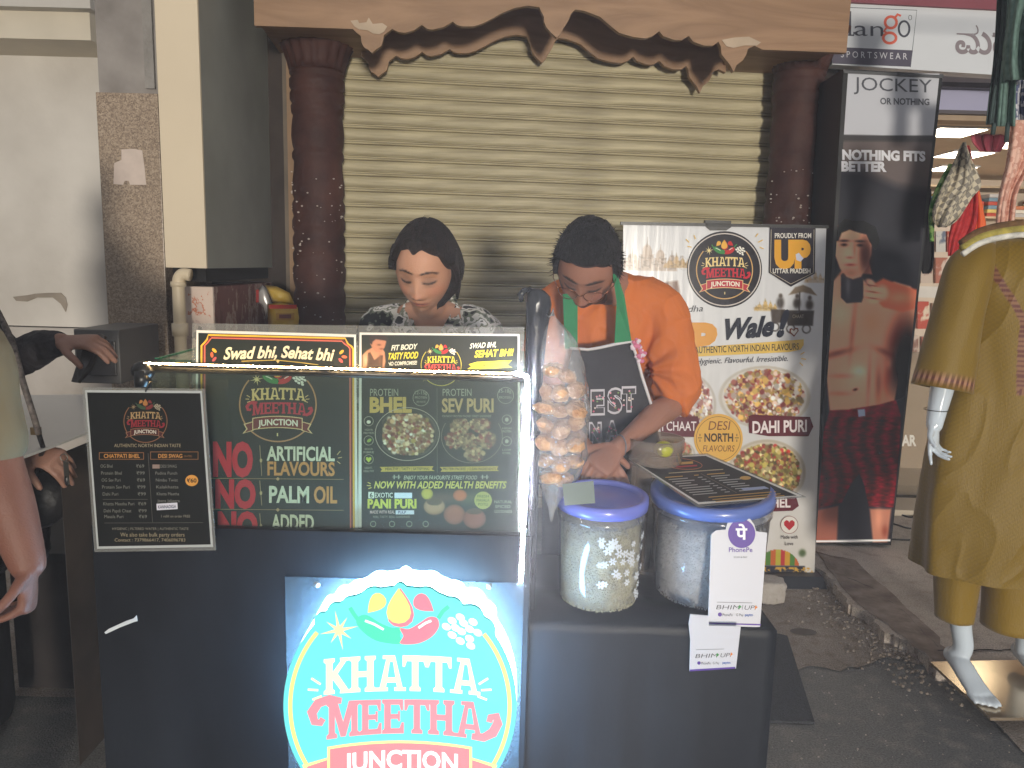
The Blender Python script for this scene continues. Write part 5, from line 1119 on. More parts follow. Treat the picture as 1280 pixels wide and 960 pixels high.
def flexart(X_, Y2):
    rs = np.random.RandomState(2); img = np.ones(X_.shape+(3,))*c3((214, 216, 220)); n1 = fnoise(X_, Y2, 40, 5)
    img = mixc(img, np.clip((Y2-420)/300, 0, 1)*.5, c3((206, 196, 180)))
    img = mixc(img, np.clip(n1-.45, 0, 1)*.8, c3((236, 238, 242)))
    def palace(cx, by_, s, c, al=.85):
        nonlocal img
        for (dx, w_, h_) in ((-34, 20, 26), (-14, 18, 40), (4, 16, 32), (20, 14, 24), (-46, 14, 16)):
            x = cx+dx*s; w2 = w_*s/2; h2 = h_*s; img = mixc(img, al*np.clip(.5-sd_poly(X_, Y2, [(x-w2, by_), (x-w2, by_-h2*.55), (x+w2, by_-h2*.55), (x+w2, by_)])/1.2, 0, 1), c3(c))
            d = ((X_-x)/(w2*.8))**2+((Y2-(by_-h2*.6))/(h2*.32))**2; img = mixc(img, al*np.clip((1-d)*3, 0, 1), c3(c)*1.05)
            img = mixc(img, al*np.clip(.5-sd_poly(X_, Y2, [(x-.9, by_-h2*.8), (x, by_-h2*1.15), (x+.9, by_-h2*.8)])/1, 0, 1), c3(c)*.8)
        tex = fnoise(X_, Y2*1.6, 3.2, 9, 2); reg = np.clip((50*s-np.abs(X_-cx+10*s))/6, 0, 1)*np.clip((by_-Y2)/3, 0, 1)*np.clip((Y2-by_+24*s)/6, 0, 1)
        img = mixc(img, reg*np.clip((tex-.5)*5, 0, 1)*.55, c3(c)*.55)
    palace(822, 338, .92, (172, 150, 132)); palace(852, 334, .42, (176, 140, 84)); palace(964, 386, .36, (206, 172, 104)); palace(1026, 350, .35, (190, 160, 120), .6)
    img = fill(img, X_, Y2, [(828, 372), (832, 352), (848, 350), (852, 372), (850, 400), (830, 398)], (120, 88, 74), 3)
    # the cart drawing
    for (x, y, rx, ry) in ((978, 376, 5, 8), (999, 376, 5, 7), (1015, 378, 5, 7)): img = gb(img, X_, Y2, x, y, rx, ry, (58, 50, 46), .95, 0, 2); img = gb(img, X_, Y2, x, y-9, 2.6, 3, (70, 58, 50), .95, 0, 2)
    img = fill(img, X_, Y2, [(984, 385), (1021, 385), (1020, 404), (988, 404)], (52, 44, 40), 1.5); img = fill(img, X_, Y2, [(966, 384), (984, 384), (984, 400), (968, 402)], (66, 56, 50), 2)
    img = fill(img, X_, Y2, [(988, 366), (996, 356), (1006, 353), (1016, 357), (1024, 366), (1006, 362)], (128, 110, 88), 1.5)
    for x in (1002,): img = fill(img, X_, Y2, [(x-.8, 362), (x+.8, 362), (x+.8, 386), (x-.8, 386)], (60, 50, 44), 1)
    for x, y in ((972, 406), (992, 408), (1012, 408)): d = np.abs(np.hypot(X_-x, Y2-y)-5); img = mixc(img, np.clip(1.4-d, 0, 1)*.9, c3((54, 46, 42)))
    # plates
    fc = [(206, 150, 120), (230, 214, 200), (150, 60, 56), (196, 160, 84), (120, 120, 66), (240, 230, 220), (176, 100, 76)]
    img = dish(img, X_, Y2, 961, 494, 60, 40, [(214, 190, 176), (170, 92, 78), (222, 178, 96), (236, 226, 216), (128, 48, 48), (206, 170, 90), (150, 130, 84)], 4, 900, (214, 210, 204), 2.4)
    img = dish(img, X_, Y2, 858, 505, 42, 42, [(226, 206, 200), (190, 130, 120), (236, 228, 224), (140, 60, 60), (206, 180, 120), (240, 236, 232)], 5, 700, (210, 206, 204), 2.2)
    img = dish(img, X_, Y2, 966, 588, 52, 42, [(176, 160, 76), (120, 112, 52), (190, 60, 52), (206, 186, 110), (150, 120, 70), (222, 206, 150), (96, 84, 44), (140, 70, 50)], 6, 1100, (206, 196, 180), 2.0)
    img = dish(img, X_, Y2, 838, 566, 36, 20, [(160, 130, 90), (120, 110, 60), (190, 90, 70), (210, 190, 150)], 7, 300, (206, 200, 192), 2.0)
    # colourful umbrella and skyline foot
    d = ((X_-984)/29)**2+((Y2-708)/24)**2; up = (Y2 < 704) & (Y2 > 683); an = np.floor(((X_-984)/29*.5+.5)*9).astype(int) % 5
    pal5 = np.array([c3(q) for q in ((206, 60, 60), (226, 170, 50), (90, 140, 60), (216, 110, 50), (200, 190, 60))]); img = np.where(((d < 1) & up)[..., None], pal5[an]*.9, img)
    img = fill(img, X_, Y2, [(955, 704), (1020, 704), (1020, 718), (955, 718)], (40, 44, 56), 1.5)
    tex = fnoise(X_, Y2, 2.6, 3, 2); img = mixc(img, ((Y2 > 706) & (Y2 < 714))*np.clip((tex-.5)*8, 0, 1), c3((206, 160, 60)))
    for x in (1016,): img = gb(img, X_, Y2, x, 688, 5, 5, (70, 90, 50), .9, 0, 2)
    img = mixc(img, np.clip((Y2-716)/2, 0, 1), c3((34, 38, 50)))
    return img
def skw(X_, Y2):
    v = (Y2-281)/432; xl_ = 779-v*1; xr_ = 1033-v*15; u_ = (X_-779)/254
    return np.where(True, (779-v*1)+u_*(xr_-xl_), X_), Y2+(u_*3.5)
paint('picture', t, bp, bn, 779.5, 280.5, 1032.5, 712, lambda X_, Y2: flexart(779+(X_-779), Y2), 1.1, off=.0008, skew=None if False else (lambda X_, Y2: ((X_-779)/254*((1033-(Y2-281)/432*15)-(779-(Y2-281)/432))+779-(Y2-281)/432, Y2+(X_-779)/254*3.5)), m=attr_mat('glossy_flex_print', .24, bump=.16, bscale=3.2, spec=.5, stretch=(6, 1, .7), coat=.25))
a = Art(bp, bn, base=.0016, rough=.2)
cx, cy = 905.5, 337
a.ell(cx, cy, 47, 48, (40, 38, 46), 56); a.ring(cx, cy, 45, 1.3, (214, 206, 200), 0, 360, 60)
logo(a, cx, cy+.5, 37, dict(pal, ring=(214, 172, 110), rib=(190, 60, 70)), ry=38)
a.poly([(961.5, 284), (1019, 285), (1018, 342), (988, 358.5), (960.5, 341)], (50, 46, 54)); a.line([(963.5, 287), (962.5, 340), (988, 355), (1016, 341), (1017, 287)], .6, (200, 190, 170))
a.text('PROUDLY FROM', 968, 1013.5, 297.5, 6, (226, 222, 214), bold=.02); a.text('UP', 967.5, 1013, 333, 31, (224, 164, 54), bold=.07); a.text('UTTAR PRADESH', 965.5, 1012.5, 341.5, 5.8, (226, 222, 214), bold=.02)
a.poly([(994, 318), (998, 316), (1001, 320), (1004, 323), (1000, 327), (995, 325)], (196, 200, 220))
a.text('Dil Se, Seedha', 800, 878, 393, 8, (44, 46, 60), shear=.3, sl=-.05, bold=-.005)
a.text('UP', 815, 893, 446, 40, (226, 160, 70), shear=.12, bold=.07, sl=-.0); a.text('Wale', 899, 965, 424, 24, (38, 42, 56), shear=.28, bold=.045, sl=-.08); a.text('!', 970, 979, 419, 30, (38, 42, 56), shear=.28, bold=.06)
a.poly([(992, 421), (986, 415.5), (986.5, 411), (989, 410), (991.8, 412), (994, 409.5), (997, 410), (997.8, 413.5)], (120, 62, 50)); a.poly([(992, 418.8), (988, 415), (988.3, 412), (989.6, 411.6), (991.8, 413.8), (994, 411.2), (996, 411.6), (996.2, 413.6)], (222, 218, 212))
a.poly([(872, 434), (1004, 424), (1004, 431), (1000, 437), (985, 440), (862, 446), (868, 440)], (226, 190, 96)); a.text('AUTHENTIC NORTH INDIAN FLAVOURS', 868, 998, 441.5, 8.2, (46, 42, 48), sl=-.035, bold=.01)
a.text('Hygienic. Flavourful. Irresistible.', 870, 984, 455, 7, (46, 48, 62), shear=.3, sl=-.035, bold=.0)
for q in (((1000, 443), (1005, 440)), ((1001, 448), (1007, 449)), ((999, 453), (1003, 457)), ((857, 299), (861, 303)), ((859, 308), (864, 309)), ((867, 294), (869, 299)), ((944, 296), (947, 292)), ((947, 303), (953, 300)), ((949, 309), (954, 311))): a.line(q, 1.3, (226, 190, 110))
a.poly([(935, 520), (940, 518), (1012, 521), (1016, 533), (1010, 545), (960, 545), (936, 541)], (98, 36, 46)); a.text('DAHI PURI', 940, 1008, 541, 14.5, (236, 226, 226), bold=.03, sl=-.03)
a.poly([(824, 521), (872, 520), (875, 532), (868, 546), (826, 545)], (98, 40, 50)); a.text('PAPDI CHAAT', 800, 870, 538, 11.5, (236, 226, 226), bold=.01, sl=.0)
a.poly([(940, 620), (994, 618), (998, 632), (990, 638), (942, 640)], (98, 36, 46)); a.text('BHEL', 956, 987.5, 633.5, 11.5, (236, 226, 226), bold=.03)
a.ell(897.5, 548, 30.5, 31, (224, 176, 84), 40); a.ring(897.5, 548, 27.5, .6, (120, 80, 40), 0, 360, 44)
a.text('DESI', 885, 911, 537, 11, (110, 56, 36), shear=.15, bold=.0); a.text('NORTH', 880, 916, 551.5, 10, (60, 44, 36), bold=.03); a.text('FLAVOURS', 878, 917, 564, 7.8, (110, 56, 36), shear=.15)
for x in (874.5, 920.5): a.line([(x-2.5, 547), (x+2.5, 547)], 1, (80, 56, 40)); a.line([(x, 542), (x, 545)], 1, (80, 56, 40)); a.line([(x, 549), (x, 552)], 1, (80, 56, 40))
a.ell(986, 655.5, 11, 11.5, (226, 222, 216), 26); a.ring(986, 655.5, 10.8, .7, (130, 70, 66), 0, 360, 28); a.poly([(986, 662.5), (979.5, 656), (979.3, 652), (982, 649.6), (984.5, 650.2), (986, 652.4), (987.5, 650.2), (990, 649.6), (992.7, 652), (992.5, 656)], (180, 36, 46))
a.text('Made with', 975.5, 996.5, 673, 4.6, (60, 50, 48)); a.text('Love', 980.5, 991, 681, 4.6, (60, 50, 48)); a.text('CHAAT', 990, 1004, 397.5, 4.4, (170, 160, 140))
a.build('lettering', t)

# tall unlit advertising box for shorts
jy = G(1065, 683, .05).y; jp = P(1065, 400, jy); jn = Vector((math.sin(R(-1)), -1, 0)).normalized()
t = thing('advert_totem', 'tall black advertising box with a man in red shorts holding a mug', 'advertising box', G(1068, 690, .05))
J = [(1054, 86), (1179, 92.5), (1114.5, 679), (1018, 681)]
q = [on(x, y, jp, jn) for x, y in J]; q[2].z = q[3].z = .062
mb = MB(); mb.prism([q[0], q[1], q[2], q[3]], -jn*.36, mat('black_gloss_cabinet', (20, 20, 22), .3)); fixn(mb.build('cabinet', None, t, bevel=.003))
mb = MB(); mb.prism([on(x, y, jp+jn*.006, jn) for x, y in [(1054, 86), (1060, 88), (1174, 93.5), (1179, 92.5), (1180, 97), (1174, 97.5), (1060, 91.5), (1055, 91)]], -jn*.005, mat('frame_grey', (70, 72, 76), .4)); fixn(mb.build('frame_edge', None, t))
def jock(X_, Y2):
    c0 = (44, 44, 50); img = np.ones(X_.shape+(3,))*c3(c0); nz = fnoise(X_, Y2, 22, 11)
    img = mixc(img, np.clip(.5-sd_poly(X_, Y2, [(1040, 228), (1040, 168), (1180, 175), (1180, 243), (1120, 232), (1075, 213), (1050, 210)])/14, 0, 1)*.9, c3((92, 84, 82)))
    img = fill(img, X_, Y2, [(1040, 80), (1190, 80), (1190, 171), (1040, 168)], (196, 198, 206), 1.2)
    img = mixc(img, ((Y2 > 169.5) & (Y2 < 176))*.8, c3((60, 58, 60)))
    img = gb(img, X_, Y2, 1148, 262, 16, 50, (54, 52, 58), .6)
    sk = (206, 148, 122); sh = (122, 70, 58); hi = (236, 190, 164)
    # torso
    tor = [(1046, 346), (1052, 338), (1062, 342), (1076, 346), (1090, 362), (1118, 352), (1138, 358), (1150, 374), (1152, 400), (1140, 430), (1126, 452), (1122, 480), (1118, 502), (1096, 512), (1060, 514), (1037, 514), (1034, 480), (1028, 440), (1024, 400), (1030, 366)]
    img = fill(img, X_, Y2, tor, sk, 2.5)
    ins = np.clip(.5-sd_poly(X_, Y2, tor)/2.5, 0, 1)
    def sg_(cx, cy, rx, ry, c, a_, rot=0):
        nonlocal img
        img = mixc(img, ins*a_*np.exp(-(((X_-cx)*math.cos(rot)+(Y2-cy)*math.sin(rot))/rx)**2-((-(X_-cx)*math.sin(rot)+(Y2-cy)*math.cos(rot))/ry)**2), c3(c))
    for q_ in ((1045, 442, 22, 4, sh, .9, -.25), (1066, 410, 3, 36, sh, .55, .1), (1050, 392, 16, 18, hi, .45), (1090, 402, 16, 20, (222, 130, 100), .5), (1106, 440, 14, 4, sh, .7, .4), (1110, 470, 6, 26, (170, 84, 66), .8, .15), (1098, 480, 4, 22, (120, 60, 48), .6), (1070, 472, 18, 22, hi, .35), (1074, 464, 9, 7, (240, 200, 176), .7), (1086, 476, 2.5, 30, sh, .45, .05), (1069, 487, 3, 1.6, (60, 30, 26), 1.0, -.3), (1052, 470, 14, 3, sh, .35), (1050, 492, 16, 3, sh, .3), (1120, 420, 10, 30, (96, 40, 34), .8, .3), (1104, 494, 4, 10, (224, 140, 110), .5), (1112, 455, 4, 6, (236, 160, 130), .6), (1032, 440, 2.4, 2.4, (110, 50, 50), .9), (1030, 400, 6, 40, (230, 180, 150), .3), (1062, 355, 7, 8, sh, .5)): sg_(*q_)
    img = gb(img, X_, Y2, 1130, 446, 15, 46, (16, 14, 18), .97, .2, 1.6)
    # arm and hand with mug
    img = fill(img, X_, Y2, [(1090, 356), (1104, 348), (1126, 356), (1146, 362), (1150, 384), (1128, 390), (1104, 384), (1092, 372)], (186, 104, 80), 3); img = gb(img, X_, Y2, 1124, 372, 16, 8, (222, 148, 116), .6)
    img = fill(img, X_, Y2, [(1051, 344), (1054, 341), (1079, 343), (1079, 372), (1077, 378), (1058, 379), (1051, 372)], (58, 55, 60), 1.2); img = gb(img, X_, Y2, 1060, 358, 3, 14, (116, 112, 116), .6); img = gb(img, X_, Y2, 1065, 343, 12, 2, (40, 38, 40), .9)
    for (x, y, rx, ry, rot) in ((1088, 353, 7, 4, .5), (1094, 361, 9, 4.5, .2), (1091, 369, 9, 4, .1), (1092, 376, 8, 4, 0), (1102, 366, 9, 10, 0)): img = gb(img, X_, Y2, x, y, rx, ry, (226, 160, 132), .95, rot, 2.2)
    for y in (357, 365, 373): img = gb(img, X_, Y2, 1091, y, 8, .9, (120, 66, 52), .8, .15)
    # head
    fx_ = [(1040, 292), (1044, 284), (1054, 278), (1072, 278), (1084, 284), (1090, 298), (1089, 318), (1084, 334), (1076, 346), (1066, 349), (1058, 346), (1050, 336), (1045, 322), (1041, 314), (1039, 302)]
    img = fill(img, X_, Y2, [(1053, 330), (1086, 326), (1090, 343), (1080, 342), (1053, 340)], (150, 96, 78), 2)
    img = fill(img, X_, Y2, fx_, (206, 152, 126), 2); img = gb(img, X_, Y2, 1082, 318, 8, 24, (70, 38, 32), .85, 0, 1.5); img = gb(img, X_, Y2, 1060, 318, 7, 12, (232, 182, 156), .5)
    img = fill(img, X_, Y2, [(1044, 302), (1043, 288), (1049, 280), (1056, 274), (1066, 277), (1080, 277), (1094, 284), (1099, 300), (1094, 312), (1087, 302), (1083, 293), (1074, 291), (1062, 287), (1052, 291), (1048, 301)], (16, 12, 12), 1.6)
    for (x, y) in ((1055, 301), (1075, 301.5)): img = gb(img, X_, Y2, x, y, 6.0, 1.5, (34, 20, 18), 1); img = gb(img, X_, Y2, x, y+5, 4, 1.9, (40, 26, 24), 1)
    img = gb(img, X_, Y2, 1062, 322, 4.5, 1.6, (140, 80, 66), .7); img = gb(img, X_, Y2, 1068, 312, 1.6, 9, (160, 104, 84), .6); img = gb(img, X_, Y2, 1063, 331, 6.5, 1.6, (150, 70, 66), .9); img = gb(img, X_, Y2, 1063, 341, 11, 6, (120, 80, 66), .4); img = gb(img, X_, Y2, 1042, 310, 2.4, 7, (214, 156, 130), .8)
    # shorts
    S = [(1037, 513), (1060, 512), (1098, 506), (1120, 500), (1126, 520), (1124, 560), (1117, 634), (1086, 633), (1080, 606), (1074, 592), (1064, 604), (1052, 628), (1022, 636), (1018, 600), (1026, 550)]
    sm_ = np.clip(.5-sd_poly(X_, Y2, S)/1.6, 0, 1); tx = fnoise(X_*.6, Y2*2.2, 3.5, 15, 2); c_ = c3((100, 20, 36))*(.62+.75*tx)[..., None]
    fold = .5+.5*np.sin((X_-1070)*.33+np.sin(Y2*.06)*2); c_ = c_*(.72+.35*fold)[..., None]; img = mixc(img, sm_, np.clip(c_, 0, 1)); img = mixc(img, sm_*((Y2 < 521) & (Y2 > 500))*.25, c3((170, 60, 70)))
    img = fill(img, X_, Y2, [(1072, 512), (1081, 511), (1081.5, 520), (1073, 521)], (150, 160, 190), 1)
    # legs
    img = fill(img, X_, Y2, [(1019, 638), (1048, 632), (1046, 678), (1018, 680)], (128, 84, 72), 3); img = fill(img, X_, Y2, [(1087, 636), (1114, 636), (1109, 678), (1091, 678)], (150, 106, 90), 3); img = gb(img, X_, Y2, 1098, 648, 5, 14, (180, 130, 108), .7); img = gb(img, X_, Y2, 1106, 664, 4, 8, (110, 56, 46), .7)
    img = fill(img, X_, Y2, [(1017, 675.5), (1114, 674), (1114, 676.5), (1017, 678)], (206, 206, 204), .8)
    return img
def jsk(X_, Y2):
    v = (Y2-90)/590; return X_, Y2
def jsk2(U_, Y2):
    v = (Y2-91)/587; l = 1060-v*40; r_ = 1174.5-v*62; return l+(U_-1000)/115*(r_-l), Y2
def jock2(U_, Y2): X_, _ = jsk2(U_, Y2); return np.clip((jock(X_, Y2)-.09*(Y2 > 178)[..., None])*(1+.62*(Y2 > 178))[..., None], .02, 1)  # print colours lifted to offset the shadow falling on the figure
paint('picture', t, jp, jn, 1000, 92, 1115, 678, jock2, 1.05, off=.001, skew=jsk2, m=attr_mat('brightened_film', .25, spec=.45))
a = Art(jp, jn, base=.002, rough=.3); k_ = (84, 86, 94)
a.text('JOCKEY', 1067, 1164.5, 112.5, 16.5, k_, sl=.035, bold=.0); a.text('OR NOTHING', 1100, 1161.5, 130.2, 7.8, (92, 94, 102), sl=.02, bold=.03)
a.text('NOTHING FITS', 1052.5, 1156.5, 199, 11.5, (224, 224, 230), sl=.02, bold=.055); a.text('BETTER', 1051.5, 1108, 213.5, 11.5, (224, 224, 230), sl=.012, bold=.055)
a.build('lettering', t)
# stone, floor mat
sp = G(962, 756, .006); mb = MB()
def stf(d):
    m_ = max(abs(d.x), abs(d.y), abs(d.z)); q = .82/m_ if m_ > .6 else 1.2; return min(q, 1.25)*(1+.07*noise.noise(d*3.1)+.04*noise.noise(d*9))
mb.ball(sp+Vector((0, .04, .052)), (.078, .062, .055), mat('pale_stone', (190, 184, 178), .95, var=.12, scale=18, bump=1.2, bscale=60, c2=(168, 160, 152)), 28, 20, True, stf); solo(mb, 'stone_block', None, 'rough pale stone block on the ground beside the banner base', 'stone', sp)
mp = [G(x, y, .004) for x, y in [(955, 790), (984, 797), (1018, 905), (940, 903)]]; mb = MB(); mb.prism(mp, (0, 0, .008), mat('ribbed_rubber', (58, 60, 64), .9, var=.3, scale=200, bump=.8, bscale=220)); solo(mb, 'floor_mat', None, 'dark ribbed rubber mat on the ground right of the stall', 'mat', mp[0]); fixn(bpy.data.objects['floor_mat'])

# ================================================================ PEOPLE
def ringp(c, s, f, rs, rf, n=20, sq=2.0):
    out = []
    for i in range(n):
        a = 2*math.pi*i/n; ca, sa = math.cos(a), math.sin(a); e = 2/sq
        out.append(c + s*(math.copysign(abs(ca)**e, ca)*rs) + f*(math.copysign(abs(sa)**e, sa)*rf))
    return out
def chain(mb, pts, side=None, n=20, sub=5, sq=2.0):
    """pts: (pos, r) or (pos, r_side, r_front); tapered closed solid along a smooth path with rounded ends"""
    P_ = [Vector(p[0]) for p in pts]; ra = [p[1] for p in pts]; rb = [p[2] if len(p) > 2 else p[1] for p in pts]
    q = smoothpts([(*P_[i], ra[i], rb[i]) for i in range(len(pts))], sub) if False else None
    def cr(vals):
        out = []; N = len(vals)
        for i in range(N-1):
            a, b, c, d = vals[max(0, i-1)], vals[i], vals[i+1], vals[min(N-1, i+2)]
            for j in range(sub):
                t = j/sub; out.append(.5*((2*b)+(c-a)*t+(2*a-5*b+4*c-d)*t*t+(3*b-a-3*c+d)*t**3))
        out.append(vals[-1]); return out
    PP = cr(P_); A = cr(ra); B = cr(rb); rings = []; prev = None
    for i, p in enumerate(PP):
        t = (PP[min(i+1, len(PP)-1)]-PP[max(i-1, 0)]).normalized()
        s = Vector(side) if side is not None else (prev if prev is not None else (t.cross(Vector((0, 1, 0))) if abs(t.y) < .9 else t.cross(Vector((1, 0, 0)))))
        s = (s-t*s.dot(t)).normalized(); f = s.cross(t).normalized(); prev = s
        if i == 0:
            for k in (.0, .5, .85): rings.append(ringp(p-t*min(A[0], B[0])*math.sqrt(1-k*k)*.9, s, f, A[0]*max(k, .05), B[0]*max(k, .05), n, sq))
        rings.append(ringp(p, s, f, max(A[i], .001), max(B[i], .001), n, sq))
        if i == len(PP)-1:
            for k in (.85, .5, .0): rings.append(ringp(p+t*min(A[-1], B[-1])*math.sqrt(1-k*k)*.9, s, f, A[-1]*max(k, .05), B[-1]*max(k, .05), n, sq))
    return mb.loft(rings)
def hand(mb, wrist, d, palm, side, curl=.6, s=1.0, spread=.12, point=None):
    """wrist point, direction of the hand, palm normal, +1/-1 side of the thumb; five bent fingers"""
    d = Vector(d).normalized(); palm = Vector(palm); palm = (palm-d*palm.dot(d)).normalized(); sd_ = d.cross(palm).normalized()*side
    w0 = Vector(wrist); s_ = s
    chain(mb, [(w0-d*.02*s_, .024*s_, .019*s_), (w0+d*.02*s_, .028*s_, .016*s_), (w0+d*.055*s_, .036*s_, .0145*s_), (w0+d*.082*s_, .037*s_, .012*s_)], side=sd_, n=16)
    for k, (off, ln, r_) in enumerate(((.029, .072, .0085), (.0105, .080, .009), (-.009, .074, .0085), (-.028, .060, .0075))):
        c_ = curl*(1+.12*k) if point is None or k != point else .1
        b = w0+d*(.080-.004*abs(k-1.3))*s_+sd_*off*s_; pts = [(b-d*.015*s_, r_*s_)]; dd = (d+sd_*spread*(.5-k*.33)).normalized(); p = b
        for j, (seg, ang) in enumerate(((.45, .75), (.31, 1.0), (.24, .7))):
            dd = (dd*math.cos(c_*ang)+palm*math.sin(c_*ang)).normalized(); pts.append((p.copy(), r_*s_*(1-.07*j))); p = p+dd*ln*seg*s_
        pts.append((p, r_*.8*s_)); chain(mb, pts, n=10, sub=3)
    b = w0+d*.022*s_+sd_*.026*s_; dd = (d*.62+sd_*.70+palm*.25).normalized(); pts = [(b-dd*.012*s_, .013*s_), (b+dd*.012*s_, .0125*s_)]; p = b+dd*.034*s_; pts.append((p, .0105*s_)); dd = (dd+palm*.5+d*.4-sd_*.2).normalized(); p = p+dd*.028*s_; pts.append((p, .0095*s_)); dd = (dd+palm*.3).normalized(); pts.append((p+dd*.02*s_, .008*s_)); chain(mb, pts, n=10, sub=3)

def head_grid(u=72, v=60, male=False, fn=None):
    """closed head in its own frame: face towards -y, eyes at z=0; returns verts grid and faces"""
    V = []
    for i in range(v+1):
        th = math.pi*i/v
        for k in range(u):
            ph = 2*math.pi*k/u; nx = math.sin(th)*math.sin(ph); ny = -math.sin(th)*math.cos(ph); nz = math.cos(th)
            V.append(head_pt(nx, ny, nz, male, fn))
    F = [(i*u+k, (i+1)*u+k, (i+1)*u+(k+1) % u, i*u+(k+1) % u) for i in range(v) for k in range(u)]
    return V, F
def gs(x, s): return math.exp(-(x/s)**2)
def head_pt(nx, ny, nz, male=False, fn=None):
    x, y, z = nx*.0745, ny*.095, nz*.117
    t = max(0, -z/.117)
    x *= 1-.36*t**1.9 if not male else 1-.27*t**2.1
    if ny > 0: y *= 1-.50*t**1.1
    else: y *= .93-.03*t
    if z > .02: y *= 1+.03
    if ny < 0.15:
        fr = min(1, max(0, (-ny+.15)/.6)); d = 0
        prof = 0
        if -.054 < z < .012: k = (.012-z)/.056; prof = .022*k**1.15 if z > -.044 else .022*max(0, (z+.054)/.010)
        d += prof*gs(x, .0095+.005*max(0, -z/.05)) + .0085*(gs(x-.0125, .006)+gs(x+.0125, .006))*gs(z+.043, .008)
        for sx in (-1, 1):
            d -= .0085*gs(x-sx*.031, .017)*gs(z-.003, .013)
            d += .0055*gs(x-sx*.031, .0125)*gs(z+.001, .0085)
            d += .0035*gs(x-sx*.030, .018)*gs(z-.022, .006)
            d += .0045*gs(x-sx*.042, .018)*gs(z+.034, .018)
        d += .0065*gs(x, .021)*gs(z+.0635, .0048) + .0075*gs(x, .018)*gs(z+.0755, .0052) - .003*gs(x, .024)*gs(z+.0692, .002)
        d -= .003*gs(x, .004)*gs(z+.056, .004)
        d += .008*gs(x, .017)*gs(z+.100, .012) - .003*gs(x, .02)*gs(z+.086, .004)
        y -= d*fr
    if fn: q = fn(x, y, z); x, y, z = x*q, y*q, z*q
    return Vector((x, y, z))
def head_mat(c, pitch, yaw=0, roll=0, s=1.0):
    return Matrix.Translation(Vector(c)) @ Matrix.Rotation(yaw, 4, 'Z') @ Matrix.Rotation(roll, 4, 'Y') @ Matrix.Rotation(pitch, 4, 'X') @ Matrix.Scale(s, 4)
def add_head(mb, Mx, male=False):
    V, F = head_grid(male=male); mb.add([Mx @ v for v in V], F, None, True)
    for sx in (-1, 1):
        e = MB(); e.ball((sx*.0745, .012, -.008), (.010, .018, .030), None, 14, 10, True); e.ball((sx*.080, .016, .006), (.007, .015, .018), None, 12, 8, True); e.v = [Mx @ v for v in e.v]; mb.add(e.v, e.f, None, True)
def remeshed(mb, name, m, parent, vox=.004, smooth=4, post=None, color=None, cut=None, decim=0):
    me = mb.mesh(name); o = bpy.data.objects.new('tmp', me); COL.objects.link(o)
    bm = bmesh.new(); bm.from_mesh(me); bmesh.ops.recalc_face_normals(bm, faces=bm.faces); bm.to_mesh(me); bm.free()
    md = o.modifiers.new('r', 'REMESH'); md.mode = 'VOXEL'; md.voxel_size = vox
    if smooth: ms = o.modifiers.new('s', 'SMOOTH'); ms.factor = .5; ms.iterations = smooth
    m2 = bpy.data.meshes.new_from_object(o.evaluated_get(bpy.context.evaluated_depsgraph_get())); bpy.data.objects.remove(o); bpy.data.meshes.remove(me)
    n = len(m2.vertices); co = np.empty(n*3, np.float32); m2.vertices.foreach_get('co', co); co = co.reshape(-1, 3).astype(float)
    nm = np.empty(n*3, np.float32); m2.vertices.foreach_get('normal', nm); nm = nm.reshape(-1, 3).astype(float)
    if post is not None: co = post(co, nm)
    if cut is not None:
        bad = cut(co); m2.vertices.foreach_set('co', co.astype(np.float32).ravel()); bm = bmesh.new(); bm.from_mesh(m2); bm.verts.ensure_lookup_table()
        bmesh.ops.delete(bm, geom=[bm.verts[i] for i in np.nonzero(bad)[0]], context='VERTS'); bm.to_mesh(m2); bm.free()
        n = len(m2.vertices); co = np.empty(n*3, np.float32); m2.vertices.foreach_get('co', co); co = co.reshape(-1, 3).astype(float)
    if color is not None:
        cl = np.clip(color(co), 0, 1); lc = np.where(cl <= .04045, cl/12.92, ((cl+.055)/1.055)**2.4)
        at = m2.color_attributes.new('Col', 'FLOAT_COLOR', 'POINT'); at.data.foreach_set('color', np.concatenate([lc, np.ones((n, 1))], 1).astype(np.float32).ravel())
    co = co-np.array(org(parent)); m2.vertices.foreach_set('co', co.astype(np.float32).ravel())
    m2.materials.clear(); m2.materials.append(m); m2.polygons.foreach_set('use_smooth', [True]*len(m2.polygons)); m2.name = name; m2.update()
    return link(name, m2, parent)
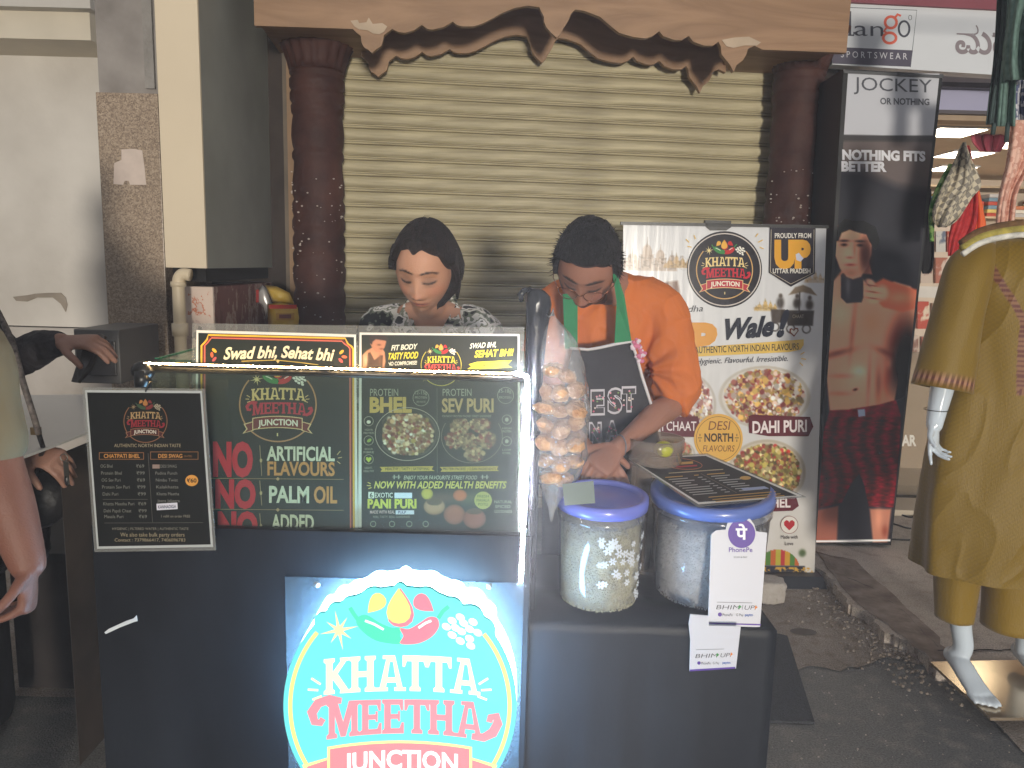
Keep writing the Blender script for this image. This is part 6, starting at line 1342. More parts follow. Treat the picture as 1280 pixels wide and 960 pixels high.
def face_color(co, Mx, base, male=False, lipc=(168, 92, 84), brow=(44, 32, 28)):
    L = np.c_[co, np.ones(len(co))] @ np.array(Mx.inverted()).T; x, y, z = L[:, 0], L[:, 1], L[:, 2]
    out = np.ones((len(co), 3))*c3(base); nz = np.array([noise.noise(Vector(p)*22) for p in co[::1]]) if len(co) < 400000 else 0
    out *= (1+.05*nz)[:, None]
    near = (np.abs(x) < .11) & (np.abs(z) < .15) & (np.abs(y) < .13); fr = near & (y < -.02)
    g = lambda a, s: np.exp(-(a/s)**2)
    def mx(w_, c): nonlocal out; w_ = (w_*fr)[:, None]; out = out*(1-w_)+c3(c)*w_
    mx(.25*g(np.abs(x)-.045, .02)*g(z+.03, .02), (206, 112, 92)); mx(.2*g(x, .012)*g(z+.04, .012), (200, 116, 96))
    for k in (1,):
        ax = np.abs(x); arch = .0235+.004*np.sin(np.clip((ax-.012)/.038, 0, 1)*3.1)-.004*np.clip((ax-.04)/.015, 0, 1)
        mx(np.clip(1.15*np.exp(-((z-arch)/(.0036 if male else .0028))**4)*np.exp(-((ax-.031)/.0205)**6), 0, .92), brow)
        mx(.55*g(ax-.031, .017)*g(z-.004, .009), tuple(q*.62 for q in base))
        lash = -.0045+.0035*((ax-.031)/.016)**2; mx(np.clip(1.3*np.exp(-((z-lash)/.0026)**2)*np.exp(-((ax-.031)/.016)**6), 0, .95), (30, 22, 20))
        mx(.35*g(ax-.031, .015)*g(z+.012, .004), tuple(q*.6 for q in base))
    mx(.8*np.exp(-((z+.0435)/.0035)**2)*np.exp(-((np.abs(x)-.008)/.0045)**2)*0.7, (70, 36, 30))
    if male:
        bd = np.clip(1.25*np.clip((-z-.046)/.014, 0, 1), 0, 1)*1.0; bd = np.where((np.abs(x) > .045), np.clip((-z-.004)/.02, 0, 1), bd); bd = np.where((np.abs(x) < .05) & (z > -.052), 0, bd)
        nn = np.array([noise.noise(Vector(p)*230) for p in co]); side = (y < .012) & near
        w_ = (np.clip(bd*(.9+.22*nn), 0, .93)*side)[:, None]; out = out*(1-w_)+c3((40, 32, 30))*w_
        mo = np.exp(-((z+.0555)/.0045)**4)*np.exp(-(x/.027)**6); mx(np.clip(mo*.9, 0, .9), (38, 30, 28))
    mx(np.clip(1.1*np.exp(-((z+.0695)/(.0062))**4)*np.exp(-(x/(.0225))**4), 0, .85), lipc); mx(.8*np.exp(-((z+.0692)/.0014)**2)*np.exp(-(x/.021)**4), (84, 36, 34))
    return out
M_skin = attr_mat('skin', .5, bump=.22, bscale=260, sss=.15, spec=.4)
def cloth_mat(name, c, var=.08, rough=.85, bump=.25, bs=28, st=(1, 1, .4), **k): return mat(name, c, rough, var=var, scale=9, bump=bump, bscale=bs, stretch=st, **k)
def folds(amp, fx_, seed=0, z0=-9, z1=9):
    def f(co, nm):
        q = np.array([noise.noise(Vector((p[0]*fx_+seed, p[1]*fx_, p[2]*fx_*.45))) + .5*noise.noise(Vector((p[0]*fx_*2.3+p[2]*fx_+seed, p[1]*fx_*2, p[2]*fx_*1.6))) for p in co]); return co+nm*(q*amp)[:, None]
    return f

# ---------------------------------------------------------------- woman behind the case
hw = P(531, 335, 2.17); HM = head_mat(hw+Vector((0, .0, -.004)), R(23), R(-7), R(3), 1.04)
t = thing('person', 'woman in black and white camouflage shirt looking down behind the glass case', 'person', (hw.x, 2.36, 0))
nb = Vector((hw.x+.004, 2.27, zs := P(531, 384, 2.27).z))
mb = MB(); add_head(mb, HM)
chain(mb, [(HM @ Vector((0, .022, -.045)), .05, .054), (HM @ Vector((0, .030, -.10)), .049, .052), (nb+Vector((0, .01, -.01)), .056, .055), (nb+Vector((0, .02, -.06)), .09, .07)], side=(1, 0, 0))
bx_ = nb.x; sz = nb.z-.045
chain(mb, [((bx_, 2.36, .82), .155, .115), ((bx_, 2.36, .95), .145, .105), ((bx_, 2.34, 1.08), .135, .10), ((bx_, 2.32, sz-.06), .155, .10), ((bx_, 2.30, sz), .13, .075)], side=(1, 0, 0), n=28)
for sx in (-1, 1):
    sh = Vector((bx_+sx*.165, 2.31, sz-.03)); el_ = Vector((bx_+sx*.21, 2.30, sz-.30)); wr_ = Vector((bx_+sx*.09, 2.13, sz-.36))
    chain(mb, [(sh-Vector((sx*.06, 0, -.01)), .05), (sh, .047), (sh.lerp(el_, .5), .042), (el_, .036), (el_.lerp(wr_, .4), .036), (wr_, .024)]); hand(mb, wr_, (-sx*.5, -.5, -.3), (0, .2, -1), sx, .7, .95)
    hp = Vector((bx_+sx*.085, 2.37, .84)); kn = Vector((bx_+sx*.09, 2.35, .46)); an = Vector((bx_+sx*.095, 2.38, .08))
    chain(mb, [(hp, .085), (hp.lerp(kn, .5), .07), (kn, .052), (kn.lerp(an, .35), .05), (an, .034)]); chain(mb, [(an+Vector((0, .02, -.04)), .03, .03), (an+Vector((sx*.01, -.08, -.052)), .036, .024), (an+Vector((sx*.015, -.15, -.06)), .03, .015)], side=(1, 0, 0))
SK1 = (204, 152, 124)
remeshed(mb, 'body', M_skin, t, .0038, 2, color=lambda co: face_color(co, HM, SK1, lipc=(184, 116, 104), brow=(40, 28, 24)))
# camouflage shirt
def camo():
    m, t_, b, o = nt('camouflage_cloth'); N = t_.nodes; L = t_.links; tc = N.new('ShaderNodeTexCoord')
    n = N.new('ShaderNodeTexNoise'); n.inputs['Scale'].default_value = 17; n.inputs['Detail'].default_value = 2.5; n.inputs['Roughness'].default_value = .62; L.new(tc.outputs['Object'], n.inputs[0])
    r = N.new('ShaderNodeValToRGB'); r.color_ramp.interpolation = 'CONSTANT'; e = r.color_ramp.elements; e[0].position = 0; e[0].color = (*lin((34, 34, 34)), 1); e[1].position = .43; e[1].color = (*lin((112, 116, 100)), 1)
    for p_, c_ in ((.485, (216, 212, 204)), (.56, (128, 130, 112)), (.60, (230, 226, 220)), (.66, (52, 52, 50))): q = e.new(p_); q.color = (*lin(c_), 1)
    L.new(n.outputs[0], r.inputs[0]); L.new(r.outputs[0], b.inputs['Base Color']); b.inputs['Roughness'].default_value = .85; return m
M_camo = camo(); mb = MB()
chain(mb, [((bx_, 2.36, .74), .185, .135), ((bx_, 2.36, .95), .168, .125), ((bx_, 2.34, 1.08), .16, .12), ((bx_, 2.32, sz-.06), .175, .118), ((bx_, 2.305, sz+.005), .14, .09), ((bx_, 2.30, sz+.03), .085, .07)], side=(1, 0, 0), n=30)
for sx in (-1, 1):
    sh = Vector((bx_+sx*.165, 2.31, sz-.03)); el_ = Vector((bx_+sx*.215, 2.30, sz-.30))
    chain(mb, [(sh-Vector((sx*.07, 0, -.022)), .062), (sh-Vector((sx*.01, 0, -.003)), .06), (sh.lerp(el_, .5)+Vector((sx*.006, 0, 0)), .058), (el_, .056)])
def vcut(co):
    q = (co[:, 1] < 2.31) & (co[:, 2] > sz-.08) & (np.abs(co[:, 0]-bx_-.005) < np.clip((co[:, 2]-(sz-.08))*.50, 0, .06)); top = (co[:, 2] > sz+.028) & (np.abs(co[:, 0]-bx_) < .09); return q | top
remeshed(mb, 'shirt', M_camo, t, .005, 4, post=folds(.010, 14, 3), cut=vcut)
mb = MB()
for sx in (-1, 1):     # open collar wings
    c0 = Vector((bx_+sx*.064, 2.33, sz+.065)); pts = [c0, c0+Vector((sx*.012, -.045, -.012)), Vector((bx_+sx*.045, 2.205, sz-.01)), Vector((bx_+sx*.062, 2.185, sz-.055)), Vector((bx_+sx*.105, 2.205, sz-.02)), Vector((bx_+sx*.102, 2.29, sz+.03))]
    mb.prism(pts, (0, -.004, .0015), M_camo)
    pts = [Vector((bx_+sx*.05, 2.212, sz-.005)), Vector((bx_+sx*.045, 2.205, sz-.01)), Vector((bx_+sx*.008, 2.19, sz-.10)), Vector((bx_+sx*.03, 2.187, sz-.10)), Vector((bx_+sx*.062, 2.188, sz-.05))]
    mb.prism(pts, (0, -.004, 0), M_camo)
mb.tube([Vector((bx_-.07, 2.31, sz+.05)), Vector((bx_-.06, 2.35, sz+.075)), Vector((bx_, 2.37, sz+.08)), Vector((bx_+.06, 2.35, sz+.075)), Vector((bx_+.07, 2.31, sz+.05))], .011, M_camo, 8); fixn(mb.build('collar', None, t))
M_grn = mat('green_apron_strap', (42, 130, 84), .8, var=.1, scale=20); mb = MB()
for sx, w_ in ((-1, .02), (1, .026)):
    x = bx_+sx*.085; mb.prism([Vector((x-w_, 2.186, sz-.055)), Vector((x+w_, 2.186, sz-.055)), Vector((x+w_*.9, 2.19, sz-.30)), Vector((x-w_*.9, 2.19, sz-.30))], (0, -.004, 0), M_grn)
mb.prism([Vector((bx_-.13, 2.20, sz-.22)), Vector((bx_+.13, 2.20, sz-.22)), Vector((bx_+.17, 2.20, .62)), Vector((bx_-.17, 2.20, .62))], (0, -.004, 0), M_grn); fixn(mb.build('apron', None, t))
remeshed_tr = MB()
for sx in (-1, 1):
    hp = Vector((bx_+sx*.085, 2.37, .84)); kn = Vector((bx_+sx*.09, 2.35, .46)); an = Vector((bx_+sx*.095, 2.38, .10)); chain(remeshed_tr, [(hp, .10), (hp.lerp(kn, .5), .085), (kn, .07), (an, .055)])
M_den = cloth_mat('dark_trousers', (38, 40, 48)); remeshed(remeshed_tr, 'trousers', M_den, t, .009, 3)
# hair: parted shell swept behind the ears
M_hair = mat('dark_brown_hair', (24, 18, 16), .45, var=.5, scale=14, bump=.9, bscale=46, c2=(46, 34, 30), stretch=(7, 7, .8), spec=.5)
def hair_shell(name, Mx, t, mask, thick, male=False, m=M_hair, u=110, v=90, nz_=.0016):
    def fn(x, y, z):
        k = mask(x, y, z); th_ = thick(x, y, z); nn = noise.noise(Vector((x*60, y*60, z*14)))*nz_+noise.noise(Vector((x*190, y*190, z*20)))*nz_*.7; L_ = math.sqrt(x*x+y*y+z*z)
        return 1+((th_+nn)/L_ if k > 1 else (k*(th_+nn)-(1-k)*.012)/L_)
    V, F = head_grid(u, v, male, fn); b = MB(); b.add([Mx @ q for q in V], F, m, True); return b.build(name, None, t)
def wmask(x, y, z):
    hl = .078-.012*gs(x+.01, .012)-.55*max(0, abs(x+.006)-.018) - 1.5*max(0, abs(x)-.05); 
    a = (z-hl)/.008; b = (y-(-.012 if (x > 0 or z > -.005) else .035))/.008; return max(0, min(1, max(a, b)))
def wth(x, y, z): return .015+.010*max(0, min(1, (abs(x)-.03)/.04))*max(0, min(1, (.05-z)/.05)) + .012*max(0, min(1, y/.08))
hs = hair_shell('hair', HM, t, wmask, wth, m=M_hair)
mb = MB(); rs = random.Random(31)
def lock(a, b, c, d, r): mb.tube([HM @ Vector(q) for q in [tuple(p) for p in smoothpts([a, b, c, d], 5)]], [r*(1-.045*i) for i in range(16)], M_hair, 8)
for sx, n_ in ((-1, 5), (1, 11)):
    for k in range(n_):
        q = k/n_
        if sx < 0: q *= .45
        lock((sx*(.078+.004*q), .01-.05*q, .06-.02*q), (sx*(.088+.003*q), .004-.024*q, .01), (sx*(.090 if sx > 0 else .090), .014-.012*q if sx > 0 else .03, -.04 if sx > 0 else -.01), (sx*(.083 if sx > 0 else .084), .018-.005*q if sx > 0 else .045, -.088+.02*q if sx > 0 else -.03), .011)
for k in range(3): mb.tube([HM @ Vector((-.004+k*.003, .01, .126)), HM @ Vector((-.002+k*.005, .006, .142)), HM @ Vector((.008+k*.005, .0, .152))], [.0012, .0009, .0004], M_hair, 5)
for i in range(620):
    yy = rs.uniform(-.75, .9); sx = rs.choice((-1, 1)); x0 = rs.uniform(.0, .12)*sx; pth = []; off = rs.uniform(.0, .0025)
    for k in range(9):
        q = k/8; an_ = math.radians(4+q*rs.uniform(86, 98)); d_ = Vector((sx*math.sin(an_)+x0*(1-q), yy*(1-.15*q)+.42*q*q*(1 if yy < .2 else .3), math.cos(an_))).normalized(); p_ = head_pt(d_.x, d_.y, d_.z)
        if wmask(*p_) < .8: break
        pth.append(HM @ (p_+p_.normalized()*(wth(*p_)+off)))
    if len(pth) > 2: mb.tube(pth, [.0016]*(len(pth)-1)+[.0006], M_hair, 4, False)
mb.build('hair_locks', None, t, 'stuff')
mb = MB(); 
for k in range(12):
    a_ = 2*math.pi*k/12; mb.tube([HM @ Vector((.0835, .006+.008*math.cos(a_), -.044+.008*math.sin(a_))), HM @ Vector((.0835, .006+.008*math.cos(a_+.55), -.044+.008*math.sin(a_+.55)))], .0012, mat('gold_metal', (200, 150, 90), .25, metal=1), 5)
mb.build('earring', None, t)

# ---------------------------------------------------------------- man in orange bending over his work
hm = P(735, 336, 2.03); HM2 = head_mat(hm+Vector((-.002, .01, .005)), R(44), R(-10), R(6), 1.02)
sc_ = P(770, 385, 2.19)
t = thing('person', 'bearded man with glasses in orange t-shirt and black apron bending over his work', 'person', (sc_.x, 2.45, 0))
mb = MB(); add_head(mb, HM2, True)
nbm = Vector((sc_.x+.0, 2.20, P(770, 362, 2.2).z))
chain(mb, [(HM2 @ Vector((0, .03, -.035)), .054, .058), (HM2 @ Vector((.0, .035, -.09)), .054, .058), (nbm, .055, .055), (nbm+Vector((0, .03, -.07)), .07, .065)], side=(1, 0, 0))
zS = sc_.z; cxm = sc_.x
chain(mb, [((cxm+.01, 2.52, .88), .16, .125), ((cxm+.01, 2.48, 1.0), .16, .12), ((cxm, 2.36, 1.14), .165, .12), ((cxm, 2.26, zS-.07), .18, .115), ((cxm, 2.215, zS-.02), .135, .07)], side=(1, 0, 0), n=28)
shR = P(829, 388, 2.20); elR = P(846, 497, 2.16); wrR = P(772, 560, 1.96); shL = P(697, 384, 2.20); elL = P(676, 500, 2.16); wrL = P(736, 566, 1.97)
for sh, el_, wr_, sx in ((shR, elR, wrR, 1), (shL, elL, wrL, -1)):
    chain(mb, [(sh-Vector((sx*.06, -.01, -.015)), .055), (sh, .053), (sh.lerp(el_, .5), .049), (el_, .037), (el_.lerp(wr_, .35), .037), (el_.lerp(wr_, .75), .028), (wr_, .0235)])
hand(mb, wrR, (wrR-elR).normalized()*1+Vector((-.2, -.1, -.25)), (-.3, .3, -.8), -1, .75, 1.02); hand(mb, wrL, (wrL-elL).normalized()+Vector((.3, -.1, -.2)), (.3, .3, -.8), 1, .75, 1.02)
for sx in (-1, 1):
    hp = Vector((cxm+.01+sx*.09, 2.53, .88)); kn = Vector((cxm+sx*.1, 2.50, .48)); an = Vector((cxm+sx*.11, 2.54, .08))
    chain(mb, [(hp, .09), (hp.lerp(kn, .5), .075), (kn, .058), (kn.lerp(an, .35), .055), (an, .038)]); chain(mb, [(an+Vector((0, .02, -.04)), .034, .034), (an+Vector((sx*.01, -.09, -.048)), .04, .028), (an+Vector((sx*.015, -.17, -.058)), .034, .017)], side=(1, 0, 0))
SK2 = (158, 110, 90)
remeshed(mb, 'body', M_skin, t, .0038, 2, color=lambda co: face_color(co, HM2, SK2, True, lipc=(130, 74, 66), brow=(28, 22, 20)))
M_or = cloth_mat('orange_jersey', (206, 112, 50), .10, .85, .5, 24)
mb = MB()
chain(mb, [((cxm+.012, 2.53, .82), .19, .15), ((cxm+.012, 2.49, 1.0), .185, .142), ((cxm, 2.37, 1.14), .19, .138), ((cxm, 2.27, zS-.07), .20, .13), ((cxm, 2.225, zS-.0), .165, .098), ((cxm, 2.215, zS+.035), .09, .075)], side=(1, 0, 0), n=32)
for sh, el_, sx in ((shR, elR, 1), (shL, elL, -1)):
    e2 = sh.lerp(el_, .93); chain(mb, [(sh-Vector((sx*.085, -.012, -.03)), .068), (sh-Vector((sx*.005, 0, -.004)), .066), (sh.lerp(e2, .45)+Vector((sx*.008, 0, 0)), .069), (e2+Vector((sx*.002, 0, 0)), .068), (e2+(el_-sh)*.02, .064)])
def mfold(co, nm):
    co = folds(.0045, 11, 8)(co, nm); rg = np.array([(1-abs(noise.noise(Vector((p[0]*9+p[2]*7, p[1]*8, p[2]*9-p[0]*7)))*2.2))**3 for p in co]); out = co = co+nm*(rg*.005)[:, None]
    # drawn folds radiating from the armpit and along the sleeve
    arm = P(812, 470, 2.1); d = co-np.array(arm); an = np.arctan2(d[:, 2], d[:, 0]); rr_ = np.hypot(d[:, 0], d[:, 2]); w_ = np.exp(-((rr_-.07)/.07)**2)*(co[:, 1] < 2.25)
    return out+nm*(.006*np.sin(an*9+rr_*30)*w_)[:, None]
mcut = lambda co: (co[:, 2] > nbm.z-.02+(co[:, 1]-2.2)*.3) & (np.abs(co[:, 0]-cxm+.035) < .05) & (co[:, 1] < 2.28)
remeshed(mb, 'shirt', M_or, t, .0048, 4, post=mfold, cut=mcut)
mb = MB(); chain(mb, [((cxm+.01, 2.53, .80), .175, .14), ((cxm+.01, 2.53, .93), .17, .135)], side=(1, 0, 0), n=24)
for sx in (-1, 1):
    hp = Vector((cxm+.01+sx*.09, 2.53, .86)); kn = Vector((cxm+sx*.1, 2.50, .48)); an = Vector((cxm+sx*.11, 2.54, .10)); chain(mb, [(hp, .105), (hp.lerp(kn, .5), .09), (kn, .075), (an, .06)])
remeshed(mb, 'trousers', M_den, t, .009, 3)
# short hair with a rough edge
def mmask(x, y, z):
    hl = .066-.6*max(0, abs(x)-.03); a = (z-hl)/.006; b = (y-(-.004))/.006 if z > -.045 else (y-.03)/.01; s_ = 1 if (abs(x) > .055 and y > -.028 and z > -.012) else 0; return max(0, min(1, max(a, b, s_)))
M_hair2 = mat('black_hair', (14, 12, 12), .5, var=.6, scale=30, bump=1.0, bscale=110, c2=(32, 27, 26), stretch=(3, 3, 1.2), spec=.4)
hair_shell('hair', HM2, t, mmask, lambda x, y, z: .012+.010*max(0, z)/.11, True, M_hair2, nz_=.004)
mb = MB(); rs = random.Random(77)
for i in range(1400):
    th = math.acos(rs.uniform(-.1, 1)); ph = rs.uniform(0, 6.283); d = (math.sin(th)*math.sin(ph), -math.sin(th)*math.cos(ph), math.cos(th)); q = head_pt(*d, True)
    if mmask(*q) < .9 or (q.y < -.05 and q.z < .085): continue
    n_ = Vector(d); c0 = HM2 @ (q+n_*.012); tip = HM2 @ (q+n_*rs.uniform(.020, .0255)+Vector((rs.uniform(-.008, .008), rs.uniform(-.012, .002), rs.uniform(-.008, .004)))); s_ = Vector((rs.uniform(-1, 1), rs.uniform(-1, 1), rs.uniform(-1, 1))).normalized()*.0022
    mb.add([c0-s_, c0+s_, tip, c0+s_.cross(n_).normalized()*.002], [(0, 1, 2), (1, 3, 2), (3, 0, 2)], M_hair2)
mb.build('hair_tufts', None, t, 'stuff')
mb = MB(); M_wire = mat('wire_frame', (150, 100, 80), .25, metal=.9)
for sx in (-1, 1):
    c = [HM2 @ Vector((sx*.033+.025*math.cos(a_), -.1035+.012*max(0, math.cos(a_)*sx)**1.5, .000+.0175*math.sin(a_))) for a_ in [2*math.pi*i/24 for i in range(25)]]; mb.tube(c, .0011, M_wire, 5, False)
    mb.tube([HM2 @ Vector((sx*.058, -.0915, .004)), HM2 @ Vector((sx*.077, -.06, .006)), HM2 @ Vector((sx*.082, .01, .006))], .0011, M_wire, 5)
mb.tube([HM2 @ Vector((-.009, -.1035, .003)), HM2 @ Vector((0, -.112, .006)), HM2 @ Vector((.009, -.1035, .003))], .0012, M_wire, 5); mb.build('glasses', None, t)
# apron with white piping, flowered letters and green straps
ap0 = P(760, 432, 2.055); an_ = Vector((0, -1, -.18)).normalized(); oa = lambda x, y, o=0: on(x, y, ap0+an_*o, an_)
bib = [(716, 435), (735, 436.5), (750, 434), (770, 430), (789.5, 426.5), (797, 450), (803, 472), (808, 487), (818, 520), (836, 600), (700, 600), (700, 520), (708, 470)]
ap = MB(); M_apr = mat('charcoal_apron', (48, 46, 50), .8, var=.15, scale=12, bump=.15, bscale=60); ap.prism([oa(x, y) for x, y in bib], -an_*.004, M_apr); apo = fixn(ap.build('apron', None, t))
mb = MB(); mb.tube([oa(x, y, .001) for x, y in [(712, 435), (735, 437), (750, 434.5), (770, 430), (789.5, 427), (797, 450), (803, 472), (808, 487), (816, 512)]], .0042, mat('white_piping', (214, 210, 212), .8), 8); mb.build('piping', None, t)
for nm, pts in (('strap', [(703.5, 368), (722, 366), (722, 436), (706, 436)]), ('strap', [(766, 343), (771, 341), (781, 372), (789.5, 428), (768, 431), (771, 378)])):
    mb = MB(); k_ = .0
    top = lambda x, y: oa(x, y, .002+max(0, (405-y))*.0004) ; mb.prism([top(x, y) for x, y in pts], -an_*.004, M_grn); fixn(mb.build(nm, None, t))
a = Art(ap0, an_, base=.002, dz=.00004)
for ch, x0, x1, yb_, h_, sh_ in (('B', 716, 734, 517, 28, 0), ('E', 738, 756, 516, 27, 0), ('S', 759, 778, 514, 27, 0), ('T', 777, 795, 512, 27, 0), ('N', 736, 752, 551, 22, 0), ('A', 756, 774, 549, 22, .1)):
    a.text(ch, x0, x1, yb_, h_, (196, 192, 198), bold=.085, sl=-.03); a.text(ch, x0+1.4, x1-1.4, yb_-1.4, h_-2.8, (60, 56, 60), bold=.05, sl=-.03)
    rs = random.Random(ord(ch))
    for i in range(9):
        x, y = rs.uniform(x0+2, x1-2), rs.uniform(yb_-h_+3, yb_-2); a.ell(x, y, 1.3, 1.2, rs.choice([(206, 96, 124), (220, 150, 164), (214, 200, 190), (120, 150, 90)]), 6)
a.build('apron_lettering', t)
mb = MB(); rs = random.Random(8)
for i in range(26):
    x, y = 796+rs.gauss(0, 3.4)+(i//14)*4, 424+i*1.1+rs.gauss(0, 2); c_ = oa(x, y, .008); s = rs.uniform(.004, .009); mb.ball(c_, (s, s*.5, s*.8), mat('pink_tie_%d' % (i % 2), ((222, 206, 216), (206, 120, 150))[i % 2], .8), 6, 4)
mb.build('ribbon_tie', None, t, 'stuff')
mb = MB(); c = [wrR+(Vector((0, 0, 1))*math.cos(a_)+Vector((.4, -.9, 0)).normalized()*math.sin(a_))*.0285+(elR-wrR).normalized()*.012 for a_ in [2*math.pi*i/20 for i in range(21)]]; mb.tube(c, .0022, mat('grey_bead', (120, 116, 122), .3), 5, False); mb.build('bracelet', None, t)

# ---------------------------------------------------------------- two people cut by the left edge
# person in black with a shoulder bag, reaching out a hand with a dark tray
M_blkc = mat('black_lace', (26, 22, 25), .8, var=.5, scale=60, c2=(44, 38, 42), bump=.5, bscale=90)
bp_ = P(-135, 480, 2.0); t = thing('person', 'person in black lace sleeves at far left holding out a dark tray', 'person', (bp_.x, 2.05, 0))
mb = MB(); hc = Vector((bp_.x-.03, 2.0, 1.55)); HM3 = head_mat(hc, R(10), R(40), 0, 1.0); add_head(mb, HM3)
chain(mb, [(hc+Vector((0, .02, -.06)), .05), (hc+Vector((0, .03, -.13)), .05), (hc+Vector((0, .04, -.19)), .08)])
chain(mb, [((bp_.x, 2.08, .85), .15, .12), ((bp_.x, 2.08, 1.05), .13, .105), ((bp_.x, 2.06, 1.25), .15, .11), ((bp_.x, 2.05, 1.36), .14, .08)], side=(1, 0, 0), n=24)
w1 = P(76, 428, 1.95); e1 = P(8, 446, 2.0); s1 = Vector((bp_.x+.13, 2.03, 1.32)); w2 = P(36, 566, 1.9); e2 = P(-50, 610, 2.0); s2 = Vector((bp_.x-.02, 1.96, 1.30))
for sh, el_, wr_ in ((s1, e1, w1), (s2, e2, w2)): chain(mb, [(sh, .05), (sh.lerp(el_, .5), .044), (el_, .038), (el_.lerp(wr_, .5), .035), (wr_, .025)])
hand(mb, w1, (1, -.05, .06), (.1, .3, -.9), -1, .55, 1.0); hand(mb, w2, (1, -.25, -.12), (-.1, .5, -.8), -1, .95, 1.0)
for sx in (-1, 1): chain(mb, [((bp_.x+sx*.08, 2.09, .84), .085), ((bp_.x+sx*.09, 2.09, .46), .055), ((bp_.x+sx*.09, 2.1, .08), .036)]); chain(mb, [((bp_.x+sx*.09, 2.11, .04), .03), ((bp_.x+sx*.1, 1.96, .025), .026, .02)])
SK3 = (150, 112, 96); remeshed(mb, 'body', M_skin, t, .0052, 2, color=lambda co: face_color(co, HM3, SK3))
mb = MB(); chain(mb, [((bp_.x+.05, 2.1, .60), .22, .17), ((bp_.x+.03, 2.09, .85), .19, .15), ((bp_.x, 2.08, 1.05), .15, .125), ((bp_.x, 2.06, 1.25), .17, .125), ((bp_.x, 2.05, 1.38), .13, .08)], side=(1, 0, 0), n=26)
for sh, el_, wr_ in ((s1, e1, w1), (s2, e2, w2)): chain(mb, [(sh, .065), (sh.lerp(el_, .5), .058), (el_, .052), (el_.lerp(wr_, .55), .047), (el_.lerp(wr_, .88), .040)])
chain(mb, [(P(20, 560, 2.05), .06, .05), (P(30, 610, 2.05), .065, .05), (P(36, 660, 2.07), .055, .045), (P(38, 688, 2.08), .05, .04)], side=(1, 0, 0))
remeshed(mb, 'dress', M_blkc, t, .007, 3, post=folds(.010, 16, 2))
mb = MB(); for_ = [(-.085+.04*0, 0)]
V, F = head_grid(60, 50, False, lambda x, y, z: 1+(.02/math.sqrt(x*x+y*y+z*z) if (z > .05 or y > -.01) else -.1)); mb.add([HM3 @ q for q in V], F, M_hair, True); mb.build('hair', None, t)
mb = MB()
for sx in (-1, 1): chain(mb, [((bp_.x+sx*.08, 2.09, .80), .10), ((bp_.x+sx*.09, 2.09, .46), .09), ((bp_.x+sx*.09, 2.1, .06), .085)])
remeshed(mb, 'trousers', cloth_mat('black_trousers', (24, 22, 25)), t, .009, 3)
# tray, keys, bag strap: carried things
mb = MB(); tp = [P(*q) for q in ((89, 477, 1.90), (97, 478, 1.90), (112, 462, 1.93), (131, 420, 1.98), (125, 417, 1.98), (104, 434, 1.95), (96, 455, 1.92))]; mb.prism(tp, (0, .012, -.004), mat('dark_tray', (62, 58, 56), .35, var=.2)); fixn(solo(mb, 'hand_tray', None, 'dark rectangular tray held by the outstretched hand at far left', 'tray', tp[0]))
mb = MB(); sp_ = smoothpts([tuple(P(*q)) for q in ((-8, 380, 1.86), (14, 425, 1.80), (28, 475, 1.78), (42, 520, 1.78), (48, 541, 1.80))], 5); mb.tube(sp_, .0075, mat('woven_strap', (74, 66, 62), .7, var=.4, scale=90, c2=(120, 110, 104)), 8)
mb.box(P(44, 540, 1.80)-Vector((.008, .006, .006)), P(44, 540, 1.80)+Vector((.012, .006, .012)), mat('brass', (150, 130, 100), .3, metal=.9)); bg = P(52, 600, 1.93); mb.ball(bg+Vector((-.05, .03, -.06)), (.10, .05, .085), mat('black_leather', (22, 20, 20), .45, bump=.3, bscale=60), 20, 14)
mb.tube([P(48, 541, 1.80), P(54, 560, 1.86), bg+Vector((-.02, .0, .0))], .006, mat('black_leather', (22, 20, 20)), 6); solo(mb, 'shoulder_bag', None, 'black shoulder bag on a woven strap at the far left', 'bag', bg)
mb = MB(); kp = P(80, 572, 1.84)
for k in range(3): mb.box(kp+Vector((-.003+k*.003, -.002*k, -.055-.006*k)), kp+Vector((.006+k*.003, .001-.002*k, -.01)), mat('key_metal', (150, 145, 138), .3, metal=1))
mb.tube([kp+Vector((.009*math.cos(a_), 0, .009*math.sin(a_))) for a_ in [i*math.pi/6 for i in range(13)]], .0015, mat('key_metal', (150, 145, 138)), 5, False); mb.ball(kp+Vector((.004, -.002, -.058)), (.006, .004, .014), M_blk, 8, 6)
solo(mb, 'keys', None, 'small bunch of keys hanging from a hand at the far left', 'keys', kp)
# person nearest the camera: cream sleeve, bare forearm, fist
bp2 = P(-175, 560, 1.42); t = thing('person', 'nearest person at the left edge with cream sleeve, bare forearm and fist', 'person', (bp2.x, 1.45, 0))
mb = MB(); hc = Vector((bp2.x-.05, 1.42, 1.58)); HM4 = head_mat(hc, R(5), R(170), 0, 1.0); add_head(mb, HM4, True); chain(mb, [(hc+Vector((0, .0, -.06)), .055), (hc+Vector((0, .0, -.14)), .056), (hc+Vector((0, .0, -.2)), .09)])
cx_ = bp2.x-.06; chain(mb, [((cx_, 1.44, .84), .16, .12), ((cx_, 1.44, 1.05), .155, .12), ((cx_, 1.43, 1.28), .17, .12), ((cx_, 1.42, 1.38), .16, .09)], side=(1, .2, 0), n=24)
s1 = P(-38, 440, 1.42); e1 = P(-6, 580, 1.38); w1 = P(35, 706, 1.34); chain(mb, [(s1, .055), (s1.lerp(e1, .5), .05), (e1, .046), (e1.lerp(w1, .4), .044), (e1.lerp(w1, .8), .036), (w1, .031)])
hand(mb, w1, (.06, -.22, -1), (-.85, -.25, -.1), -1, 1.35, .95)
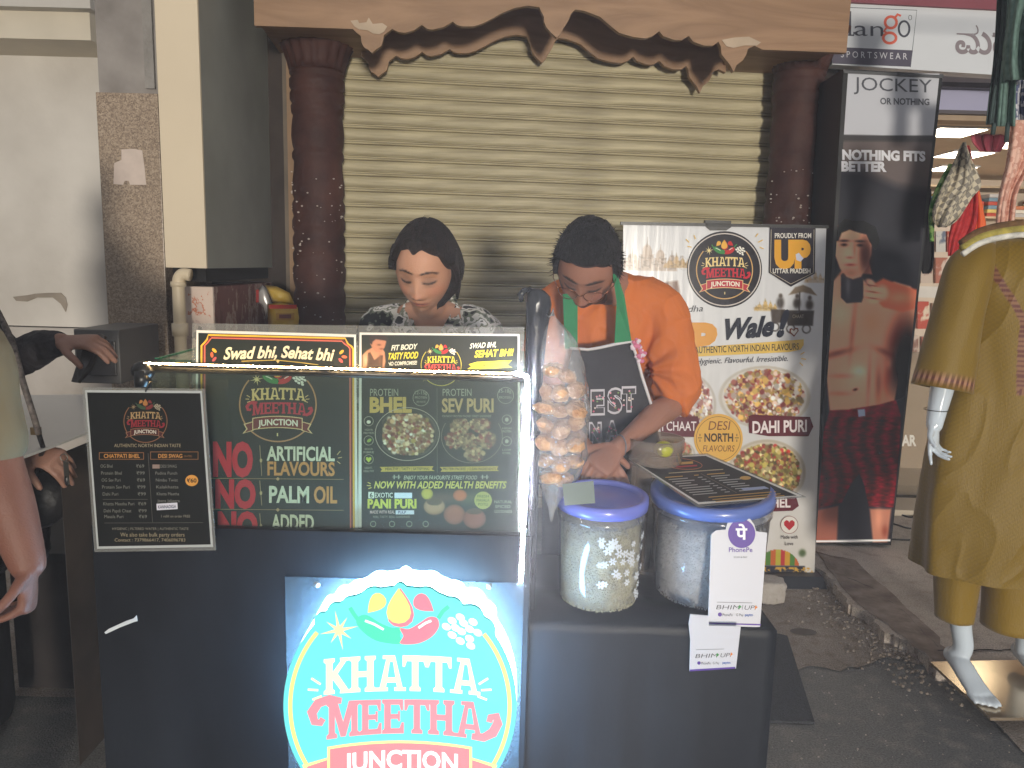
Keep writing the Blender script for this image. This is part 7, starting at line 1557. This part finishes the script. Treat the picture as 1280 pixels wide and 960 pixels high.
for sx in (-1, 1): chain(mb, [((cx_+.02+sx*.09, 1.45, .84), .09), ((cx_+.02+sx*.10, 1.44, .46), .058), ((cx_+.02+sx*.1, 1.46, .08), .038)]); chain(mb, [((cx_+.02+sx*.1, 1.47, .04), .032), ((cx_+.02+sx*.11, 1.62, .028), .03, .024)])
remeshed(mb, 'body', M_skin, t, .0048, 2, color=lambda co: face_color(co, HM4, (118, 78, 64), True))
mb = MB(); chain(mb, [((cx_, 1.44, .82), .18, .14), ((cx_, 1.44, 1.05), .175, .14), ((cx_, 1.43, 1.28), .19, .135), ((cx_, 1.42, 1.40), .15, .09)], side=(1, .2, 0), n=26)
chain(mb, [(s1+Vector((-.12, 0, .03)), .08), (s1, .068), (s1.lerp(e1, .5), .064), (s1.lerp(e1, .80), .064)])
remeshed(mb, 'shirt', cloth_mat('cream_shirt', (112, 102, 78)), t, .0075, 3, post=folds(.007, 12, 5))
mb = MB()
for sx in (-1, 1): chain(mb, [((cx_+.02+sx*.09, 1.45, .88), .105), ((cx_+.03+sx*.10, 1.44, .46), .085), ((cx_+.03+sx*.1, 1.46, .10), .07)])
remeshed(mb, 'trousers', cloth_mat('maroon_trousers', (64, 40, 40)), t, .009, 3, post=folds(.008, 10, 6))
V, F = head_grid(60, 50, True, lambda x, y, z: 1+(.012/math.sqrt(x*x+y*y+z*z) if (z > .05 or y > -.01) else -.1)); mb = MB(); mb.add([HM4 @ q for q in V], F, M_hair2, True); mb.build('hair', None, t)

# ================================================================ MANNEQUIN in an olive kurta
my = G(1206, 850, .06).y; mx_ = P(1296, 500, my).x; ZM = lambda y, dy=0: P(1290, y, my+dy).z; XM = lambda px, y=500, dy=0: P(px, y, my+dy).x
t = thing('mannequin', 'glossy white mannequin wearing an olive green kurta and trousers on a shiny base', 'mannequin', (mx_, my+.05, .06))
M_man = mat('gloss_white_fibreglass', (204, 216, 228), .15, var=.02, coat=.6)
mb = MB(); ftA = P(1212, 862, my-.16); ank = P(1206, 800, my-.02); kn = P(1208, 660, my+.02); hpA = Vector((mx_-.08, my+.04, .92))
chain(mb, [(hpA, .085), (kn, .050), (P(1200, 735, my+.015), .042), (P(1201, 780, my+.01), .033), (P(1204, 808, my+.0), .031), (Vector((ank.x-.0, my+.01, .14)), .033)])
chain(mb, [(Vector((ank.x-.004, my+.035, .135)), .027), (Vector((ank.x-.002, my-.02, .125)), .033, .03), (Vector((ank.x+.004, my-.08, .095)), .036, .022), (Vector((ank.x+.008, my-.125, .078)), .040, .014)], side=(1, 0, 0))
for k in range(5): x = ank.x-.026+k*.0165; chain(mb, [(Vector((x, my-.115, .078)), .009), (Vector((x+.001, my-.155+.006*abs(k-3), .074)), .0088), (Vector((x+.002, my-.172+.007*abs(k-3), .070)), .0075)], n=8, sub=3)
x2 = mx_+.13; chain(mb, [(Vector((mx_+.08, my+.04, .92)), .085), (Vector((x2, my+.06, .5)), .055), (Vector((x2, my+.08, .2)), .034), (Vector((x2, my+.08, .13)), .032)]); chain(mb, [(Vector((x2, my+.11, .12)), .027), (Vector((x2, my+.0, .095)), .036, .022), (Vector((x2, my-.07, .075)), .038, .013)], side=(1, 0, 0))
shm = P(1222, 330, my+.02); elm = P(1190, 430, my); wrm = P(1170, 520, my-.04)
chain(mb, [((mx_, my+.04, .92), .14, .11), ((mx_, my+.04, 1.1), .11, .09), ((mx_, my+.03, ZM(400)), .14, .11), ((mx_, my+.03, ZM(330)), .15, .09), ((mx_, my+.03, ZM(300)), .08, .06), ((mx_, my+.02, ZM(270)), .048, .05), ((mx_, my+.01, ZM(225)), .05, .055)], side=(1, 0, 0), n=24)
chain(mb, [((mx_, my, ZM(225)), .05, .06), ((mx_, my, ZM(200)), .068, .085), ((mx_, my, ZM(165)), .072, .09), ((mx_, my, ZM(140)), .045, .06)], side=(1, 0, 0))
chain(mb, [(shm, .048), (shm.lerp(elm, .5), .042), (elm, .036), (elm.lerp(wrm, .5), .036), (wrm, .027), (P(1168, 532, my-.05), .024)])
shn = Vector((2*mx_-shm.x, shm.y, shm.z)); eln = Vector((2*mx_-elm.x, elm.y, elm.z)); wrn = Vector((2*mx_-wrm.x, wrm.y, wrm.z)); chain(mb, [(shn, .048), (eln, .036), (wrn, .026)]); hand(mb, wrn, (0, -.1, -1), (-1, 0, 0), 1, .4, .95)
hand(mb, P(1168, 531, my-.05), (.0, -.12, -1), (.55, -.75, -.1), 1, .75, .82, point=0)
remeshed(mb, 'body', M_man, t, .0046, 2)
mb = MB(); c_ = P(1170, 512, my-.035); mb.lathe([(.0345, -.0012), (.0350, 0), (.0345, .0012)], c_, M_blk, 24, cap=False); mb.build('wrist_joint', None, t)
# kurta: flared body and one sleeve visible
OL = (124, 98, 8)
def kring(z, cx, cy, rx, ry, fa=0, n=72):
    out = []
    for i in range(n):
        a_ = 2*math.pi*i/n; f = 1+fa*math.sin(a_*9+1.2)+fa*.6*math.sin(a_*5+z*4); out.append(Vector((cx+rx*f*math.cos(a_), cy+ry*f*math.sin(a_), z)))
    return out
lx = lambda px, y: mx_-XM(px, y)
rings = []
for y, px, fa, ry in ((714, 1149, .035, .20), (700, 1150, .034, .195), (660, 1153, .03, .19), (620, 1158, .026, .18), (580, 1165, .02, .17), (540, 1174, .014, .16), (500, 1186, .008, .15), (460, 1199, .004, .14), (430, 1207, .0, .135), (400, 1212, 0, .135), (370, 1212, 0, .13), (340, 1213, 0, .12), (318, 1222, 0, .10), (304, 1240, 0, .085), (298, 1256, 0, .07)):
    pass
RW = smoothpts([(714, 1149, .035, .20), (700, 1150, .034, .195), (660, 1153, .03, .19), (620, 1158, .026, .18), (580, 1165, .02, .17), (540, 1174, .014, .16), (500, 1186, .010, .15), (460, 1199, .007, .14), (430, 1207, .004, .135), (400, 1212, 0, .135), (370, 1212, 0, .13), (340, 1213, 0, .12), (318, 1222, 0, .10), (304, 1240, 0, .085), (298, 1256, 0, .07)], 8)
rings = [kring(ZM(y), mx_, my+.03, lx(px, y), ry, fa, 240) for y, px, fa, ry in [tuple(v) for v in RW]]
mb = MB(); mb.loft(rings, None, False); kb = MB(); kb.v = mb.v; kb.f = mb.f; kb.m = mb.m; kb.sm = mb.sm; kb.mats = [None]
def subdiv(mbx, name, m, t, thick=.004, lv=2, col=None, disp=0):
    me = mbx.mesh(name); o = bpy.data.objects.new('tmp', me); COL.objects.link(o); sb = o.modifiers.new('s', 'SUBSURF'); sb.levels = lv; so_ = o.modifiers.new('t', 'SOLIDIFY'); so_.thickness = thick
    m2 = bpy.data.meshes.new_from_object(o.evaluated_get(bpy.context.evaluated_depsgraph_get())); bpy.data.objects.remove(o)
    n = len(m2.vertices); co = np.empty(n*3, np.float32); m2.vertices.foreach_get('co', co); co = co.reshape(-1, 3).astype(float); nm = np.empty(n*3, np.float32); m2.vertices.foreach_get('normal', nm); nm = nm.reshape(-1, 3)
    if disp:
        q = np.array([noise.noise(Vector((p[0]*11+p[2]*1.5, p[1]*6, p[2]*2.2))) + .6*(1-abs(noise.noise(Vector((p[0]*13-p[2]*5+3, p[1]*6, p[2]*4))))*2.4)**3*.5 for p in co]); co = co+np.array([0, -1, 0])*(q*disp)[:, None]
    cl = np.clip(col(co), 0, 1); lc = np.where(cl <= .04045, cl/12.92, ((cl+.055)/1.055)**2.4); at = m2.color_attributes.new('Col', 'FLOAT_COLOR', 'POINT'); at.data.foreach_set('color', np.concatenate([lc, np.ones((n, 1))], 1).astype(np.float32).ravel())
    m2.vertices.foreach_set('co', (co-np.array(org(t))).astype(np.float32).ravel()); m2.materials.clear(); m2.materials.append(m); m2.polygons.foreach_set('use_smooth', [True]*len(m2.polygons)); return link(name, m2, t)
M_kur = attr_mat('olive_silk', .5, bump=.25, bscale=300, sheen=.2, spec=.35, stretch=(1, 1, .3))
yk_x0, yk_x1 = XM(1226, 400), XM(1240, 400)
def kcol(co):
    out = np.ones((len(co), 3))*c3(OL); x, y, z = co.T; out *= (1+.06*np.sin(x*400)*np.sin(z*400))[:, None]; f = y < my+.03
    cr_, gd = c3((96, 44, 36)), c3((150, 112, 74))
    def band(w_, ph): nonlocal out; k = (.5+.5*np.sign(np.sin(ph)))[:, None]; out = np.where(w_[:, None], cr_*(1-k*.75)+gd*k*.75, out)
    vx = np.interp(z, [ZM(490), ZM(400), ZM(345), ZM(315)], [XM(1248), XM(1246), XM(1234, 340), XM(1224, 315)]); ph = z*420
    band(f & (np.abs(x-vx) < .011) & (z > ZM(488)) & (z < ZM(312)), ph); band(f & (np.abs(z-ZM(484)) < .011) & (x > XM(1246)) & (x < 2*mx_-XM(1246)), x*420); vx2 = 2*mx_-vx; band(f & (np.abs(x-vx2) < .011) & (z > ZM(488)) & (z < ZM(312)), ph)
    ins = f & (x > vx) & (x < vx2) & (z > ZM(480)); dd = np.hypot(x-XM(1283, 430), z-ZM(413)); band(ins & (dd < .045) & (dd > .035), np.arctan2(z, x)*30); out = np.where((ins & (dd < .03))[:, None], c3((170, 150, 140)), out)
    return out
subdiv(kb, 'kurta', M_kur, t, .004, 1, kcol, .016)
sl = MB(); A_ = [P(1216, 322, my+.02), P(1206, 360, my), P(1196, 400, my-.01), P(1186, 445, my-.02), P(1177, 486, my-.03)]; R_ = [(.075, .07), (.072, .068), (.074, .07), (.083, .072), (.089, .074)]
rr2 = []
for i, (p, (ra, rb)) in enumerate(zip(A_, R_)):
    d = (A_[min(i+1, 4)]-A_[max(0, i-1)]).normalized(); s_ = Vector((1, 0, 0)); s_ = (s_-d*s_.dot(d)).normalized(); f_ = d.cross(s_)
    rr2.append([p+s_*ra*math.cos(a_)*(1+.03*math.sin(a_*5+i))+f_*rb*math.sin(a_)*(1+.03*math.sin(a_*4)) for a_ in [2*math.pi*k/40 for k in range(40)]])
top_ = [A_[0]+(v-rr2[0][0])*0 + Vector((.045, .01, .045))+(v-A_[0])*.45 for v in rr2[0]]; sl.loft([top_]+rr2, None, False); sl.mats = [None]
dz_ = (A_[4]-A_[3]).normalized()
def scol(co):
    out = np.ones((len(co), 3))*c3(OL); q = (co-np.array(A_[4]))@np.array(dz_); w_ = (q > -.030) & (q < -.004); an = np.arctan2(co[:, 1]-A_[4].y, co[:, 0]-A_[4].x); k = (.5+.5*np.sign(np.sin(an*26+np.sign(np.sin((q+.017)*260))*1.2)))[:, None]
    return np.where(w_[:, None], c3((88, 36, 30))*(1-k*.8)+c3((196, 150, 116))*k*.8, out)
subdiv(sl, 'sleeve', M_kur, t, .004, 2, scol, .006)
tr = MB(); q0 = P(1193, 782, my); tr.loft([[Vector((P(px, y, my).x+rx*math.cos(a_)*(1+.05*math.sin(3*a_)), my+.02+rx*.95*math.sin(a_), P(1193, y, my).z)) for a_ in [2*math.pi*k/32 for k in range(32)]] for y, px, rx in ((776, 1198, .060), (760, 1199, .063), (730, 1201, .070), (700, 1205, .078), (640, 1220, .095), (600, 1232, .105))], None, False); tr.mats = [None]
subdiv(tr, 'trouser_leg', M_kur, t, .004, 2, lambda co: np.ones((len(co), 3))*c3((136, 108, 14)), .006)
tr = MB(); tr.loft([[Vector((P(px, y, my).x+rx*math.cos(a_)*(1+.05*math.sin(3*a_+1)), my+.05+rx*.9*math.sin(a_), P(1260, y, my).z)) for a_ in [2*math.pi*k/32 for k in range(32)]] for y, px, rx in ((792, 1277, .098), (770, 1277, .094), (720, 1278, .09), (640, 1280, .09), (600, 1285, .10))], None, False); tr.mats = [None]
subdiv(tr, 'trouser_leg', M_kur, t, .004, 2, lambda co: np.ones((len(co), 3))*c3((136, 108, 14)), .006)
# stole round the neck
mb = MB()
for k, (c_, r_) in enumerate((((104, 74, 40), .017), ((164, 150, 70), .014), ((206, 204, 196), .009))):
    path = smoothpts([tuple(P(x, y+k*6, my-.06-k*.012)) for x, y in ((1203, 306), (1225, 292), (1255, 284), (1290, 282), (1330, 292), (1360, 306))], 6); mb.tube(path, r_, mat('stole_cloth_%d' % k, c_, .8, var=.35, scale=30, bump=.6, bscale=60), 10)
mb.build('stole', None, t)
# the glossy base plate
bp3 = [G(1163, 827, .062), G(1238, 897, .062), G(1420, 897, .062), G(1420, 822, .062)]; mb = MB(); mb.prism(bp3, (0, 0, -.010), mat('polished_steel_sheet', (204, 186, 160), .16, metal=.75, var=.12, scale=5)); 
fixn(mb.build('base_plate', None, t))
for ob in (t,): pass

# ---------------------------------------------------------------- hanging garments by the shop
def cloth(name, label, cat, rows, Y, m, nf=4, amp=.02, thick=.003, seed=0, cols=28, hang=None):
    mb = MB(); rs = random.Random(seed); ph = rs.uniform(0, 6); rows = [(y, a, b) for y, a, b in rows]; R2 = [tuple(v) for v in smoothpts(rows, 5)]; n = len(R2); V = []
    for i, (y, a, b) in enumerate(R2):
        for k in range(cols+1):
            u_ = k/cols; V.append(P(a+(b-a)*u_, y, Y+amp*math.sin(u_*nf*6.283+ph+i*.05)+amp*.4*math.sin(u_*nf*15+i*.2)))
    F = [(i*(cols+1)+k, i*(cols+1)+k+1, (i+1)*(cols+1)+k+1, (i+1)*(cols+1)+k) for i in range(n-1) for k in range(cols)]
    mb.add(V, F, m, True); b_ = sum(V, Vector())/len(V); o = solo(mb, name, None, label, cat, b_); s_ = o.modifiers.new('t', 'SOLIDIFY'); s_.thickness = thick; return o
M_gg = mat('grey_green_cotton', (92, 122, 114), .85, var=.2, scale=40, c2=(112, 140, 132), bump=.3, bscale=120); M_gg2 = mat('dark_grey_green_cotton', (58, 74, 74), .85, var=.2, scale=40, bump=.3, bscale=120)
cloth('hanging_garment', 'long grey-green garment hanging at the top right corner', 'garment', [(-60, 1262, 1340), (20, 1258, 1300), (70, 1254, 1296), (100, 1256, 1300)], 2.9, M_gg, 2, .03, seed=1)
cloth('hanging_garment', 'narrow dark grey-green garment end beside the Kannada letter of the sign', 'garment', [(-60, 1248, 1268), (20, 1245, 1266), (80, 1241, 1260), (120, 1236, 1252), (156, 1232, 1247)], 3.0, M_gg2, 1.5, .015, seed=2)
cloth('hanging_garment', 'pale grey-green garment end hanging under the long one', 'garment', [(76, 1250, 1272), (110, 1247, 1270), (158, 1244, 1268)], 2.98, M_gg, 1.5, .018, seed=3)
for x, y0, y1 in ((1243, 158, 168), (1260, 158, 178)): solo(MB().tube([P(x, y0-4, 2.98), P(x-2, y1, 2.98)], .008, M_gg2, 6), 'garment_tie', None, 'dark tie hanging below the %s grey-green garment' % ('narrow dark' if x < 1250 else 'pale'), 'tie', P(x, y0, 2.98))
M_pink = mat('pink_print_cotton', (214, 158, 140), .8, var=.1, scale=50, c2=(228, 186, 168), thr=(.48, .52))
cloth('hanging_garment', 'pink patterned garment hanging above the mannequin shoulder', 'garment', [(150, 1262, 1300), (200, 1258, 1290), (240, 1250, 1272), (270, 1246, 1268), (300, 1246, 1266)], 3.0, M_pink, 1.5, .012, seed=4)
cloth('hanging_garment', 'blue and white checked garment hanging at the right edge', 'garment', [(100, 1268, 1300), (140, 1266, 1300), (200, 1276, 1300)], 3.05, mat('blue_check', (110, 120, 160), .8, var=.4, scale=40, c2=(206, 206, 212), thr=(.48, .52)), 2, .02, seed=5)
def houndstooth():
    m, t_, b, o = nt('houndstooth_cloth'); N = t_.nodes; L = t_.links; tc = N.new('ShaderNodeTexCoord'); mp = N.new('ShaderNodeMapping'); mp.inputs['Rotation'].default_value = (0, R(38), 0); L.new(tc.outputs['Object'], mp.inputs[0])
    ck = N.new('ShaderNodeTexChecker'); ck.inputs['Scale'].default_value = 44; L.new(mp.outputs[0], ck.inputs[0]); n = N.new('ShaderNodeTexNoise'); n.inputs['Scale'].default_value = 60; L.new(tc.outputs['Object'], n.inputs[0])
    ck.inputs[1].default_value = (*lin((206, 196, 174)), 1); ck.inputs[2].default_value = (*lin((140, 134, 124)), 1); L.new(ck.outputs[0], b.inputs['Base Color']); b.inputs['Roughness'].default_value = .85; return m
cloth('hanging_garment', 'houndstooth cream and grey cloth hanging in the shop doorway', 'garment', [(178, 1203, 1207), (192, 1196, 1212), (212, 1188, 1220), (232, 1178, 1226), (246, 1172, 1216), (262, 1166, 1206), (276, 1166, 1196), (284, 1172, 1184)], 3.5, houndstooth(), 1.5, .02, seed=6)
cloth('hanging_garment', 'green striped cloth edge hanging left of the houndstooth cloth', 'garment', [(205, 1186, 1192), (235, 1170, 1180), (262, 1162, 1170), (285, 1162, 1168), (302, 1163, 1167)], 3.55, mat('green_stripe', (70, 140, 60), .8, var=.3, scale=30, c2=(150, 190, 110), thr=(.48, .52)), 1, .01, seed=7)
cloth('hanging_garment', 'red scarf with white print hanging behind the houndstooth cloth', 'garment', [(182, 1206, 1212), (210, 1206, 1218), (250, 1200, 1222), (280, 1190, 1220), (300, 1186, 1212), (320, 1185, 1204)], 3.58, mat('red_print', (172, 34, 42), .8, var=.1, scale=38, c2=(200, 52, 52)), 1.5, .012, seed=8)
cloth('hanging_garment', 'orange scarf hanging right of the red scarf', 'garment', [(238, 1216, 1224), (260, 1214, 1228), (285, 1210, 1232), (302, 1208, 1226)], 3.62, mat('orange_chiffon', (232, 106, 54), .8), 1.5, .012, seed=9)
cloth('hanging_garment', 'black garment hanging against the right side of the tall advertising box', 'garment', [(236, 1156, 1164), (270, 1154, 1166), (310, 1152, 1168), (335, 1152, 1166), (342, 1154, 1160)], 3.7, mat('black_cotton', (24, 24, 28), .85), 1, .01, seed=10)
cloth('hanging_garment', 'dark bangle-red scarf hanging under the shop ceiling', 'garment', [(164, 1212, 1262), (178, 1216, 1258), (190, 1226, 1250)], 5.2, mat('wine_cotton', (120, 40, 60), .85), 3, .02, seed=11)
rs = random.Random(40)
for k in range(9):
    x = 1166+k*8.2; c_ = [(206, 170, 150), (226, 200, 180), (196, 150, 130), (214, 190, 176)][k % 4]
    o = cloth('hanging_blouse', 'pale pink blouse in the row hanging near the shop ceiling', 'garment', [(152, x, x+9), (166, x-.5, x+9.5), (176+rs.uniform(0, 10), x+1, x+8)], 6.2+k*.02, mat('pale_cotton_%d' % (k % 4), c_, .85, var=.15), 1, .03, seed=20+k, cols=8); o['group'] = 'blouses hanging in a row under the shop ceiling'
# rail carrying the front garments, reaching out from the sign wall
rz_ = P(1270, -62, 2.95).z; solo(MB().tube([Vector((P(1240, 0, 2.95).x, 2.95, rz_)), Vector((P(1240, 0, 2.95).x+1.2, 2.95, rz_))], .012, mat('steel_rail', (150, 150, 150), .3, metal=1), 8).tube([Vector((P(1240, 0, 2.95).x+1.0, 2.95, rz_)), Vector((P(1240, 0, 2.95).x+1.0, 4.1, rz_))], .012, mat('steel_rail', (150, 150, 150)), 8), 'garment_rail', None, 'steel rail above the frame carrying the grey-green garments', 'rail', (P(1240, 0, 2.95).x+.5, 2.95, rz_))

# ================================================================ HAZE added to make the glow round the lit stall
HZ = float(HAZE)
if HZ > 0:
    mb = MB(); mb.box((-7, -1.0, -1.0), (6.5, 9.2, 3.7)); m = bpy.data.materials.new('glow_haze'); m.use_nodes = True; N = m.node_tree.nodes; N.clear()
    o_ = N.new('ShaderNodeOutputMaterial'); v_ = N.new('ShaderNodeVolumePrincipled'); v_.inputs['Density'].default_value = HZ; v_.inputs['Color'].default_value = (.95, .95, .95, 1); v_.inputs['Anisotropy'].default_value = 0.0
    m.node_tree.links.new(v_.outputs[0], o_.inputs['Volume']); h = fixn(mb.build('haze', m)); h['kind'] = 'stuff'
